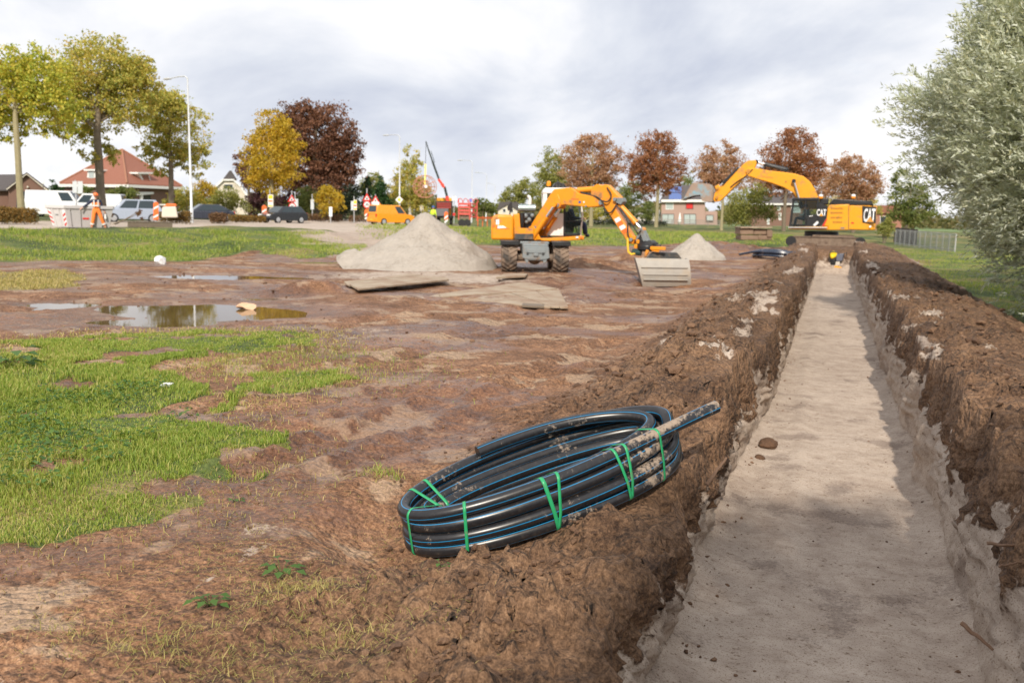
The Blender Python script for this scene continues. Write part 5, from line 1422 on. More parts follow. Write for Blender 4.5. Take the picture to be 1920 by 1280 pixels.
# litter
M_BAG = paint('white_plastic', (0.72, 0.72, 0.72), 0.4, var=0.06)
def litter(name, px, py, r, label, cat, m_, sq=0.7, seed=1):
    p = G(px, py); p.z = max(WATER_Z, float(surf(np.array([p.x]), np.array([p.y]))[0]))
    o = clods(name, np.array([[0, 0, r * sq * 0.6]]), np.array([r]), m_, seed, sq); del o['kind']
    for pl in o.data.polygons: pl.use_smooth = False
    o.location = p; tag(o, label, cat)
litter('plastic_bag', 300, 495, 0.22, 'crumpled white plastic bag lying at the edge of the far grass', 'plastic bag', M_BAG, .8, 4)
litter('paper_scrap', 313, 727, 0.055, 'small white scrap of paper in the near grass', 'paper', M_BAG, .45, 6)
litter('foam_lump', 463, 575, 0.17, 'pale orange lump of foam at the edge of the large puddle', 'foam lump', paint('pale_orange_foam', (0.62, 0.40, 0.26), .8, var=.1), .5, 8)

# ================================================================ grass and weeds
def blades(name, x, y, z, h, w, m, seed=1, lean=0.5, curl=0.6):
    r_ = np.random.default_rng(seed); n = len(x)
    az = r_.random(n) * TP; fx, fy = np.cos(az), np.sin(az)
    ba = az + r_.uniform(-1.2, 1.2, n); ln = lean * r_.random(n) * h; bx, by = np.cos(ba) * ln, np.sin(ba) * ln
    px_, py_ = -fy * w, fx * w
    mid = 0.55
    drop = 1 - curl * r_.random(n) * (ln / np.maximum(h, 1e-6))
    V = np.zeros((n, 5, 3))
    V[:, 0] = np.stack([x - px_, y - py_, z], -1); V[:, 1] = np.stack([x + px_, y + py_, z], -1)
    V[:, 2] = np.stack([x + px_ * .8 + bx * .35, y + py_ * .8 + by * .35, z + h * mid], -1); V[:, 3] = np.stack([x - px_ * .8 + bx * .35, y - py_ * .8 + by * .35, z + h * mid], -1)
    V[:, 4] = np.stack([x + bx, y + by, z + h * drop], -1)
    o = np.arange(n)[:, None] * 5
    q = np.array([[0, 1, 2, 3]]) + o; t = np.array([[3, 2, 4]]) + o
    ob = link(name, mesh_np(name, V.reshape(-1, 3), q, t), m, None, False)
    tag(ob, kind='stuff'); return ob
M_GR = leaf_mat('fresh_grass_blades', [(0.09, 0.15, 0.024), (0.19, 0.28, 0.045), (0.30, 0.39, 0.07), (0.44, 0.43, 0.13), (0.54, 0.44, 0.22)], 0.42, 0.5)
M_GRD = leaf_mat('dry_grass_blades', [(0.20, 0.24, 0.05), (0.36, 0.32, 0.10), (0.50, 0.40, 0.17), (0.55, 0.44, 0.22)], 0.3, 0.6)
def fill(poly, n, holes=()):
    P = np.array(poly); lo, hi = P.min(0), P.max(0)
    lo = np.maximum(lo, [-34, 1]); hi = np.minimum(hi, [30, 60])
    xs, ys2 = [], []
    tot = 0
    while tot < n:
        x = lo[0] + (hi[0] - lo[0]) * rg.random(n); y = lo[1] + (hi[1] - lo[1]) * rg.random(n)
        xd_ = x + 0.22 * fbm(x * 1.1, y * 1.1, 3, 81); yd_ = y + 0.30 * fbm(x * 1.1, y * 1.1, 3, 82)
        k = inside(poly, xd_, yd_)
        for h_ in holes: k &= ~inside(h_, xd_, yd_)
        px_, py_, Zc = world_to_px(x, y, 0 * x)
        k &= (px_ > -250) & (Zc > 2)
        dens = np.clip(0.75 + 0.8 * fbm(x * 0.9, y * 0.9, 3, 101), 0.34, 1)
        k &= fbm(xd_ * 0 + x * 1.1 + 3, y * 1.1, 3, 109) < 0.36 + 0.1 * rg.random(n)
        k &= rg.random(n) < dens * np.clip(6.5 / np.maximum(Zc, 1), 0.2, 1) ** 0.8
        xs.append(x[k]); ys2.append(y[k]); tot += int(k.sum())
        if len(xs) > 60: break
    return np.concatenate(xs)[:n], np.concatenate(ys2)[:n]
x, y = fill(GRASS_NEAR, 95000, (GRASS_RUT,))
d_ = np.hypot(x, y)
pt = np.clip(0.5 + fbm(x * 0.55, y * 0.55, 3, 103), 0, 1)
hgt_ = (0.03 + 0.075 * pt) * rg.uniform(0.5, 1.15, len(x)) * np.where(d_ > 11, 0.75, 1.0)
blades('meadow_grass', x, y, surf(x, y) - 0.006, hgt_, 0.0033 * np.clip(d_ / 6, 1, 3), M_GR, 5, 0.8, 0.5)
# yellowed fringe of the near grass and the strip by the far bank
def fringe(poly, n, h, m_, seed, jit=0.5, w=0.003):
    P = [Vector((a, b)) for a, b in poly]; xs, y2 = [], []
    seg = [(P[i], P[(i + 1) % len(P)]) for i in range(len(P))]
    Ls = np.array([min(12, (b - a).length) for a, b in seg]); Ls = Ls / Ls.sum()
    for i in rg.choice(len(seg), n, p=Ls):
        q = seg[i][0].lerp(seg[i][1], rg.random()); xs.append(q.x + rg.normal(0, jit)); y2.append(q.y + rg.normal(0, jit))
    x, y = np.array(xs), np.array(y2); k = (x > -14) & (y > 1.5); x, y = x[k], y[k]
    blades('dry_grass', x, y, surf(x, y) - 0.004, h * rg.uniform(.4, 1.2, len(x)), w * np.clip(np.hypot(x, y) / 7, 1, 3), m_, seed, 1.6, 0.9)
x, y = fill(GRASS_SIDE, 9000)
blades('dry_grass', x, y, surf(x, y) - 0.006, 0.09 * rg.uniform(.4, 1.3, len(x)), 0.008 + 0 * x, M_GRD, 77, 1.2, 0.8)
x, y = fill(GRASS_MID, 6000)
blades('green_grass_tufts', x, y, surf(x, y) - 0.006, 0.12 * rg.uniform(.4, 1.3, len(x)), 0.012 + 0 * x, M_GR, 78, 1.0, 0.8)
fringe(GRASS_NEAR[1:], 9000, 0.06, M_GRD, 7, 0.35)
# straw scattered over the near mud
def patch(px, py, rx, ry, n, h, m_, seed, name='dry_grass', lean=4.5, w=0.0016):
    c = G(px, py); x = c.x + rg.normal(0, rx, n); y = c.y + rg.normal(0, ry, n)
    k = x < -1.15; x, y = x[k], y[k]
    blades(name, x, y, surf(x, y) - 0.002, h * rg.uniform(.35, 1.2, len(x)), w, m_, seed, lean, 0.95)
for i, (px, py, rx, ry, n, h) in enumerate(((340, 1225, .55, .18, 420, .09), (560, 1130, .30, .16, 420, .08), (610, 1180, .3, .14, 300, .08), (430, 1230, .5, .12, 320, .09), (480, 1010, .45, .14, 380, .05), (560, 930, .35, .18, 320, .05), (700, 905, .12, .08, 220, .06),
                                             (440, 1060, .3, .14, 300, .06), (250, 1260, .4, .08, 150, .08), (640, 1060, .3, .2, 220, .05), (420, 975, .4, .18, 260, .06), (700, 990, .25, .18, 260, .05), (200, 1120, .5, .25, 120, .05))):
    patch(px, py, rx * 1.1, ry * 1.2, int(n * 1.6), h * 0.30, M_GRD, 40 + i)
for i, (px, py, rx, ry, n, h) in enumerate(((580, 1120, .16, .10, 130, .11), (300, 1220, .35, .1, 110, .12), (640, 1200, .2, .1, 90, .1), (720, 905, .08, .05, 90, .09), (530, 700, .9, .5, 1500, .08), (500, 660, 1.2, .6, 1500, .09))):
    patch(px, py, rx, ry, n if i > 2 else n * 2, h if i > 2 else h * .6, M_GR if i > 2 else M_GRD, 60 + i, 'grass_tufts', 1.2 if i > 2 else 2.2, 0.003 if i > 2 else 0.002)
# grass on the bank below the road and on the right-hand verge
def region(n, cond, xr_, yr_, h, w, m_, seed, name, lean=0.9):
    x = rg.uniform(*xr_, n); y = rg.uniform(*yr_, n); k = cond(x, y); x, y = x[k], y[k]
    blades(name, x, y, surf(x, y) - 0.01, h * rg.uniform(.4, 1.25, len(x)) * np.clip(0.8 + 0.9 * fbm(x * .4, y * .4, 3, 107), .25, 1.6), w, m_, seed, lean, 0.6)
def on_bank(x, y):
    d, l_ = cam_frame(x, y); px_ = 960 + FPX * l_ / np.maximum(d, 1)
    f = np.interp(px_, [-4000, 0, 350, 600, 760], [29.5, 29.5, 32, 43, 52]); t_ = np.interp(px_, [-400, 0, 600, 760], [38, 38.8, 53, 54])
    return (d > f + 0.3) & (d < t_) & (px_ > -150) & (px_ < 570 + 60 * rg.random(len(x)) + 40 * fbm(x * .4, y * .4, 2, 141))
region(210000, on_bank, (-42, -8), (14, 56), 0.20, 0.012, M_GR, 71, 'bank_grass')
def verge(x, y):
    e = 3.85 + 0.25 * fbm(y * 0.4, y * 0 + 1.1, 3, 64)
    px_, py_, Zc = world_to_px(x, y, 0 * x)
    return (x > e) & (px_ < 2050) & (rg.random(len(x)) < np.clip(14 / np.maximum(y, 1), .12, 1))
region(150000, verge, (3.6, 16), (8, 70), 0.13, 0.007, M_GR, 72, 'verge_grass')
def mid_meadow(x, y):
    d, l_ = cam_frame(x, y); px_ = 960 + FPX * l_ / np.maximum(d, 1)
    f = np.interp(px_, [640, 760, 900, 1100, 1500], [50, 55, 55, 58, 61])
    return (d > f) & (d < f + 26) & (px_ > 660 + 110 * rg.random(len(x))) & (px_ < 1480)
region(95000, mid_meadow, (-45, 8), (44, 90), 0.20, 0.02, M_GR, 73, 'meadow_grass')
# low leafy weeds
M_WEED = leaf_mat('weed_leaves', [(0.03, 0.075, 0.016), (0.06, 0.13, 0.028), (0.10, 0.19, 0.04), (0.16, 0.25, 0.06)], 0.3, 0.5)
def leaves(P, D, N, L, Wd, fold=0.15, tipd=0.0):
    """rhombic leaves: P base points, D directions, N blade normals"""
    Sd = np.cross(D, N); Sd /= np.maximum(1e-9, np.linalg.norm(Sd, axis=1))[:, None]
    n = len(P); V = np.zeros((n, 4, 3))
    mid = P + D * (L * 0.45)[:, None]
    V[:, 0] = P; V[:, 1] = mid + Sd * Wd[:, None] + N * (fold * Wd)[:, None]; V[:, 2] = P + D * L[:, None]; V[:, 3] = mid - Sd * Wd[:, None] + N * (fold * Wd)[:, None]
    V[:, 2, 2] -= tipd * L
    return V.reshape(-1, 3), (np.arange(n)[:, None] * 4 + np.arange(4)[None])
def unit(v): return v / np.maximum(1e-9, np.linalg.norm(v, axis=-1, keepdims=True))
def weed_patch(poly, n, size):
    P = np.array(poly); lo, hi = np.maximum(P.min(0), [-16, 1]), P.max(0)
    x = lo[0] + (hi[0] - lo[0]) * rg.random(n * 6); y = lo[1] + (hi[1] - lo[1]) * rg.random(n * 6)
    k = inside(poly, x, y) & (fbm(x * 0.8, y * 0.8, 3, 111) > 0.12 + 0.3 * rg.random(len(x))); x, y = x[k][:n], y[k][:n]
    z = surf(x, y) + rg.random(len(x)) ** 0.7 * size * 2.2
    a = rg.random(len(x)) * TP
    D = unit(np.stack([np.cos(a), np.sin(a), rg.uniform(-.3, .5, len(x))], -1)); N = unit(np.stack([rg.normal(0, .3, len(x)), rg.normal(0, .3, len(x)), np.ones(len(x))], -1))
    V, Q = leaves(np.stack([x, y, z], -1), D, N, size * rg.uniform(.6, 1.3, len(x)), size * .38 * rg.uniform(.7, 1.2, len(x)), .2, .2)
    o = link('ground_weeds', mesh_np('ground_weeds', V, Q), M_WEED); tag(o, kind='stuff')
weed_patch(W([(-300, 690), (180, 690), (380, 745), (370, 800), (250, 850), (230, 910), (120, 940), (-300, 960)]), 1900, 0.048)
def weed_plant(px, py, label, n=9, s=0.075, m_=M_WEED):
    p = G(px, py); p.z = float(surf(np.array([p.x]), np.array([p.y]))[0])
    t = thing('leafy_weed', label, 'weed', p, 0, 'small weeds on the bare soil')
    for k in range(n):
        a = k * 2.4; el = 0.35 + 0.5 * (k % 3) / 2
        tip = Vector((math.cos(a) * math.cos(el), math.sin(a) * math.cos(el), math.sin(el))) * s * random.uniform(.7, 1.3)
        m = MB(); m.tube([(0, 0, 0), tip], 0.0015, 5); m.build('stem', M_WEED, t)
        D = np.array([[math.cos(a), math.sin(a), -.05]]); V, Q = leaves(np.array([tip[:]]), unit(D), np.array([[0, 0, 1.0]]), np.array([s * .8]), np.array([s * .30]), .25, .15)
        link('leaf', mesh_np('leaf', V, Q), m_, t)
weed_plant(528, 1080, 'small nettle-like weed standing in the bare soil left of the pipe coil', 11, .085)
weed_plant(392, 1142, 'low green weed among dry straw near the bottom left', 10, .075)
weed_plant(826, 1097, 'tiny single weed sprouting in the dark soil under the pipe coil', 4, .045)
weed_plant(440, 948, 'tiny weed at the edge of the bare pale soil patch', 6, .045)
weed_plant(25, 695, 'tall dark weed at the left edge of the near grass', 14, .22)
# ================================================================ trees
BARK = paint('tree_bark', (0.17, 0.135, 0.095), 0.9, var=0.35, sc=4, bump=0.6)
BARK_Y = paint('lichen_bark', (0.30, 0.26, 0.15), 0.9, var=0.3, sc=4, bump=0.6)
LEAF = {
 'gold_green': leaf_mat('leaves_gold_green', [(0.154, 0.233, 0.041), (0.321, 0.383, 0.062), (0.499, 0.493, 0.076), (0.618, 0.507, 0.083), (0.523, 0.328, 0.083)], 0.40),
 'olive': leaf_mat('leaves_olive_gold', [(0.154, 0.212, 0.048), (0.309, 0.342, 0.076), (0.487, 0.451, 0.103), (0.594, 0.465, 0.118), (0.523, 0.328, 0.103)], 0.40),
 'yellow': leaf_mat('leaves_yellow', [(0.24, 0.22, 0.03), (0.44, 0.33, 0.035), (0.60, 0.41, 0.04), (0.54, 0.29, 0.05)], 0.42),
 'copper': leaf_mat('leaves_dark_copper', [(0.06, 0.032, 0.022), (0.14, 0.066, 0.042), (0.22, 0.10, 0.058), (0.30, 0.15, 0.08)], 0.3),
 'brown': leaf_mat('leaves_red_brown', [(0.13, 0.068, 0.04), (0.28, 0.125, 0.065), (0.42, 0.19, 0.09), (0.48, 0.26, 0.13)], 0.38),
 'brown2': leaf_mat('leaves_faded_brown', [(0.25, 0.135, 0.085), (0.40, 0.215, 0.13), (0.50, 0.30, 0.18), (0.46, 0.36, 0.20)], 0.38),
 'green': leaf_mat('leaves_mid_green', [(0.06, 0.10, 0.03), (0.14, 0.18, 0.05), (0.24, 0.26, 0.075), (0.34, 0.32, 0.10)], 0.38),
 'pale': leaf_mat('leaves_pale_green', [(0.12, 0.16, 0.04), (0.24, 0.26, 0.07), (0.34, 0.33, 0.09), (0.40, 0.36, 0.14)], 0.4),
 'conifer': leaf_mat('needles_dark_green', [(0.012, 0.035, 0.012), (0.03, 0.075, 0.02), (0.06, 0.12, 0.03)], 0.15),
 'dark': leaf_mat('leaves_dark_evergreen', [(0.008, 0.014, 0.008), (0.02, 0.032, 0.016), (0.045, 0.055, 0.025)], 0.15),
 'plum': leaf_mat('leaves_plum', [(0.03, 0.014, 0.018), (0.075, 0.03, 0.035), (0.12, 0.055, 0.05)], 0.25),
 'hedge': leaf_mat('leaves_autumn_hedge', [(0.06, 0.055, 0.02), (0.16, 0.115, 0.035), (0.27, 0.155, 0.04), (0.36, 0.20, 0.045)], 0.3),
 'russet': leaf_mat('leaves_russet_hedge', [(0.07, 0.045, 0.025), (0.15, 0.085, 0.045), (0.22, 0.12, 0.06), (0.14, 0.13, 0.05)], 0.3)}
def crown_leaves(name, ells, n, s, m, parent, seed, o, shell=0.5, cl=0.20, flat_y=0.9, per=34, cone=False):
    """ells: (centre, rx, ry, rz) in metres; leaves in clumps towards the outside of each"""
    r_ = np.random.default_rng(seed)
    vol = np.array([(e[1] * e[2] * e[3]) ** 0.75 for e in ells]); pr = vol / vol.sum()
    n = int(n * 0.8); s = s * 1.08; nc = max(6, n // per)
    which = r_.choice(len(ells), nc, p=pr)
    d = unit(r_.normal(0, 1, (nc, 3)))
    rad = (shell + (1 - shell) * r_.random(nc)) * (0.9 + 0.16 * r_.random(nc))
    E = np.array([[*e[0], e[1], e[2], e[3]] for e in ells])[which]
    C = E[:, :3] + d * rad[:, None] * E[:, 3:6]
    cs = cl * (E[:, 3:6].mean(1)) * r_.uniform(0.6, 1.35, nc)
    k = np.repeat(np.arange(nc), per)
    sg = r_.normal(0, 1, (len(k), 3)) * np.array([1, 1, 0.62])
    P = C[k] + sg * cs[k][:, None] * 0.62
    D = unit(r_.normal(0, 1, (len(k), 3)) + np.array([0, 0, -0.25])); N = unit(r_.normal(0, 1, (len(k), 3)) + np.array([0, 0, 0.7]))
    V, Q = leaves(P - np.array(o), D, N, s * r_.uniform(.6, 1.4, len(k)), s * 0.36 * r_.uniform(.7, 1.3, len(k)), .2, .1)
    return link(name, mesh_np(name, V, Q), m, parent), C
def ell_px(lst, Z, depth=0.9):
    out = []
    for (px, py, rx, ry) in [(a, b, c * 1.08, d * 1.08) for a, b, c, d in lst]:
        c = at(px, py, Z); k = Z / FPX
        out.append((c, rx * k, (rx + ry) * 0.5 * k * depth, ry * k))
    return out
def limb(m, a, b, r0, r1, sag=0.0, n=6):
    a, b = Vector(a), Vector(b); mid = a.lerp(b, 0.5) + Vector((0, 0, (b - a).length * sag))
    pts = []
    for i in range(n + 1):
        u = i / n
        pts.append(a * (1 - u) ** 2 + mid * 2 * u * (1 - u) + b * u * u + Vector([random.uniform(-1, 1) * r0 * 0.25 for _ in range(3)]) * (1 if 0 < i < n else 0))
    m.tube(pts, [r0 + (r1 - r0) * i / n for i in range(n + 1)], 7)
TREE_N = 0
def tree(label, base_px, Z, ells, n, s, kind, trunk_r, bark=BARK, name='tree', shell=0.45, cl=0.20, fork=0.45, nl=12, group=None, lean=0, conif=False):
    global TREE_N; TREE_N += 1
    b = ground_pt(base_px, Z)
    t = thing(name, label, 'tree', b, 0, group)
    E = ell_px(ells, Z)
    cr, C = crown_leaves('crown', E, n, s, LEAF[kind], t, 300 + TREE_N, b, shell, cl)
    top = max(e[0].z + e[3] for e in E); low = min(e[0].z - e[3] for e in E)
    m = MB()
    ce = sum((e[0] * e[1] for e in E), Vector()) / sum(e[1] for e in E)
    f1 = Vector((b.x, b.y, low + (top - low) * 0.22)); f2 = Vector(((b.x + ce.x) / 2, (b.y + ce.y) / 2, low + (top - low) * 0.75))
    f1 += Vector((random.uniform(-.1, .1), random.uniform(-.1, .1), 0))
    pts = [b - Vector((0, 0, 0.15)), b.lerp(f1, .35) + Vector((random.uniform(-.06, .06), 0, 0)), b.lerp(f1, .7), f1, f1.lerp(f2, .5) + Vector((random.uniform(-.2, .2), random.uniform(-.2, .2), 0)), f2]
    m.tube([p - b for p in pts], [trunk_r * 1.35, trunk_r * 1.05, trunk_r, trunk_r * .9, trunk_r * .5, trunk_r * .12], 9)
    r_ = np.random.default_rng(900 + TREE_N)
    tk = m.build('trunk', bark, t)
    for k in r_.choice(len(C), min(nl, len(C)), replace=False):
        c = Vector(C[k]); u = float(np.clip((c.z - low) / max(.1, top - low) - 0.25, 0.02, 0.85)); a = f1.lerp(f2, u * 0.9)
        if c.z < a.z - 0.2: a = f1.copy()
        m = MB(); limb(m, a - b, c - b, trunk_r * (0.42 - 0.2 * u), trunk_r * 0.06, 0.10); m.build('limb', bark, tk)
    return t
def bush(label, ells, Z, n, s, kind, name='shrub', cat='shrub', group=None, cl=0.24, shell=0.35, base=None):
    global TREE_N; TREE_N += 1
    E = ell_px(ells, Z); c0_ = E[0][0]
    b = Vector((c0_.x, c0_.y, hz(c0_.x, c0_.y)))
    t = thing(name, label, cat, b, 0, group)
    crown_leaves('foliage', E, n, s, LEAF[kind], t, 300 + TREE_N, b, shell, cl)
    for k in range(4):
        e = E[k % len(E)]; m = MB(); limb(m, (random.uniform(-.2, .2), random.uniform(-.2, .2), -0.1), (e[0] - b) + Vector((random.uniform(-.5, .5) * e[1], random.uniform(-.5, .5) * e[2], random.uniform(0, .4) * e[3])), 0.05, 0.012); m.build('stem', BARK, t)
    return t
# left road trees
tree('golden-green tree with a thick bare trunk at the far left beside the hedge', 42, 60, [(0, 165, 88, 80), (62, 150, 72, 62), (100, 205, 62, 50), (15, 232, 48, 36), (-70, 190, 80, 80)], 32000, 0.185, 'gold_green', 0.20, BARK_Y, cl=0.135, nl=16)
tree('tallest golden tree rising before the red-roofed house', 193, 67, [(185, 135, 92, 68), (240, 180, 66, 70), (140, 222, 62, 52), (188, 285, 40, 26), (262, 150, 42, 44), (120, 160, 45, 45)], 34000, 0.185, 'olive', 0.30, BARK, cl=0.135, nl=18)
tree('smaller olive tree directly behind the tall white lamp post', 323, 74, [(328, 240, 58, 66), (302, 205, 38, 42), (362, 290, 34, 46), (315, 190, 38, 22), (300, 290, 40, 40)], 18000, 0.185, 'olive', 0.20, BARK, cl=0.135, nl=14)
tree('bright yellow tree standing before the dark copper beech', 512, 86, [(510, 300, 56, 62), (512, 245, 42, 38), (500, 335, 46, 30), (528, 270, 40, 40)], 17000, 0.20, 'yellow', 0.20, BARK_Y, cl=0.17)
tree('huge dark copper beech behind the yellow tree', 592, 100, [(592, 248, 76, 58), (625, 305, 56, 50), (560, 225, 52, 36), (600, 345, 70, 34), (648, 290, 34, 40), (560, 300, 60, 60)], 42000, 0.25, 'copper', 0.45, BARK, cl=0.15, nl=18)
tree('narrow dark copper tree peeking out left of the yellow tree', 468, 104, [(470, 320, 26, 40), (452, 300, 16, 22), (480, 280, 14, 30)], 5000, 0.22, 'copper', 0.15)
tree('small ochre tree in front of the copper beech', 618, 84, [(618, 375, 26, 26), (610, 360, 16, 14), (632, 385, 16, 14)], 5000, 0.15, 'yellow', 0.07, cl=0.2)
tree('dark green conifer left of the birch', 690, 104, [(689, 345, 8, 16), (689, 365, 13, 18), (689, 385, 15, 16)], 3600, 0.2, 'conifer', 0.1, cl=.25, shell=.2)
tree('bright green broad conifer beside the birch', 715, 98, [(714, 345, 9, 14), (716, 365, 17, 20), (717, 388, 21, 20)], 5200, 0.2, 'conifer', 0.12, cl=.25, shell=.2)
tree('pale green tree behind the two conifers', 700, 125, [(702, 345, 26, 18), (690, 355, 16, 18)], 3500, 0.24, 'pale', 0.12)
tree('birch with thinning ochre leaves behind the lamp post with the diamond sign', 768, 100, [(768, 350, 32, 46), (772, 300, 18, 28), (750, 365, 22, 36), (790, 370, 20, 34)], 13000, 0.19, 'olive', 0.16, paint('pale_birch_bark', (0.5, 0.48, 0.42), .8), cl=0.18)
tree('small green tree behind the red reel frames', 905, 120, [(905, 387, 18, 16), (920, 392, 12, 12)], 2500, 0.22, 'green', 0.1)
tree('pale yellow-green tree in the distance above the orange counterweight', 965, 165, [(965, 365, 26, 22), (945, 378, 16, 16), (985, 358, 22, 24)], 6500, 0.3, 'pale', 0.2)
tree('green tree at the left end of the row of brown trees', 1030, 135, [(1032, 320, 26, 40), (1020, 350, 26, 36), (1045, 350, 24, 40)], 9000, 0.26, 'pale', 0.2)
RB = 'trees in the row behind the excavators'
tree('red-brown tree directly above the cab of the wheeled excavator', 1108, 112, [(1110, 298, 54, 42), (1085, 320, 36, 34), (1140, 318, 34, 32), (1112, 268, 34, 22), (1105, 342, 46, 26)], 19000, 0.21, 'brown2', 0.22, BARK_Y, group=RB, cl=.17, nl=16)
tree('dense red-brown tree between the two excavator arms', 1230, 110, [(1230, 300, 54, 48), (1205, 320, 34, 34), (1258, 325, 36, 34), (1232, 268, 34, 24), (1228, 345, 44, 26)], 21000, 0.21, 'brown', 0.20, BARK_Y, group=RB, cl=.16, nl=16)
tree('slender brown tree with pale trunk behind the crawler excavator bucket', 1353, 104, [(1350, 315, 48, 38), (1330, 330, 32, 28), (1375, 330, 30, 28), (1352, 285, 32, 22), (1345, 348, 40, 20)], 15000, 0.19, 'brown2', 0.15, BARK_Y, group=RB, cl=.17, nl=16)
tree('tallest dark brown tree behind the crawler excavator boom', 1470, 108, [(1484, 295, 54, 46), (1460, 320, 36, 34), (1512, 320, 38, 34), (1488, 260, 34, 24), (1480, 345, 46, 28)], 23000, 0.21, 'brown', 0.20, BARK, group=RB, cl=.16, nl=16)
tree('brown tree behind the crawler excavator counterweight', 1600, 112, [(1598, 335, 50, 38), (1580, 350, 30, 30), (1625, 350, 32, 30), (1596, 305, 32, 20), (1600, 370, 40, 20)], 17000, 0.21, 'brown2', 0.20, BARK, group=RB, cl=.17)
tree('green tree between the brown row and the willow', 1700, 82, [(1702, 365, 34, 44), (1690, 335, 18, 22), (1720, 390, 36, 34), (1690, 400, 28, 22)], 8500, 0.18, 'green', 0.14)
bush('pale green shrub between the pale trunk and the crawler excavator cab', [(1400, 385, 44, 34), (1425, 365, 28, 22), (1380, 400, 30, 20), (1440, 395, 24, 22)], 118, 9000, 0.22, 'pale')
bush('dull green shrub behind the arm of the wheeled excavator', [(1165, 380, 34, 34), (1190, 365, 28, 26), (1150, 395, 24, 20)], 122, 7000, 0.22, 'green')
bush('yellow-green bush at the corner of the garden fence', [(1660, 428, 18, 14), (1668, 418, 12, 12)], 74, 2200, 0.14, 'pale')
bush('flowering shrub with pale leaves before the gambrel house', [(425, 372, 30, 26), (445, 385, 26, 20), (405, 385, 24, 18)], 88, 4500, 0.17, 'pale')
bush('yellow shrub behind the lamp post', [(383, 355, 22, 18), (395, 370, 26, 22)], 96, 3000, 0.19, 'yellow')
bush('plum-coloured shrub below the yellow tree', [(478, 380, 22, 24), (490, 365, 18, 22), (535, 375, 26, 22)], 96, 4500, 0.19, 'plum')
bush('dark green rounded shrub behind the black car', [(575, 378, 30, 26), (560, 390, 24, 16)], 95, 4200, 0.18, 'green')
bush('black-green evergreen mass under the copper beech', [(645, 385, 30, 26), (660, 365, 20, 20), (628, 400, 20, 12)], 96, 5500, 0.19, 'dark')
bush('green shrub in front of the red-roofed house', [(235, 362, 26, 16), (215, 370, 22, 14), (160, 358, 20, 10)], 84, 3600, 0.16, 'green')
bush('olive shrub right of the red-roofed house', [(345, 372, 30, 20), (320, 385, 20, 12)], 84, 3000, 0.16, 'olive')
bush('low russet bush beside the silver car', [(205, 400, 9, 9), (262, 402, 8, 10)], 56, 700, 0.10, 'russet')
bush('distant green shrub behind the barn', [(103, 350, 10, 12), (112, 356, 10, 8)], 130, 900, 0.25, 'conifer')

# woods and gardens on the horizon, too far to pick apart
r_ = np.random.default_rng(77)
n_ = 26000
pxs = r_.uniform(-250, 2150, n_); Zs_ = r_.uniform(200, 260, n_)
topp = 10 + 16 * np.clip(0.5 + fbm(pxs * 0.011, pxs * 0 + 5, 4, 77), 0, 1.2)
rel = r_.random(n_) ** 0.8
Pw = []
for a_, z_, t_, q_ in zip(pxs, Zs_, topp, rel):
    g_ = at(a_, 410, z_); Pw.append((g_.x, g_.y, 0.4 + q_ * t_ * z_ / FPX * 1.6))
V_, Q_ = leaves(np.array(Pw), unit(r_.normal(0, 1, (n_, 3))), unit(r_.normal(0, 1, (n_, 3))), r_.uniform(.7, 1.6, n_), r_.uniform(.3, .6, n_))
tag(link('distant_woodland', mesh_np('distant_woodland', V_, Q_), leaf_mat('far_woodland_leaves', [(0.06, 0.075, 0.03), (0.13, 0.13, 0.05), (0.20, 0.17, 0.07), (0.22, 0.14, 0.07)], .3)), kind='stuff')
bush('olive garden shrub under the red-brown tree above the white cab', [(1090, 395, 24, 22), (1120, 400, 24, 18), (1060, 398, 18, 16)], 135, 4200, 0.24, 'olive')
bush('mixed brown shrub between the brick house and the dense red-brown tree', [(1215, 395, 20, 22), (1200, 402, 18, 14)], 140, 2600, 0.24, 'green')
bush('brown-green garden shrubs right of the crawler excavator cab', [(1570, 385, 40, 22), (1620, 385, 34, 22), (1545, 392, 24, 16)], 128, 6500, 0.24, 'olive')
bush('tall green shrub between two brown trees left of the crawler excavator boom', [(1290, 350, 22, 26), (1300, 372, 20, 18)], 200, 3000, 0.34, 'green')
bush('dull brown thicket behind the crawler excavator boom', [(1420, 340, 30, 26), (1545, 340, 26, 30), (1540, 370, 30, 20)], 150, 6000, 0.28, 'brown2')

# hedges: boxes of leaves with stems
def hedge(label, p0, p1, Z0, Z1, h, w, n, s, kind, base=None):
    global TREE_N; TREE_N += 1
    a, b = ground_pt(p0, Z0), ground_pt(p1, Z1)
    r_ = np.random.default_rng(500 + TREE_N)
    t = thing('hedge', label, 'hedge', a)
    d = Vector((b.x - a.x, b.y - a.y, 0)); L = d.length; d.normalize(); nn = Vector((-d.y, d.x, 0))
    u = r_.random(n); v = r_.uniform(-.5, .5, n); q = 0.06 + (r_.random(n) ** 0.75) * h * (0.88 + 0.16 * fbm(u * L * 0.7, u * 0 + TREE_N, 3, 7))
    P = np.outer(u * L, d) + np.outer(v * w, nn) + np.outer(q + (b.z - a.z) * u, (0, 0, 1))
    D = unit(r_.normal(0, 1, (n, 3))); N = unit(r_.normal(0, 1, (n, 3)))
    V, Q = leaves(P, D, N, s * r_.uniform(.6, 1.4, n), s * .36 * r_.uniform(.7, 1.3, n))
    link('foliage', mesh_np('foliage', V, Q), LEAF[kind], t)
    for k in range(max(3, int(L / 1.5))):
        m = MB(); p = d * (L * (k + .5) / max(3, int(L / 1.5))) + Vector((0, 0, (b.z - a.z) * (k + .5) / max(3, int(L / 1.5)))); m.tube([p - Vector((0, 0, .1)), p + Vector((.03, 0, h * .7))], [.03, .012], 6); m.build('stem', BARK, t)
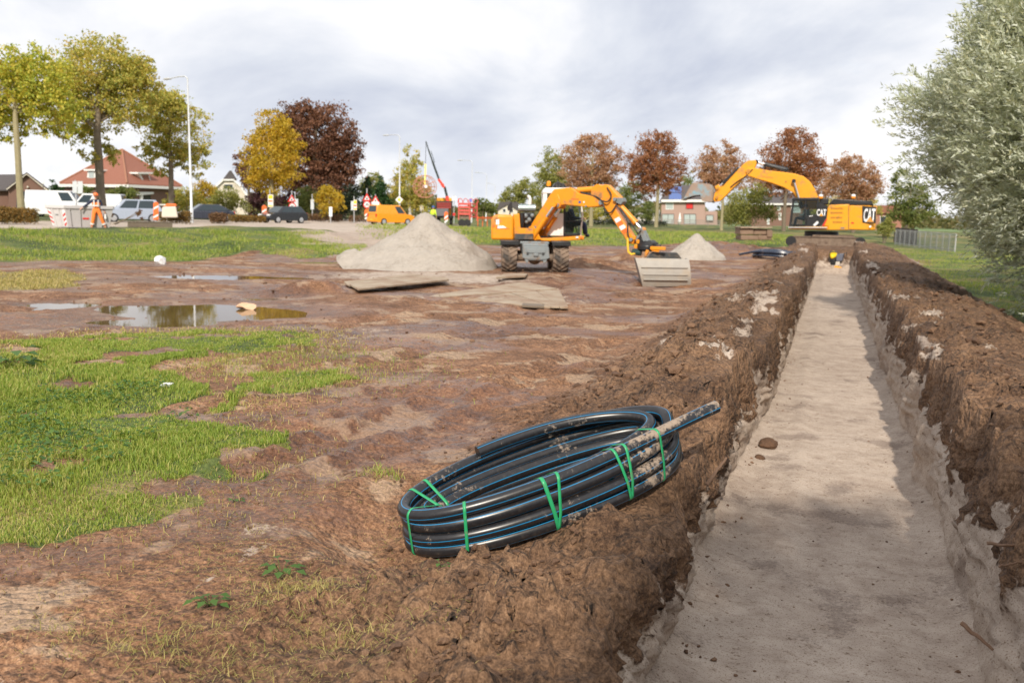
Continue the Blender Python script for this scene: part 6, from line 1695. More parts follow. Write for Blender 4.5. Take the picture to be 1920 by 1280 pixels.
hedge('golden hedge at the far left behind the skip container', -60, 68, 50, 50, 0.95, 0.8, 6500, 0.10, 'hedge')
hedge('russet hedge between the silver car and the lamp post', 300, 358, 62, 62, 0.85, 0.8, 2600, 0.10, 'hedge')
hedge('clipped hedge right of the lamp post in front of the dark sedan', 395, 425, 66, 66, 0.8, 0.8, 1700, 0.11, 'russet')
hedge('long low hedge between the sedan and the striped marker board', 432, 496, 70, 74, 0.6, 0.7, 2400, 0.11, 'hedge')
hedge('low russet hedge under the white sign panels', 560, 640, 82, 86, 0.75, 0.7, 2600, 0.12, 'russet')
hedge('low russet hedge behind the yellow van', 655, 800, 90, 92, 0.75, 0.7, 3600, 0.12, 'russet')
hedge('dark clipped hedge before the brick houses on the right', 1100, 1250, 128, 130, 0.8, 0.8, 2600, 0.18, 'dark')

# ================================================================ the willows along the right
M_WIL = leaf_mat('willow_leaves', [(0.20, 0.235, 0.15), (0.37, 0.41, 0.30), (0.52, 0.56, 0.45), (0.66, 0.69, 0.60), (0.56, 0.52, 0.26)], 0.36, 0.45, 0.5)
def willow(label, c, rad, base, n_sh, seed, L=0.085, per=22, extra=(), tr=0.22, lobes=()):
    r_ = np.random.default_rng(seed)
    b = Vector((base[0], base[1], hz(*base)))
    t = thing('willow', label, 'tree', b)
    c = np.array(c); rad = np.array(rad)
    d = unit(r_.normal(0, 1, (n_sh, 3))); k = (0.42 + 0.58 * r_.random(n_sh) ** 0.7)
    S = c + d * k[:, None] * rad * (1 + 0.10 * fbm(d[:, 0] * 3 + seed, d[:, 1] * 3 + d[:, 2] * 2, 3, seed))[:, None]
    for (lc, lr, ln) in lobes:
        dd = unit(r_.normal(0, 1, (ln, 3))); S = np.concatenate([S, np.array(lc) + dd * (0.3 + 0.7 * r_.random(ln) ** 0.7)[:, None] * np.array(lr)])
    if extra:
        ex = []
        for (a_, b_, n_, sp) in extra:
            a_, b_ = np.array(a_), np.array(b_); u = r_.random(n_)
            ex.append(a_ + (b_ - a_) * u[:, None] + r_.normal(0, sp, (n_, 3)) * (0.4 + u[:, None]))
        S = np.concatenate([S] + ex)
    ok = S[:, 2] > np.maximum(0.25, base_z(S[:, 0], S[:, 1]) + 0.15); S = S[ok]
    out = unit((S - c) / rad)
    G_ = unit(out * 0.62 + r_.normal(0, .26, S.shape) + np.array([-0.12, 0.05, 0.52]))
    Ls = r_.uniform(0.28, 0.62, len(S))
    i = np.repeat(np.arange(len(S)), per); u = np.tile((np.arange(per) + .5) / per, len(S)) 
    bend = np.zeros((len(i), 3)); bend[:, 2] = -0.22 * (u ** 2) * Ls[i]
    P = S[i] + G_[i] * (u * Ls[i])[:, None] + bend
    ax = unit(np.cross(G_[i], r_.normal(0, 1, (len(i), 3))))
    D = unit(G_[i] * 0.85 + ax * 0.62 + np.array([0, 0, -0.12])); N = unit(np.cross(D, r_.normal(0, 1, (len(i), 3))) + np.array([0, 0, .5]))
    Ll = (L * r_.uniform(.65, 1.25, len(i)))[:, None]; Sd = unit(np.cross(D, N)) * Ll * 0.17
    P0_ = P - np.array(b); V = np.stack([P0_ - Sd * .6 + D * Ll * .15, P0_ + Sd + D * Ll * .35, P0_ + D * Ll], 1).reshape(-1, 3)
    link('crown', mesh_np('crown', V, None, np.arange(len(V)).reshape(-1, 3)), M_WIL, t)
    # twigs carrying the leaves, one mesh per tree
    S, G_, Ls = S[::3], G_[::3], Ls[::3]
    K = len(S); o = np.arange(K)[:, None] * 6
    A = S - G_ * 0.25; B = S + G_ * Ls[:, None] + np.array([0, 0, -.22]) * Ls[:, None]; M_ = S + G_ * (Ls * .5)[:, None] + np.array([0, 0, -.09]) * Ls[:, None]
    sd = unit(np.cross(G_, np.array([0.3, 0.2, 1.0]))) * 0.004
    TV = np.stack([A - sd, A + sd, M_ - sd * .8, M_ + sd * .8, B - sd * .3, B + sd * .3], 1).reshape(-1, 3) - np.array(b)
    tw_ = link('twigs', mesh_np('twigs', TV, np.concatenate([np.array([[0, 1, 3, 2]]) + o, np.array([[2, 3, 5, 4]]) + o])), paint('willow_twig', (0.20, 0.17, 0.09), .7), t); tw_['kind'] = 'stuff'
    m = MB(); m.tube([(0, 0, -.2), (.05, .0, .7), (-.1, .1, 1.6), (Vector(c) - b) * .8], [tr * 1.4, tr * 1.1, tr, tr * .3], 9); trk = m.build('trunk', BARK, t)
    for q in r_.choice(len(S), 26, replace=False):
        m = MB(); limb(m, Vector((0, 0, 1.2 + .9 * r_.random())), Vector(S[q]) - b, tr * .32, 0.012, 0.12, 8); m.build('limb', BARK, trk)
    return t
willow('big silver-green willow filling the right edge of the picture', (6.0, 21.0, 4.3), (3.9, 4.6, 4.3), (6.6, 21.5), 18500, 3, L=0.14, per=16, lobes=[((4.0, 22.5, 4.3), (1.9, 2.6, 2.2), 5200), ((4.3, 22.0, 2.7), (1.5, 2.4, 1.4), 2800), ((4.4, 22.0, 6.4), (1.7, 2.4, 1.6), 2800)], extra=[((3.0, 22.5, 4.4), (1.7, 23.5, 4.7), 420, .28), ((3.2, 22, 3.4), (2.2, 22.8, 3.4), 380, .28)])
willow('nearer low willow whose branches reach the bank at the right edge', (7.0, 13.6, 2.6), (2.9, 3.2, 3.0), (7.4, 13.8), 8500, 4, L=0.115, per=16, extra=[((4.6, 14.5, 1.6), (4.0, 15.5, .9), 120, .3)])
willow('willow standing further back behind the big one at the right edge', (8.6, 33.0, 3.6), (3.6, 4.0, 3.8), (9.0, 33.0), 4000, 5, L=0.18, per=14)
willow('unseen willow added behind the camera to shade the foreground of the trench', (3.5, -3.9, 5.3), (2.7, 3.0, 2.8), (4.9, -5.0), 4200, 6, L=0.20, per=12)  # out of view; added only for the shade it casts on the foreground

# ================================================================ buildings
BRICK = paint('brown_brick', (0.20, 0.115, 0.085), 0.9, var=0.2, sc=12)
BRICKP = paint('pink_brick', (0.40, 0.27, 0.225), 0.9, var=0.12, sc=12)
TILE = paint('red_roof_tile', (0.26, 0.105, 0.068), 0.8, var=0.2, sc=8, bump=0.4)
TILED = paint('dark_roof_tile', (0.085, 0.075, 0.075), 0.75, var=0.2, sc=8, bump=0.4)
WPAINT = paint('white_trim', (0.80, 0.79, 0.76), 0.5, var=0.04)
CREAM = paint('cream_render', (0.66, 0.60, 0.50), 0.8, var=0.08)
WINDOW = paint('window_pane', (0.045, 0.055, 0.06), 0.06, var=0.2)
CURTAIN = paint('pale_window_pane', (0.42, 0.47, 0.46), 0.12, var=0.15)
DBLUE = paint('dark_blue_door', (0.012, 0.03, 0.075), 0.4)
def base_frame(px, Z, rz=None):
    b = ground_pt(px, Z)
    ang = YAW - math.atan((px - 960) / FPX)
    return b, Frame(b, ang if rz is None else rz), (ang if rz is None else rz)
def fpr(F_, pts, y0, y1, name, m_, root, bevel=0.0, y=0.0):
    m = MB(); m.prism(F_.poly(pts, y), y0, y1); return m.build(name, m_, root, bevel, smooth=False)
def window(F_, x0, y0, x1, y1, root, frame=WPAINT, pane=WINDOW, fw=0.9, mull=0):
    """frame with sill, pane set back"""
    w = fpr(F_, [(x0, y0), (x1, y0), (x1, y1), (x0, y1)], -0.02, 0.03, 'window', pane, root)
    for q in ([(x0 - fw, y0 - fw), (x1 + fw, y0 - fw), (x1 + fw, y0), (x0 - fw, y0)], [(x0 - fw, y1), (x1 + fw, y1), (x1 + fw, y1 + fw), (x0 - fw, y1 + fw)], [(x0 - fw, y0), (x0, y0), (x0, y1), (x0 - fw, y1)], [(x1, y0), (x1 + fw, y0), (x1 + fw, y1), (x1, y1)]):
        fpr(F_, q, -0.07, 0.02, 'frame', frame, w)
    for k in range(mull):
        xm = x0 + (x1 - x0) * (k + 1) / (mull + 1); fpr(F_, [(xm - fw * .4, y0), (xm + fw * .4, y0), (xm + fw * .4, y1), (xm - fw * .4, y1)], -0.06, -0.021, 'mullion', frame, w)
    return w
# barn at the far left
b, FB_, rz = base_frame(50, 102)
t = thing('brick_barn', 'low brown brick barn with dark blue arched doors at the far left', 'barn', b, rz)
fpr(FB_, [(15, 400), (16, 354), (50, 328), (86, 354), (86, 400)], 0, 9, 'wall', BRICK, t)
fpr(FB_, [(-90, 400), (-90, 355), (14.8, 355), (14.8, 400)], 2.0, 9, 'side_wing_wall', BRICK, t)
m = MB()
rp = FB_.poly([(-95, 356), (-80, 326), (34, 325), (50, 325), (15, 355)], 0)
m.add([(rp[0][0], 1.4, rp[0][1]), (rp[4][0] + .2, 1.4, rp[4][1]), (rp[3][0], 3.6, rp[3][1]), (rp[1][0], 3.6, rp[1][1]), (rp[0][0], 1.4, rp[0][1] - .15), (rp[4][0] + .2, 1.4, rp[4][1] - .15), (rp[3][0], 3.6, rp[3][1] - .15), (rp[1][0], 3.6, rp[1][1] - .15)], [(0, 1, 2, 3), (7, 6, 5, 4), (0, 4, 5, 1), (1, 5, 6, 2), (2, 6, 7, 3), (3, 7, 4, 0)])
m.build('wing_roof', TILED, t, smooth=False)
for q in ([(13, 355), (50, 326), (50, 323), (12, 352)], [(50, 326), (88, 356), (90, 353), (50, 323)]):
    fpr(FB_, q, -0.35, 9.2, 'roof', TILED, t)
for q in ([(12.5, 356.5), (50, 327.5), (50, 326), (12, 354.5)], [(50, 327.5), (88, 358), (89, 356), (50, 326)]):
    fpr(FB_, q, -0.42, -0.352, 'barge_board', CREAM, t)
dp = FB_.poly([(31, 400), (31, 366), (36, 361), (50, 358.5), (64, 361), (70, 366), (70, 400)])
m = MB(); m.prism(dp, -0.05, 0.05); m.build('door', DBLUE, t)
m = MB(); m.ball(FB_.v(52, 351, -0.1), 0.12, 8, 6); m.build('wall_lamp', CREAM, t)
b, FS_, rz = base_frame(81, 100)
t = thing('light_box_sign', 'white rounded light box on a pole right of the barn', 'sign', b, rz)
fpr(FS_, [(78.5, 345), (78, 334), (79.5, 331.5), (83, 331.5), (84.5, 334), (84, 345)], -.1, .1, 'light_box', WHITE_S, t, .03); fpr(FS_, [(80.5, 401), (80.5, 345), (82, 345), (82, 401)], -.05, .05, 'pole', DGREY, t)
# red-roofed house with its corner towards the viewer
A = at(112, 347, 113.0); B = at(238, 344, 107.0); C_ = at(342, 353, 115.5)
ez = B.z
for q in (A, C_): q.z = ez
D_ = A + C_ - B
ap = at(229, 281, 113.0)
gz = hz(B.x, B.y)
t = thing('red_roofed_house', 'brick house with a tall red tiled pyramid roof behind the tallest golden tree', 'house', (B.x, B.y, gz))
o_ = Vector((B.x, B.y, gz))
cen = (A + B + C_ + D_) / 4
m = MB(); wl_ = [cen + (q - cen) * 0.93 for q in (A, B, C_, D_)]
m.add([Vector((q.x, q.y, gz - .3)) - o_ for q in wl_] + [Vector((q.x, q.y, ez - .05)) - o_ for q in wl_], [(0, 1, 5, 4), (1, 2, 6, 5), (2, 3, 7, 6), (3, 0, 4, 7)]); m.build('wall', BRICK, t, smooth=False)
m = MB(); m.add([q - o_ for q in (A, B, C_, D_)] + [ap - o_] + [q - o_ - Vector((0, 0, .12)) for q in (A, B, C_, D_)], [(0, 1, 4), (1, 2, 4), (2, 3, 4), (3, 0, 4), (8, 7, 6, 5), (0, 5, 6, 1), (1, 6, 7, 2), (2, 7, 8, 3), (3, 8, 5, 0)]); roof = m.build('roof', TILE, t, smooth=False)
for (p, q) in ((B, ap), (A, ap), (C_, ap)):
    m = MB(); m.tube([p - o_ + Vector((0, 0, .05)), q - o_ + Vector((0, 0, .05))], 0.13, 6); m.build('ridge_tiles', paint('ridge_tile', (0.33, 0.15, 0.09), .8), roof)
for (p, q) in ((A, B), (B, C_)):
    m = MB(); m.bar(p - o_ - Vector((0, 0, .30)), q - o_ - Vector((0, 0, .30)), 0.35, 0.34); m.build('white_gutter', WPAINT, t)
FH1 = Frame(A.lerp(B, .5) + Vector((0, 0, -ez + gz)), math.atan2(B.y - A.y, B.x - A.x)); FH2 = Frame(B.lerp(C_, .5) + Vector((0, 0, -ez + gz)), math.atan2(C_.y - B.y, C_.x - B.x))
def on_face(Fr, pts, y0, y1, name, m_, root, yref):
    m = MB(Matrix.Translation(Fr.o - o_) @ Matrix.Rotation(Fr.rz, 4, 'Z')); m.prism(Fr.poly(pts, yref), y0, y1); return m.build(name, m_, root, smooth=False)
dm_ = on_face(FH1, [(163, 343), (164, 319), (184, 319), (186, 332), (180, 343)], .7, 4, 'dormer', WPAINT, roof, .7); on_face(FH1, [(167, 338), (167, 322), (176, 322), (176, 338)], .64, .69, 'dormer_window', CURTAIN, roof, .7); on_face(FH1, [(161, 320.5), (161, 317.5), (189, 317.5), (189, 320.5)], .4, 4, 'dormer_roof', WPAINT, roof, .7)
on_face(FH2, [(270, 343), (258, 325), (278, 325), (285, 345)], .7, 3.5, 'dormer', WPAINT, roof, .7); on_face(FH2, [(272, 342), (265, 328), (277, 328), (282, 342)], .62, .69, 'dormer_cheek', TILE, roof, .7); on_face(FH2, [(255, 326), (255, 323), (284, 323), (284, 326)], .4, 3.5, 'dormer_roof', WPAINT, roof, .7)
on_face(FH2, [(254, 366), (254, 360), (285, 360), (285, 364)], .1, .7, 'porch_roof', WPAINT, t, .4); on_face(FH2, [(262, 390), (262, 363), (266, 363), (266, 390)], .2, .5, 'porch_post', WPAINT, t, .4); on_face(FH2, [(268, 378), (268, 366), (282, 366), (282, 378)], .35, .45, 'window', WINDOW, t, .4)
# gambrel house with white barge boards
b, F1, rz = base_frame(432, 122)
t = thing('gambrel_house', 'house with white barge boards and a dark roof half hidden by the flowering shrub', 'house', b, rz)
fpr(F1, [(388, 402), (390, 366), (405, 348), (418, 337), (438, 337), (450, 348), (464, 368), (466, 402)], 0, 8, 'wall', CREAM, t)
for q in ([(386, 368), (404, 347), (417, 335.5), (420, 338), (407, 350), (391, 369)], [(417, 336), (439, 336), (440, 339), (418, 339)], [(438, 336), (452, 347), (466, 368), (462, 369), (449, 350), (437, 339)]):
    fpr(F1, q, -.3, -.05, 'barge_board', WPAINT, t)
fpr(F1, [(418, 336), (430, 320), (434, 320), (444, 336)], .1, 8, 'roof', TILED, t)
window(F1, 420, 346, 436, 354, t)
# brick houses on the right, far away
b, F2, rz = base_frame(1290, 172)
t = thing('brick_house', 'pink brick house with a red window under the raised bucket of the crawler excavator', 'house', b, rz)
fpr(F2, [(1240, 424), (1240, 378), (1322, 378), (1322, 424)], 0, 8, 'wall', BRICKP, t); fpr(F2, [(1322.2, 424), (1322.2, 396), (1345, 396), (1345, 424)], .4, 6, 'annex_wall', BRICKP, t)
m = MB(); q = F2.poly([(1236, 378), (1326, 378), (1318, 346), (1252, 346)]); m.add([(q[0][0], -.6, q[0][1]), (q[1][0], -.6, q[1][1]), (q[2][0], 4, q[2][1]), (q[3][0], 4, q[3][1]), (q[0][0], 8.6, q[0][1]), (q[1][0], 8.6, q[1][1])], [(0, 1, 2, 3), (3, 2, 5, 4), (0, 3, 4), (1, 5, 2), (0, 4, 5, 1)]); rf = m.build('roof', TILED, t, smooth=False)
m = MB()
for (u0, u1, v0, v1) in ((.2, .46, .12, .5), (.2, .46, .54, .9)):
    P4 = [Vector((q[0][0] + (q[1][0] - q[0][0]) * u, -.66 + 4.6 * v, q[0][1] + (q[3][1] - q[0][1]) * v + .04)) for u, v in ((u0, v0), (u1, v0), (u1, v1), (u0, v1))]
    m = MB(); m.add(P4 + [p + Vector((0, -.05, .06)) for p in P4], [(0, 1, 2, 3), (4, 5, 6, 7), (0, 1, 5, 4), (1, 2, 6, 5), (2, 3, 7, 6), (3, 0, 4, 7)]); m.build('solar_panel', paint('blue_solar_panel', (0.09, 0.14, 0.33), .15), rf)
fpr(F2, [(1240, 379), (1240, 374.5), (1324, 374.5), (1324, 379)], -.7, -.05, 'fascia', WPAINT, t)
window(F2, 1249, 381, 1262, 392, t, pane=CURTAIN); window(F2, 1287, 381, 1299, 391, t, frame=DGREY, pane=RED); window(F2, 1242, 402, 1263, 419, t, frame=DGREY, pane=CURTAIN, mull=1); window(F2, 1283, 402, 1304, 419, t, frame=DGREY, pane=CURTAIN, mull=1); window(F2, 1325, 404, 1337, 413, t, frame=DGREY, pane=CURTAIN)
m = MB(); m.lathe([(.05, 0), (.35, .5), (.12, 2.0), (.03, 2.3)], F2.v(1274, 421, -1.5), 'Z', 10); tag(m.build('garden_parasol', WPAINT), 'closed white garden parasol between the patio doors of the brick house', 'parasol').matrix_world = Matrix.Translation(b) @ Matrix.Rotation(rz, 4, 'Z')
b, F3, rz = base_frame(1455, 168)
t = thing('brick_house', 'brick house with long white eaves seen left of the crawler excavator cab', 'house', b, rz)
fpr(F3, [(1408, 424), (1408, 384), (1505, 384), (1505, 424)], 0, 8, 'wall', BRICK, t); fpr(F3, [(1405, 384.5), (1405, 381.5), (1508, 381.5), (1508, 384.5)], -.6, -.05, 'fascia', WPAINT, t)
m = MB(); q = F3.poly([(1403, 382), (1510, 382), (1500, 362), (1414, 362)]); m.add([(q[0][0], -.6, q[0][1]), (q[1][0], -.6, q[1][1]), (q[2][0], 4, q[2][1]), (q[3][0], 4, q[3][1]), (q[0][0], 8.6, q[0][1]), (q[1][0], 8.6, q[1][1])], [(0, 1, 2, 3), (3, 2, 5, 4), (0, 3, 4), (1, 5, 2), (0, 4, 5, 1)]); m.build('roof', TILED, t, smooth=False)
window(F3, 1426, 387, 1442, 394, t, pane=CURTAIN); window(F3, 1458, 386, 1463, 394, t, pane=CURTAIN); window(F3, 1439, 406, 1442, 420, t, pane=CURTAIN); window(F3, 1461, 400, 1464, 412, t, pane=CURTAIN); window(F3, 1484, 388, 1500, 398, t, pane=CURTAIN)
b, F4, rz = base_frame(1660, 150)
t = thing('brick_house', 'red brick house partly hidden behind the counterweight of the crawler excavator', 'house', b, rz)
fpr(F4, [(1625, 432), (1625, 400), (1690, 400), (1690, 432)], 0, 8, 'wall', paint('red_brick', (0.36, 0.17, 0.12), .9, var=.15, sc=12), t); fpr(F4, [(1622, 400), (1632, 385), (1684, 385), (1693, 400)], -.4, 8, 'roof', TILE, t); window(F4, 1651, 406, 1662, 420, t)
b, F5, rz = base_frame(952, 150)
t = thing('cream_house', 'small cream house with grey roof behind the orange counterweight', 'house', b, rz)
fpr(F5, [(934, 410), (934, 394), (952, 384), (970, 394), (970, 410)], 0, 7, 'wall', CREAM, t)
for q in ([(932, 395), (952, 384), (952, 378), (936, 380)], [(952, 384), (972, 395), (974, 380), (952, 378)]): fpr(F5, q, -.2, 7, 'roof', TILED, t)
window(F5, 943, 392, 948, 398, t); window(F5, 957, 392, 962, 398, t)
b, F6, rz = base_frame(1150, 185)
t = thing('white_bungalow', 'long low white building behind the stick of the wheeled excavator', 'building', b, rz)
fpr(F6, [(1082, 424), (1082, 402), (1240, 402), (1240, 424)], 0, 7, 'wall', paint('off_white_render', (0.68, 0.64, 0.60), .8, var=.1), t); fpr(F6, [(1079, 402.5), (1084, 393), (1236, 393), (1243, 402.5)], -.4, 7.4, 'roof', paint('pale_grey_roof', (0.42, 0.40, 0.40), .8), t)
for x0 in (1090, 1112, 1136, 1160, 1186, 1212): window(F6, x0, 406, x0 + 10, 414, t)

# fences
def rail_fence(label, p0, Z0, p1, Z1, n, h, rails, m_, pw=0.12, rw=0.06):
    a, b = ground_pt(p0, Z0), ground_pt(p1, Z1)
    t = thing('fence', label, 'fence', a)
    for k in range(n + 1):
        q = a.lerp(b, k / n) - a; m = MB(); m.box(q + Vector((0, 0, h / 2)), (pw, pw, h)); m.build('post', m_, t)
    for r_ in rails:
        m = MB(); m.bar(Vector((0, -.09, r_)), b - a + Vector((0, -.09, r_)), rw, rw * 2); m.build('rail', m_, t)
    return t
GW = paint('grey_fence_wood', (0.26, 0.23, 0.21), .85, var=.2)
rail_fence('grey rail fence along the gardens of the brick houses', 1080, 150, 1350, 150, 12, 1.0, (0.3, 0.62, 0.95), GW)
# garden fence at the right: wire panels between thin posts, with vertical bars
fa, fb = ground_pt(1681, 72), ground_pt(1795, 58)
t = thing('garden_fence', 'grey bar fence at the edge of the lawn left of the willow', 'fence', fa)
FEN = paint('galvanised_bars', (0.42, 0.42, 0.42), .5, metal=.4)
for k in range(45):
    q = fa.lerp(fb, k / 44) - fa; m = MB(); w_ = 0.07 if k % 4 == 0 else 0.035; m.box(q + Vector((0, 0, .62)), (w_, w_, 1.25)); m.build('post' if k % 4 == 0 else 'bar', FEN, t)
for h_ in (0.15, 1.2):
    m = MB(); m.bar(Vector((0, -.06, h_)), fb - fa + Vector((0, -.06, h_)), .04, .05); m.build('rail', FEN, t)
ga, gb = ground_pt(1678, 78), ground_pt(1722, 72)
t = thing('board_fence', 'dark wooden board fence behind the grey bar fence', 'fence', ga)
for k in range(14):
    q = ga.lerp(gb, (k + .5) / 14) - ga; m = MB(); m.box(q + Vector((0, 0, .62)), ((gb - ga).length / 14 * .92, .04, 1.25 + .04 * (k % 3)), Matrix.Rotation(math.atan2(gb.y - ga.y, gb.x - ga.x), 3, 'Z')); m.build('board', paint('dark_fence_board', (0.085, 0.062, 0.055), .85, var=.25), t)

# ================================================================ street lamps
GALV = paint('galvanised_lamp_steel', (0.62, 0.64, 0.66), .45, metal=.25, var=.05)
def lamp(label, px, Z, ytop, arm_px, r=0.10):
    b = ground_pt(px, Z); t = thing('street_lamp', label, 'street lamp', b, 0, 'street lamps along the road')
    top = at(px - 2, ytop, Z); h = top.z - b.z
    m = MB(); m.tube([(0, 0, -.1), (0, 0, 1.0), (0, 0, 1.05), (0, 0, h)], [r * 1.35, r * 1.35, r, r * .55], 12); m.build('pole', GALV, t)
    e = at(px + arm_px, ytop - 4, Z) - b
    e0 = Vector((0, 0, h)); m = MB(); m.tube([e0 - Vector((0, 0, .05)), e0.lerp(e, .12) + Vector((0, 0, .12)), e0.lerp(e, .5) + Vector((0, 0, .12)), e], [r * .55, r * .5, r * .42, r * .36], 8); m.build('arm', GALV, t)
    d = (e - e0).normalized(); m = MB(); m.box(e + d * .3, (.75, .26, .12), Matrix.Rotation(math.atan2(d.y, d.x), 3, 'Z')); m.build('lamp_head', GALV, t, .03)
lamp('tall white lamp post in front of the olive tree on the left', 360, 66, 152, -42, .095)
lamp('lamp post carrying the yellow diamond sign behind the yellow van', 749, 92, 258, -22, .085)
lamp('lamp post right of the crane truck, nearer of the two there', 884, 112, 305, -18, .075)
lamp('lamp post behind the red reel frames, further along the road', 911, 140, 328, -14, .08)
lamp('most distant lamp post, just left of the orange excavator', 927, 175, 348, -10, .085)

# ================================================================ road signs
YSIGN = paint('sign_yellow', (0.88, 0.60, 0.03), .4, var=.04)
STEEL = paint('sign_post_steel', (0.45, 0.46, 0.48), .5, metal=.3)
SIGNBACK = paint('sign_back_grey', (0.58, 0.62, 0.64), .45, var=.06)
def sign(label, px, Z, ytop, boards, group=None, pw=0.05):
    b, Fg, rz = base_frame(px, Z); t = thing('road_sign', label, 'road sign', b, rz, group)
    h = Fg.p(px, ytop)[1]; m = MB(); m.cyl((0, 0.04, -.1), (0, 0.04, h), pw, n=8); m.build('post', STEEL, t)
    off = -0.03
    for kind, *a in boards:
        def pr(pts, m_, nm, o1, o2):
            m = MB(); m.prism(Fg.poly(pts, 0), o2, o1); return m.build(nm, m_, t, smooth=False)
        if kind == 'tri':
            x, y, s = a; k = s * .55
            pr([(x - s, y + s * .8), (x + s, y + s * .8), (x, y - s * .95)], RED, 'warning_triangle', off, off - .02)
            pr([(x - k, y + s * .55), (x + k, y + s * .55), (x, y - s * .42)], WHITE_S, 'triangle_field', off - .021, off - .03)
            pr([(x - k * .38, y + s * .45), (x + k * .38, y + s * .45), (x + k * .12, y - s * .05), (x - k * .12, y - s * .05)], BLK, 'symbol', off - .031, off - .04)
        elif kind == 'round':
            x, y, s, txt = a
            ci = lambda r_: [(x + r_ * math.cos(q), y + r_ * math.sin(q)) for q in np.linspace(0, TP, 24, False)]
            pr(ci(s), RED, 'speed_disc', off, off - .02); pr(ci(s * .72), WHITE_S, 'disc_field', off - .021, off - .03)
            cu_ = bpy.data.curves.new('digits', 'FONT'); cu_.body = txt; cu_.offset = .02
            to = bpy.data.objects.new('digits', cu_); COL.objects.link(to); me = bpy.data.meshes.new_from_object(to.evaluated_get(bpy.context.evaluated_depsgraph_get())); bpy.data.objects.remove(to); bpy.data.curves.remove(cu_)
            co = np.array([v.co[:] for v in me.vertices]); lo, hi = co.min(0), co.max(0); p0, p1 = Fg.p(x - s * .45, y + s * .36), Fg.p(x + s * .45, y - s * .36)
            for v in me.vertices: v.co = (p0[0] + (p1[0] - p0[0]) * (v.co.x - lo[0]) / (hi[0] - lo[0]), off - .036, p0[1] + (p1[1] - p0[1]) * (v.co.y - lo[1]) / (hi[1] - lo[1]))
            link('digits', me, BLK, t)
        elif kind == 'plate':
            x0, y0, x1, y1, m_ = a; pr([(x0, y0), (x1, y0), (x1, y1), (x0, y1)], m_, 'panel', off, off - .03)
        elif kind == 'print':
            x0, y0, x1, y1, m_ = a; pr([(x0, y0), (x1, y0), (x1, y1), (x0, y1)], m_, 'printed_band', off - .031, off - .037)
        elif kind == 'diamond':
            x, y, s = a; pr([(x - s, y), (x, y - s), (x + s, y), (x, y + s)], WHITE_S, 'diamond', off - .12, off - .15); k = s * .5; pr([(x - k, y), (x, y - k), (x + k, y), (x, y + k)], YSIGN, 'diamond_field', off - .151, off - .16)
        elif kind == 'stripes':
            x0, y0, x1, y1 = a
            pr([(x0, y0 + 3), ((x0 + x1) / 2, y0), (x1, y0 + 3), (x1, y1), (x0, y1)], ORANGE, 'marker_board', off, off - .03)
            for k in range(2):
                yy = y0 + 7 + k * (y1 - y0) * .48; pr([(x0 + .4, yy + 4.5), (x1 - .4, yy), (x1 - .4, yy + 3.6), (x0 + .4, yy + 8)], WHITE_S, 'white_stripe', off - .031, off - .037)
    return t
sign('back of a wide white sign standing behind the skip container', 145, 62, 338, [('plate', 136, 340, 144.5, 362, SIGNBACK), ('plate', 145.5, 340, 155, 363, SIGNBACK)])
sign('yellow detour sign left of the dark car with the yellow number plate', 507, 80, 355, [('plate', 502.5, 365, 512, 388, WHITE_S), ('print', 503.5, 366, 511, 373, YSIGN), ('print', 503.5, 375.5, 511, 378.5, ORANGE), ('print', 503.5, 384.5, 511, 387, YSIGN)])
sign('red warning triangle above a round sign behind the dark car', 548, 82, 358, [('tri', 547, 372, 8), ('round', 548, 387, 7, '50')])
sign('back of a grey round sign beside the warning triangle over the dark car', 554, 84, 362, [('plate', 551.5, 373, 559, 387, SIGNBACK)])
sign('tall narrow grey sign back behind the russet hedge', 586, 84, 364, [('plate', 582.5, 374, 588.5, 393, SIGNBACK)])
sign('low white slanting sign panel in front of the small ochre tree', 620, 80, 388, [('plate', 617, 388, 623, 406, WHITE_S)])
sign('yellow detour sign with a grey back panel before the dark evergreens', 664, 84, 368, [('plate', 658, 377, 662.5, 394, SIGNBACK), ('plate', 663, 375, 669, 394, WHITE_S), ('print', 663.5, 376, 668.5, 382, YSIGN), ('print', 663.5, 384, 668.5, 387, ORANGE), ('print', 663.5, 390.5, 668.5, 393, YSIGN)])
sign('red triangle over a round thirty sign on a pole left of the yellow van', 688, 84, 353, [('tri', 688, 370, 8.5), ('round', 688, 383.5, 7.3, '30'), ('stripes', 683.5, 391, 691.5, 404)])
sign('red roadworks triangle with white plate beside the thirty sign', 704, 86, 364, [('tri', 704, 374, 8.5), ('plate', 696.5, 378.5, 711, 385, WHITE_S)])
sign('white diamond sign with yellow centre fixed before the lamp post', 748.5, 91, 366, [('diamond', 748.5, 374.5, 7.2)])
BEG = 'striped marker boards along the road'
sign('orange and white marker board behind the silver car', 292, 60, 378, [('stripes', 287.5, 378, 297, 412)], BEG)
sign('orange and white marker board left of the dark car', 495, 76, 384, [('stripes', 491, 384, 500, 405)], BEG)
sign('orange and white marker board in front of the crane truck', 836, 78, 396, [('stripes', 833, 396, 840, 412)], BEG)
sign('round white sign right of the crane truck cab', 851, 100, 366, [('plate', 849, 368, 855, 376, WHITE_S)])
sign('round white sign board left of the lime-clothed worker', 790, 100, 384, [('plate', 787, 386, 794, 395, WHITE_S)])
rail_fence('red and white barrier boards right of the red reel frames', 896, 88, 922, 92, 3, 1.0, (0.85,), ORANGE, .06, .1)
rail_fence('white site rail behind the silver car', 282, 72, 313, 72, 2, 1.35, (1.3,), WPAINT, .07, .05)

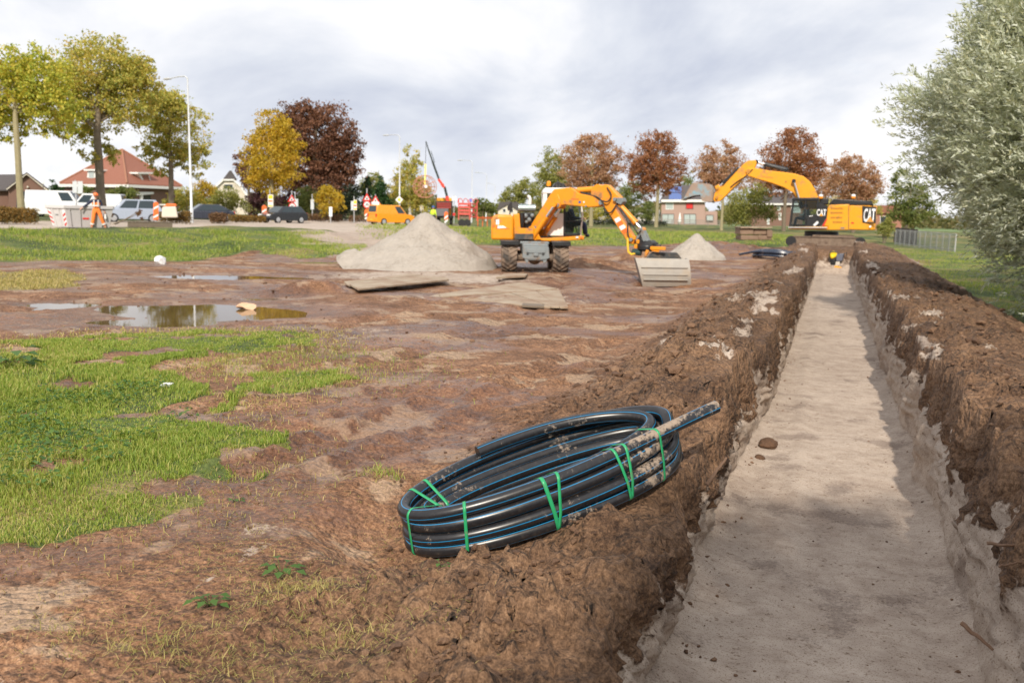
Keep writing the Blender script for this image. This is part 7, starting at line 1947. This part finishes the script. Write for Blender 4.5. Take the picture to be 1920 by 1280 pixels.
# ================================================================ vehicles
TYRE = paint('car_tyre', (0.02, 0.02, 0.02), .8); ALLOY = paint('alloy_rim', (0.55, 0.56, 0.58), .3, metal=.7); CARGLASS = paint('car_glass', (0.03, 0.045, 0.055), .04, var=.1)
PLATE = paint('yellow_number_plate', (0.85, 0.45, 0.03), .4); LENS = paint('headlight_lens', (0.8, 0.82, 0.85), .1); RLENS = paint('tail_light_lens', (0.5, 0.02, 0.02), .2)
def car(name, label, cat, px, Z, heading, col, L, Wd, H, belt, hood, cab, rough=.25, wheel=.31, wx_=None, lights=True, panel=False, dz=0.0):
    """cab: four x positions (rear base, rear roof, front roof, front base); +x is forwards; heading in degrees left of the picture's right"""
    p = ground_pt(px, Z); p.z += dz
    t = thing(name, label, cat, p, YAW + R(heading))
    pm = paint(name + '_paint_' + label[:12], col, rough, var=.04, coat=.4)
    h2, w2 = L / 2, Wd / 2
    lo = 0.24
    m = MB(); m.prism([(-h2, lo + .1), (-h2 + .06, belt * .96), (cab[0], belt), (cab[3], belt), (h2 - .55, hood), (h2 - .06, hood - .18), (h2, lo + .18), (h2 - .1, lo), (-h2 + .1, lo)], -w2, w2); body = m.build('body', pm, t, .09, seg=3)
    zt = H; wt = w2 * .80; wb = w2 * .94
    q = [(cab[0], belt - .02, wb), (cab[1], zt, wt), (cab[2], zt, wt), (cab[3], belt - .02, wb)]
    vs = [(x, s * w_, z) for s in (-1, 1) for (x, z, w_) in q]
    m = MB(); m.add(vs, [(0, 1, 2, 3), (7, 6, 5, 4), (0, 4, 5, 1), (1, 5, 6, 2), (2, 6, 7, 3), (3, 7, 4, 0)]); m.build('cabin', pm, t, .05, seg=2)
    def face(a, b, c, d, u0, u1, v0, v1, nm, off):
        A_, B_2, C2, D2 = map(Vector, (a, b, c, d))
        def P(u, v): return (A_.lerp(B_2, u)).lerp(D2.lerp(C2, u), v)
        nrm = (B_2 - A_).cross(D2 - A_).normalized()
        Q4 = [P(u0, v0), P(u1, v0), P(u1, v1), P(u0, v1)]
        if nrm.dot(A_ + C2 - Vector((2 * (cab[0] + cab[3]) / 2, 0, belt + zt))) < 0: nrm = -nrm
        m = MB(); m.add([k + nrm * .004 for k in Q4] + [k + nrm * off for k in Q4], [(0, 1, 2, 3), (4, 5, 6, 7), (0, 1, 5, 4), (1, 2, 6, 5), (2, 3, 7, 6), (3, 0, 4, 7)]); m.build(nm, CARGLASS, t, smooth=False)
    for s in (0, 4):
        if panel: face(vs[s], vs[s + 3], vs[s + 2], vs[s + 1], .72, .95, .12, .85, 'side_window', .015)
        else:
            face(vs[s], vs[s + 3], vs[s + 2], vs[s + 1], .10, .50, .12, .88, 'side_window', .015); face(vs[s], vs[s + 3], vs[s + 2], vs[s + 1], .54, .90, .12, .88, 'side_window', .015)
    face(vs[3], vs[7], vs[6], vs[2], .07, .93, .08, .92, 'windscreen', .015); face(vs[0], vs[4], vs[5], vs[1], .1, .9, .25, .9, 'rear_window', .015)
    xs_w = wx_ or (-h2 + .75, h2 - .82)
    for x in xs_w:
        for s in (-1, 1):
            m = MB(); m.lathe([(wheel * .62, -.10), (wheel, -.09), (wheel, .09), (wheel * .62, .10)], (x, s * (w2 - .07), wheel), 'Y', 20); w_ = m.build('wheel', TYRE, t)
            m = MB(); m.lathe([(.03, -.115), (wheel * .66, -.105), (wheel * .66, .105), (.03, .115)], (x, s * (w2 - .07), wheel), 'Y', 16); m.build('rim', ALLOY, w_)
    if lights:
        for s in (-1, 1):
            m = MB(); m.box((h2 - .09, s * w2 * .68, hood - .20), (.22, w2 * .42, .14)); m.build('headlight', LENS, t, .03)
            m = MB(); m.box((-h2 + .03, s * w2 * .80, belt - .12), (.10, .14, .26)); m.build('tail_light', RLENS, t, .02)
        for x in (h2 + .005, -h2 - .005):
            m = MB(); m.box((x, 0, lo + .22), (.03, .5, .11)); m.build('number_plate', PLATE, t)
        m = MB(); m.box((h2 - .02, 0, lo + .07), (.08, Wd * .7, .12)); m.build('bumper_grille', BLK, t)
    return t
car('parked_car', 'silver-blue family car parked behind the worker in orange', 'car', 249, 63, 205, (0.34, 0.39, 0.48), 4.1, 1.75, 1.62, 0.95, 0.95, (-1.95, -1.55, .55, 1.25))
car('parked_car', 'dark grey sedan parked right of the tall lamp post', 'car', 385, 72, 212, (0.035, 0.04, 0.06), 4.4, 1.78, 1.42, 0.88, 0.85, (-2.05, -1.0, .35, 1.15))
car('parked_car', 'dark car with yellow number plate driving past the yellow detour sign', 'car', 531, 76, 232, (0.025, 0.028, 0.035), 4.0, 1.75, 1.45, 0.90, 0.88, (-1.9, -1.35, .4, 1.15))
yv = car('delivery_van', 'small bright yellow van parked left of the large sand heap', 'van', 733, 82, 42, (0.80, 0.30, 0.008), 4.2, 1.75, 1.82, 1.0, 1.0, (-2.08, -1.95, .55, 1.25), panel=True)
m = MB(); m.lathe([(.07, 1.82), (.08, 1.86), (.05, 1.95)], (-1.2, 0, 0), 'Z', 12); m.build('roof_beacon', AMBER, yv)
car('delivery_van', 'large white van parked behind the left part of the skip container', 'van', 112, 80, 8, (0.74, 0.75, 0.77), 5.2, 1.95, 2.35, 1.35, 1.2, (-2.58, -2.5, 1.2, 1.9), panel=True)
car('delivery_van', 'white van parked behind the trunk of the tallest golden tree', 'van', 185, 80, 188, (0.70, 0.72, 0.76), 4.9, 1.9, 2.15, 1.25, 1.15, (-2.42, -2.2, 1.0, 1.75), panel=True)
# crane truck seen from behind
TRED = paint('dull_truck_red', (0.33, 0.045, 0.04), .55, var=.15, dirt=.15)
b, FT, rz = base_frame(835, 86)
ct = thing('crane_truck', 'truck with dark red bed and folded-out loading crane behind the large sand heap', 'truck', b, rz)
fpr(FT, [(817, 405), (817, 391), (841, 391), (841, 405)], 0, .08, 'tailgate', paint('truck_grey', (0.13, 0.13, 0.14), .6), ct, .02)
for yk in (380, 384, 388): fpr(FT, [(817, yk + 2.6), (817, yk), (848, yk), (848, yk + 2.6)], .1, 4.5, 'bed_board', TRED, ct, .01)
fpr(FT, [(817, 391), (817, 379), (819, 379), (819, 391)], -.02, .09, 'bed_post', BLK, ct); fpr(FT, [(846, 404), (846, 379), (848.5, 379), (848.5, 404)], -.02, .09, 'bed_post', BLK, ct)
fpr(FT, [(818, 379), (818, 377), (849, 377), (849, 379)], .1, 4.5, 'bed_rail', DGREY, ct)
fpr(FT, [(817, 376.5), (818, 369.5), (847, 369.5), (848, 376.5)], 4.6, 6.4, 'cab_roof', paint('truck_orange', (0.85, 0.38, 0.03), .4), ct, .08); fpr(FT, [(817, 404), (817, 376.8), (848, 376.8), (848, 404)], 4.6, 6.4, 'cab', paint('truck_orange', (0.85, 0.38, 0.03), .4), ct, .06)
fpr(FT, [(819, 409), (819, 405), (850, 405), (850, 409)], .3, 5.5, 'chassis', BLK, ct)
for (px, y0) in ((822, .6), (846, .6), (822, 5.2), (846, 5.2)):
    c = FT.v(px, 408, 0); m = MB(); m.lathe([(.2, -.15), (.48, -.14), (.48, .14), (.2, .15)], (c.x, y0 + .5, .48), 'X', 18); m.build('wheel', TYRE, ct)
m = MB(); m.box(FT.v(851, 402, .2), (.28, .2, .28)); m.build('red_lamp_box', RED, ct, .03)
CRB = paint('crane_black_green', (0.02, 0.03, 0.025), .4); CRR = paint('crane_red', (0.72, 0.06, 0.03), .4)
yk = 2.5
m = MB(); m.bar(FT.v(840, 379, yk), FT.v(838, 368, yk), .34); m.build('crane_column', CRR, ct, .03)
m = MB(); m.bar(FT.v(839, 372, yk), FT.v(833.5, 350, yk), .30, .24); m.build('crane_inner_arm', CRB, ct, .03)
m = MB(); m.prism(FT.poly([(834.5, 353), (832, 344), (826, 346), (829, 351)], yk), yk - .16, yk + .16); m.build('crane_knuckle', CRR, ct, .02)
m = MB(); m.bar(FT.v(831, 348.5, yk), FT.v(822, 336, yk), .26, .24); m.build('crane_outer_arm', CRR, ct, .02)
for (a, bq, w_) in (((824, 339), (811, 303), .20), ((812, 306), (803.5, 281), .15), ((804, 283), (798.5, 265), .11)):
    m = MB(); m.bar(FT.v(*a, yk), FT.v(*bq, yk), w_, w_); m.build('crane_extension', CRB, ct, .01)
m = MB(); m.tube([FT.v(808, 283, yk), FT.v(811, 292, yk), FT.v(815, 305, yk)], .03, 6); m.build('crane_hose', CRB, ct)
# hanging cable reel with sling
RO = paint('reel_rust_orange', (0.48, 0.21, 0.13), .6, var=.15)
b2, FR, rz2 = base_frame(796, 86 + yk)
RR_ = 20.5 * 88 / FPX; rc = FR.v(796.5, 350, 0)
rl = thing('cable_reel', 'empty rusty red steel cable reel hanging from the truck crane', 'cable reel', b2 + Vector((FR.x * rc.x) + Vector((0, 0, rc.z))), rz2 + R(12))
for yy in (-.45, .45):
    for rad_ in (RR_, RR_ * .52):
        m = MB(); m.tube([(rad_ * math.cos(q), yy, rad_ * math.sin(q)) for q in np.linspace(0, TP, 37)], .035 if rad_ > 1 else .03, 6, False); m.build('rim_ring', RO, rl)
    for k in range(12):
        q = TP * k / 12; m = MB(); m.tube([(.1 * math.cos(q), yy, .1 * math.sin(q)), (RR_ * math.cos(q), yy, RR_ * math.sin(q))], .028, 6); m.build('spoke', RO, rl)
for k in range(12):
    q = TP * k / 12; m = MB(); m.tube([(RR_ * .52 * math.cos(q), -.45, RR_ * .52 * math.sin(q)), (RR_ * .52 * math.cos(q), .45, RR_ * .52 * math.sin(q))], .022, 6); m.build('drum_bar', RO, rl)
m = MB(); m.cyl((0, -.55, 0), (0, .55, 0), .15, n=16); m.build('hub', WHITE_S, rl)
s0 = rl.location + Vector((0, 0, .16)); s1 = at(798, 308, 86 + yk); s2 = at(798.5, 266, 86 + yk)
sl = thing('lifting_sling', 'yellow lifting sling on a thin wire above the hanging reel', 'sling', s0)
m = MB(); m.bar((0, 0, 0), s1 - s0, .14, .05); m.build('strap', YSIGN, sl); m = MB(); m.cyl(s1 - s0, s2 - s0, .025, n=6); m.build('wire', DGREY, sl)
# red frames stacked on a trailer
b, FQ, rz = base_frame(876, 84)
rt = thing('reel_trailer', 'trailer stacked with red steel reel frames right of the crane truck', 'trailer', b, rz)
RF = paint('reel_frame_red', (0.55, 0.085, 0.07), .55, var=.15)
for k, y0 in enumerate((380, 386, 392.5, 398.5)):
    fpr(FQ, [(860, y0 + 4.2), (860, y0), (881, y0 + .6), (881, y0 + 4.8)], 0, .12, 'side_board', RF, rt, .01)
fpr(FQ, [(859, 412), (859, 372), (861, 372), (861, 412)], -.06, .14, 'upright', RF, rt); fpr(FQ, [(880, 412), (880, 378), (882, 378), (882, 412)], -.06, .14, 'upright', RF, rt); fpr(FQ, [(893.5, 414), (893.5, 378), (895.5, 378), (895.5, 414)], .9, 1.1, 'upright', RF, rt)
for k in range(4):
    a, bq = FQ.v(881, 382 + 8 * k, 0), FQ.v(894.5, 383 + 8 * k, 1.0); m = MB(); m.bar(a, bq, .09, .12); m.build('end_bar', RF, rt)
m = MB(); m.bar(FQ.v(881, 382, 0), FQ.v(894.5, 408, 1.0), .08, .1); m.build('brace', RF, rt); m = MB(); m.bar(FQ.v(881, 408, .05), FQ.v(894.5, 383, 1.05), .08, .1); m.build('brace', RF, rt)
for k, px in enumerate((863, 873, 883, 892)):
    m = MB(); rr = 4.6 * 84 / FPX; c = FQ.v(px, 380, .5 + .1 * k); m.tube([c + Vector((rr * math.cos(q), 0, rr * 1.6 * math.sin(q))) for q in np.linspace(0, math.pi, 13)], .04, 6); m.build('hoop', RF, rt)
fpr(FQ, [(880.5, 379), (881, 373), (884.5, 373), (885, 379)], .3, .6, 'blue_drum', paint('drum_blue', (0.12, 0.16, 0.6), .5), rt, .02)
fpr(FQ, [(862, 410), (862, 404), (880, 404), (880, 410)], .2, 2.4, 'trailer_frame', MUDSTEEL, rt)
for px in (866, 876):
    c = FQ.v(px, 410, 0); m = MB(); m.lathe([(.15, -.12), (.36, -.11), (.36, .11), (.15, .12)], (c.x, .1, .36), 'Y', 16); m.build('wheel', TYRE, rt)

# ================================================================ skip container
SKM = paint('skip_grey_paint', (0.42, 0.40, 0.40), .5, var=.08, dirt=.06)
SKL = paint('skip_near_end_grey', (0.58, 0.56, 0.55), .5, var=.06, dirt=.05)  # paler grey for the near end wall with its rim and ribs
p1 = ground_pt(123, 44.5); p0 = ground_pt(66, 46.0)
Zs = p1.z
sk = thing('skip_container', 'grey open skip container with red chevrons behind the worker in orange', 'skip container', p1)
ex_ = (p0 - p1); ex_.z = 0; exl = 1.72; ex_.normalize(); ey_ = Vector((-ex_.y, ex_.x, 0))
if ey_.dot(_f) < 0: ey_ = -ey_
ey_ = (ey_ * .80 - ex_ * .60).normalized()
def SP(u, v, z): return ex_ * u + ey_ * v + Vector((0, 0, z))
H_ = 1.12; LB, LT = 2.1, 2.25
bot = [SP(.18, .2, .06), SP(exl - .18, .2, .06), SP(exl - .18, LB, .06), SP(.18, LB, .06)]; top = [SP(0, 0, H_), SP(exl, 0, H_), SP(exl, LT, H_), SP(0, LT, H_)]
names = ('end_wall', 'side_wall', 'end_wall', 'side_wall')
cs_ = sum(top, Vector()) / 4
for k in range(4):
    j = (k + 1) % 4
    q = [bot[k], bot[j], top[j], top[k]]; ins = [(v - Vector((cs_.x, cs_.y, v.z))) * .97 + Vector((cs_.x, cs_.y, v.z)) for v in q]
    m = MB(); m.add(q + ins, [(0, 1, 2, 3), (7, 6, 5, 4), (0, 4, 5, 1), (1, 5, 6, 2), (2, 6, 7, 3), (3, 7, 4, 0)]); m.build(names[k], SKL if k == 0 else SKM, sk, smooth=False)
    m = MB(); m.bar(top[k] + Vector((0, 0, -.05)), top[j] + Vector((0, 0, -.05)), .10, .16); m.build('rim', SKL if k == 0 else SKM, sk, .015)
m = MB(); m.add([v + Vector((0, 0, .02)) for v in bot], [(0, 1, 2, 3)]); m.build('floor', SKM, sk, smooth=False)
def on_wall(k, u0, u1, v0, v1, off, nm, m_, skew=0.0):
    j = (k + 1) % 4
    def P(u, v): return bot[k].lerp(bot[j], u).lerp(top[k].lerp(top[j], u), v)
    nrm = (bot[j] - bot[k]).cross(top[k] - bot[k]).normalized()
    if nrm.dot((bot[k] + bot[j]) / 2 - cs_) < 0: nrm = -nrm
    Q4 = [P(u0, v0), P(u1, v0 + skew), P(u1, v1 + skew), P(u0, v1)]
    m = MB(); m.add([q + nrm * .003 for q in Q4] + [q + nrm * off for q in Q4], [(0, 1, 2, 3), (4, 5, 6, 7), (0, 1, 5, 4), (1, 2, 6, 5), (2, 3, 7, 6), (3, 0, 4, 7)]); m.build(nm, m_, sk, smooth=False)
for u in (.32, .66): on_wall(0, u, u + .05, .0, .86, .06, 'rib', SKL)
for u in (.18, .42, .68, .9): on_wall(3, u, u + .025, .0, .86, .06, 'rib', SKM)
for u0, sg in ((.04, -1), (.84, 1)):
    on_wall(0, u0, u0 + .13, .08, .84, .012, 'chevron_board', WHITE_S)
    for k in range(3): on_wall(0, u0, u0 + .13, .14 + .22 * k, .24 + .22 * k, .02, 'chevron', RED, .10 * sg)
on_wall(3, .50, .64, .38, .46, .02, 'red_lettering_bar', RED); on_wall(0, .42, .60, .55, .60, .02, 'grey_lettering_bar', GREY)
# stacked pallets and stones by the road
def pallet(label, px, Z, n, m_):
    b, Fp, rz = base_frame(px, Z); t = thing('pallet', label, 'pallet', b, rz)
    for k in range(n):
        m = MB(); m.box((-.6 + 1.2 * (k + .5) / n, 0, .30), (1.2 / n * .82, 1.0, .04)); m.build('deck_board', m_, t)
    for y in (-.42, 0, .42):
        m = MB(); m.box((0, y, .19), (1.2, .1, .16)); m.build('bearer', m_, t)
    m = MB(); m.box((0, 0, .06), (1.2, 1.0, .09)); m.build('base_board', m_, t)
pallet('pallet lying by the road in front of the silver car', 262, 48, 6, M_WOODD); pallet('dark pallet lying by the road below the marker board', 302, 50, 6, M_WOODD)
b, Fw, rz = base_frame(318, 60)
t = thing('wrapped_stack', 'stack of goods under pale and orange sheets behind the russet hedge', 'wrapped stack', b, rz)
fpr(Fw, [(303, 408), (304, 388), (330, 387), (334, 408)], 0, 1.2, 'pale_sheet', CREAM, t, .08); fpr(Fw, [(306, 387.5), (312, 382), (330, 382), (332, 386.5)], .1, 1.0, 'orange_sheet', ORANGE, t, .05)

# ================================================================ people
def person(label, loc, rz, joints, cloth, scale=1.0, helmet=None, group=None):
    """joints: named points; body is one skinned mesh, clothing pieces are children"""
    t = thing('person', label, 'person', loc, rz)
    J = {k: Vector(v) * scale for k, v in joints.items()}
    def skin(name, chains, m_, sub=1):
        vs, es, rs, ix = [], [], [], {}
        for ch in chains:
            prev = None
            for (nm, r_) in ch:
                key = nm if isinstance(nm, str) else tuple(nm)
                if key not in ix:
                    ix[key] = len(vs); vs.append(J[nm] if isinstance(nm, str) else Vector(nm)); rs.append(r_ * scale)
                if prev is not None: es.append((prev, ix[key]))
                prev = ix[key]
        me = bpy.data.meshes.new(name); me.from_pydata([tuple(v) for v in vs], es, []); me.update()
        o = link(name, me, m_, t)
        sm = o.modifiers.new('skin', 'SKIN'); sm.use_smooth_shade = True
        for i, sv in enumerate(me.skin_vertices[0].data): sv.radius = (rs[i], rs[i]); sv.use_root = (i == 0)
        s = o.modifiers.new('smooth', 'SUBSURF'); s.levels = sub; s.render_levels = sub
        me.materials.clear(); me.materials.append(m_)
        return o
    hands = []
    for s in ('l', 'r'):
        w_, h_ = J['wrist_' + s], J['hand_' + s]; d = (h_ - w_).normalized(); x = d.orthogonal().normalized(); y = d.cross(x)
        for k, (off, ln) in enumerate(((-.03, .060), (-.01, .075), (.01, .080), (.03, .072))):
            q = h_ + x * off * scale + d * .03; J[f'f{s}{k}a'] = q; J[f'f{s}{k}b'] = q + d * ln * .6 * scale; J[f'f{s}{k}c'] = q + (d * ln + y * .02) * scale
            hands.append([('hand_' + s, .032), (f'f{s}{k}a', .010), (f'f{s}{k}b', .009), (f'f{s}{k}c', .008)])
        J['th' + s] = w_.lerp(h_, .6) + x * -.045 * scale + d * .03; hands.append([('hand_' + s, .032), ('th' + s, .010)])
    skin('body', [[('pelvis', .13), ('waist', .125), ('chest', .15), ('neck0', .07), ('neck', .055), ('chin', .075), ('head', .105), ('crown', .085)]] +
         [[('chest', .15), ('shoulder_' + s, .07), ('elbow_' + s, .045), ('wrist_' + s, .032), ('hand_' + s, .032)] for s in 'lr'] +
         [[('pelvis', .13), ('hip_' + s, .095), ('knee_' + s, .062), ('ankle_' + s, .045), ('toe_' + s, .042)] for s in 'lr'] + hands, SKIN)
    skin('jacket', [[('waist', .15), ('chest', .175), ('neck0', .085)]] + [[('chest', .175), ('shoulder_' + s, .088), ('elbow_' + s, .062), ('wrist_' + s, .048)] for s in 'lr'], cloth['sleeve'])
    skin('vest', [[('pelvis', .165), ('waist', .168), ('chest', .192), ('neck0', .09)]] + [[('chest', .192), ('shoulder_' + s, .098)] for s in 'lr'], cloth['vest'])
    skin('trousers', [[('pelvis', .160)]  + [('waist', .140)]] + [[('pelvis', .160), ('hip_' + s, .118), ('knee_' + s, .090), ('ankle_' + s, .078)] for s in 'lr'], cloth['legs'])
    for s in 'lr':
        skin('boot', [[('ankle_' + s, .075), ('toe_' + s, .055)]], cloth.get('boots', BLK))
        if cloth.get('band'):
            a, k = J['ankle_' + s], J['knee_' + s]; m = MB(); m.cyl(a.lerp(k, .25), a.lerp(k, .42), .098 * scale, .1 * scale, n=12); m.build('reflective_band', REFLECT, t)
    if cloth.get('band'):
        w_, c_ = J['waist'], J['chest']; m = MB(); m.lathe([(.198, -.03), (.198, .03)], w_.lerp(c_, .25), 'Z', 14); m.build('reflective_band', REFLECT, t)
        for s in (-1, 1):
            m = MB(); m.bar(w_ + Vector((s * .09, -.205, 0)), c_ + Vector((s * .10, -.20, .12)), .02, .05); m.build('reflective_band', REFLECT, t)
    hd = J['head']
    if helmet is not None:
        m = MB(); m.lathe([(.145, -.01), (.128, .0), (.122, .06), (.085, .115), (.02, .132)], hd + Vector((0, 0, .03)), 'Z', 16); m.box(hd + Vector((0, -.13, .03)), (.18, .09, .02)); m.build('helmet', helmet, t)
    else:
        m = MB(); m.ball(hd + Vector((0, .02, .04)), .118, 12, 8); m.build('hair', cloth.get('hair', NAVY), t)
    for s in (-1, 1):
        m = MB(); m.ball(hd + Vector((s * .038, -.098, -.005)), .014, 8, 6); m.build('eye', BLK, t)
        m = MB(); m.ball(hd + Vector((s * .108, .0, -.02)), .028, 8, 6, (.4, .7, 1)); m.build('ear', SKIN, t)
    m = MB(); m.ball(hd + Vector((0, -.115, -.035)), .018, 8, 6, (.7, 1, 1.2)); m.build('nose', SKIN, t)
    m = MB(); m.box(hd + Vector((0, -.098, -.075)), (.05, .02, .008)); m.build('mouth', RED, t)
    return t
STAND = dict(pelvis=(0, 0, .95), waist=(0, 0, 1.10), chest=(0, 0, 1.32), neck0=(0, 0, 1.46), neck=(0, -.01, 1.52), chin=(0, -.03, 1.57), head=(0, -.02, 1.65), crown=(0, -.01, 1.72),
             shoulder_l=(-.19, 0, 1.40), elbow_l=(-.42, -.04, 1.20), wrist_l=(-.62, -.10, 1.05), hand_l=(-.69, -.12, 1.00), shoulder_r=(.19, 0, 1.40), elbow_r=(.27, .0, 1.12), wrist_r=(.36, -.06, .88), hand_r=(.39, -.07, .80),
             hip_l=(-.10, 0, .90), knee_l=(-.16, -.03, .50), ankle_l=(-.24, .02, .10), toe_l=(-.26, -.14, .045), hip_r=(.10, 0, .90), knee_r=(.22, -.05, .50), ankle_r=(.36, .02, .10), toe_r=(.39, -.13, .045))
pp = ground_pt(182, 45.0)
person('worker in orange high-visibility clothes walking with spread arms before the skip container', pp, YAW + R(25), STAND, dict(sleeve=NAVY, vest=HIVIS, legs=HIVIS, boots=paint('tan_boot', (.4, .2, .12), .8), band=True), 1.0, ORANGE)
m = MB(); wr_ = Vector((.40, -.08, .74)); m.prism([(.34, .48), (.46, .48), (.43, .74), (.37, .74)], -.14, -.03); tb = m.build('carrier_bag', WHITE_S, None, .03); tb.matrix_world = Matrix.Translation(pp) @ Matrix.Rotation(YAW + R(25), 4, 'Z'); tag(tb, 'white bag held in the right hand of the worker in orange', 'bag')
ST2 = dict(STAND); ST2.update(elbow_l=(-.27, -.02, 1.14), wrist_l=(-.25, -.14, .92), hand_l=(-.24, -.17, .85), knee_r=(.12, -.02, .5), ankle_r=(.13, .02, .1), toe_r=(.15, -.13, .045), knee_l=(-.12, -.02, .5), ankle_l=(-.13, .02, .1), toe_l=(-.15, -.13, .045), elbow_r=(.27, 0, 1.14), wrist_r=(.26, -.12, .92), hand_r=(.25, -.15, .85))
p2 = ground_pt(812, 78)
person('worker in lime-yellow vest seen over the sand heap beside the crane truck', p2, YAW + R(150), ST2, dict(sleeve=LIME, vest=LIME, legs=NAVY, band=False), 1.0, BLUE)
SEAT = dict(pelvis=(0, 0, .10), waist=(0, .02, .25), chest=(0, .04, .48), neck0=(0, .03, .62), neck=(0, .02, .68), chin=(0, -.01, .73), head=(0, 0, .81), crown=(0, .01, .88),
            shoulder_l=(-.19, .03, .56), elbow_l=(-.25, -.08, .32), wrist_l=(-.24, -.32, .28), hand_l=(-.24, -.40, .29), shoulder_r=(.19, .03, .56), elbow_r=(.25, -.08, .32), wrist_r=(.24, -.32, .28), hand_r=(.24, -.40, .29),
            hip_l=(-.10, -.02, .09), knee_l=(-.16, -.46, .14), ankle_l=(-.16, -.52, -.28), toe_l=(-.16, -.66, -.32), hip_r=(.10, -.02, .09), knee_r=(.16, -.46, .14), ankle_r=(.16, -.52, -.28), toe_r=(.16, -.66, -.32))
sp_ = C.v(1508, 413, ycn + .5); sp_ = CX + C.x * sp_.x + C.y * sp_.y + Vector((0, 0, sp_.z))
person('operator with dark cap and grey jacket seated in the crawler excavator cab', sp_, CXR - R(90), SEAT, dict(sleeve=paint('grey_cloth', (.30, .31, .33), .85), vest=paint('grey_cloth', (.30, .31, .33), .85), legs=NAVY, hair=NAVY), 1.0)
sp2 = F.v(1071, 425, yc0 + .5); sp2 = WX + F.x * sp2.x + F.y * sp2.y + Vector((0, 0, sp2.z))
person('operator in dark clothes seated in the white cab of the wheeled excavator', sp2, WXR - R(-80), SEAT, dict(sleeve=NAVY, vest=NAVY, legs=NAVY, hair=paint('brown_hair', (.06, .04, .03), .8)), 1.0)
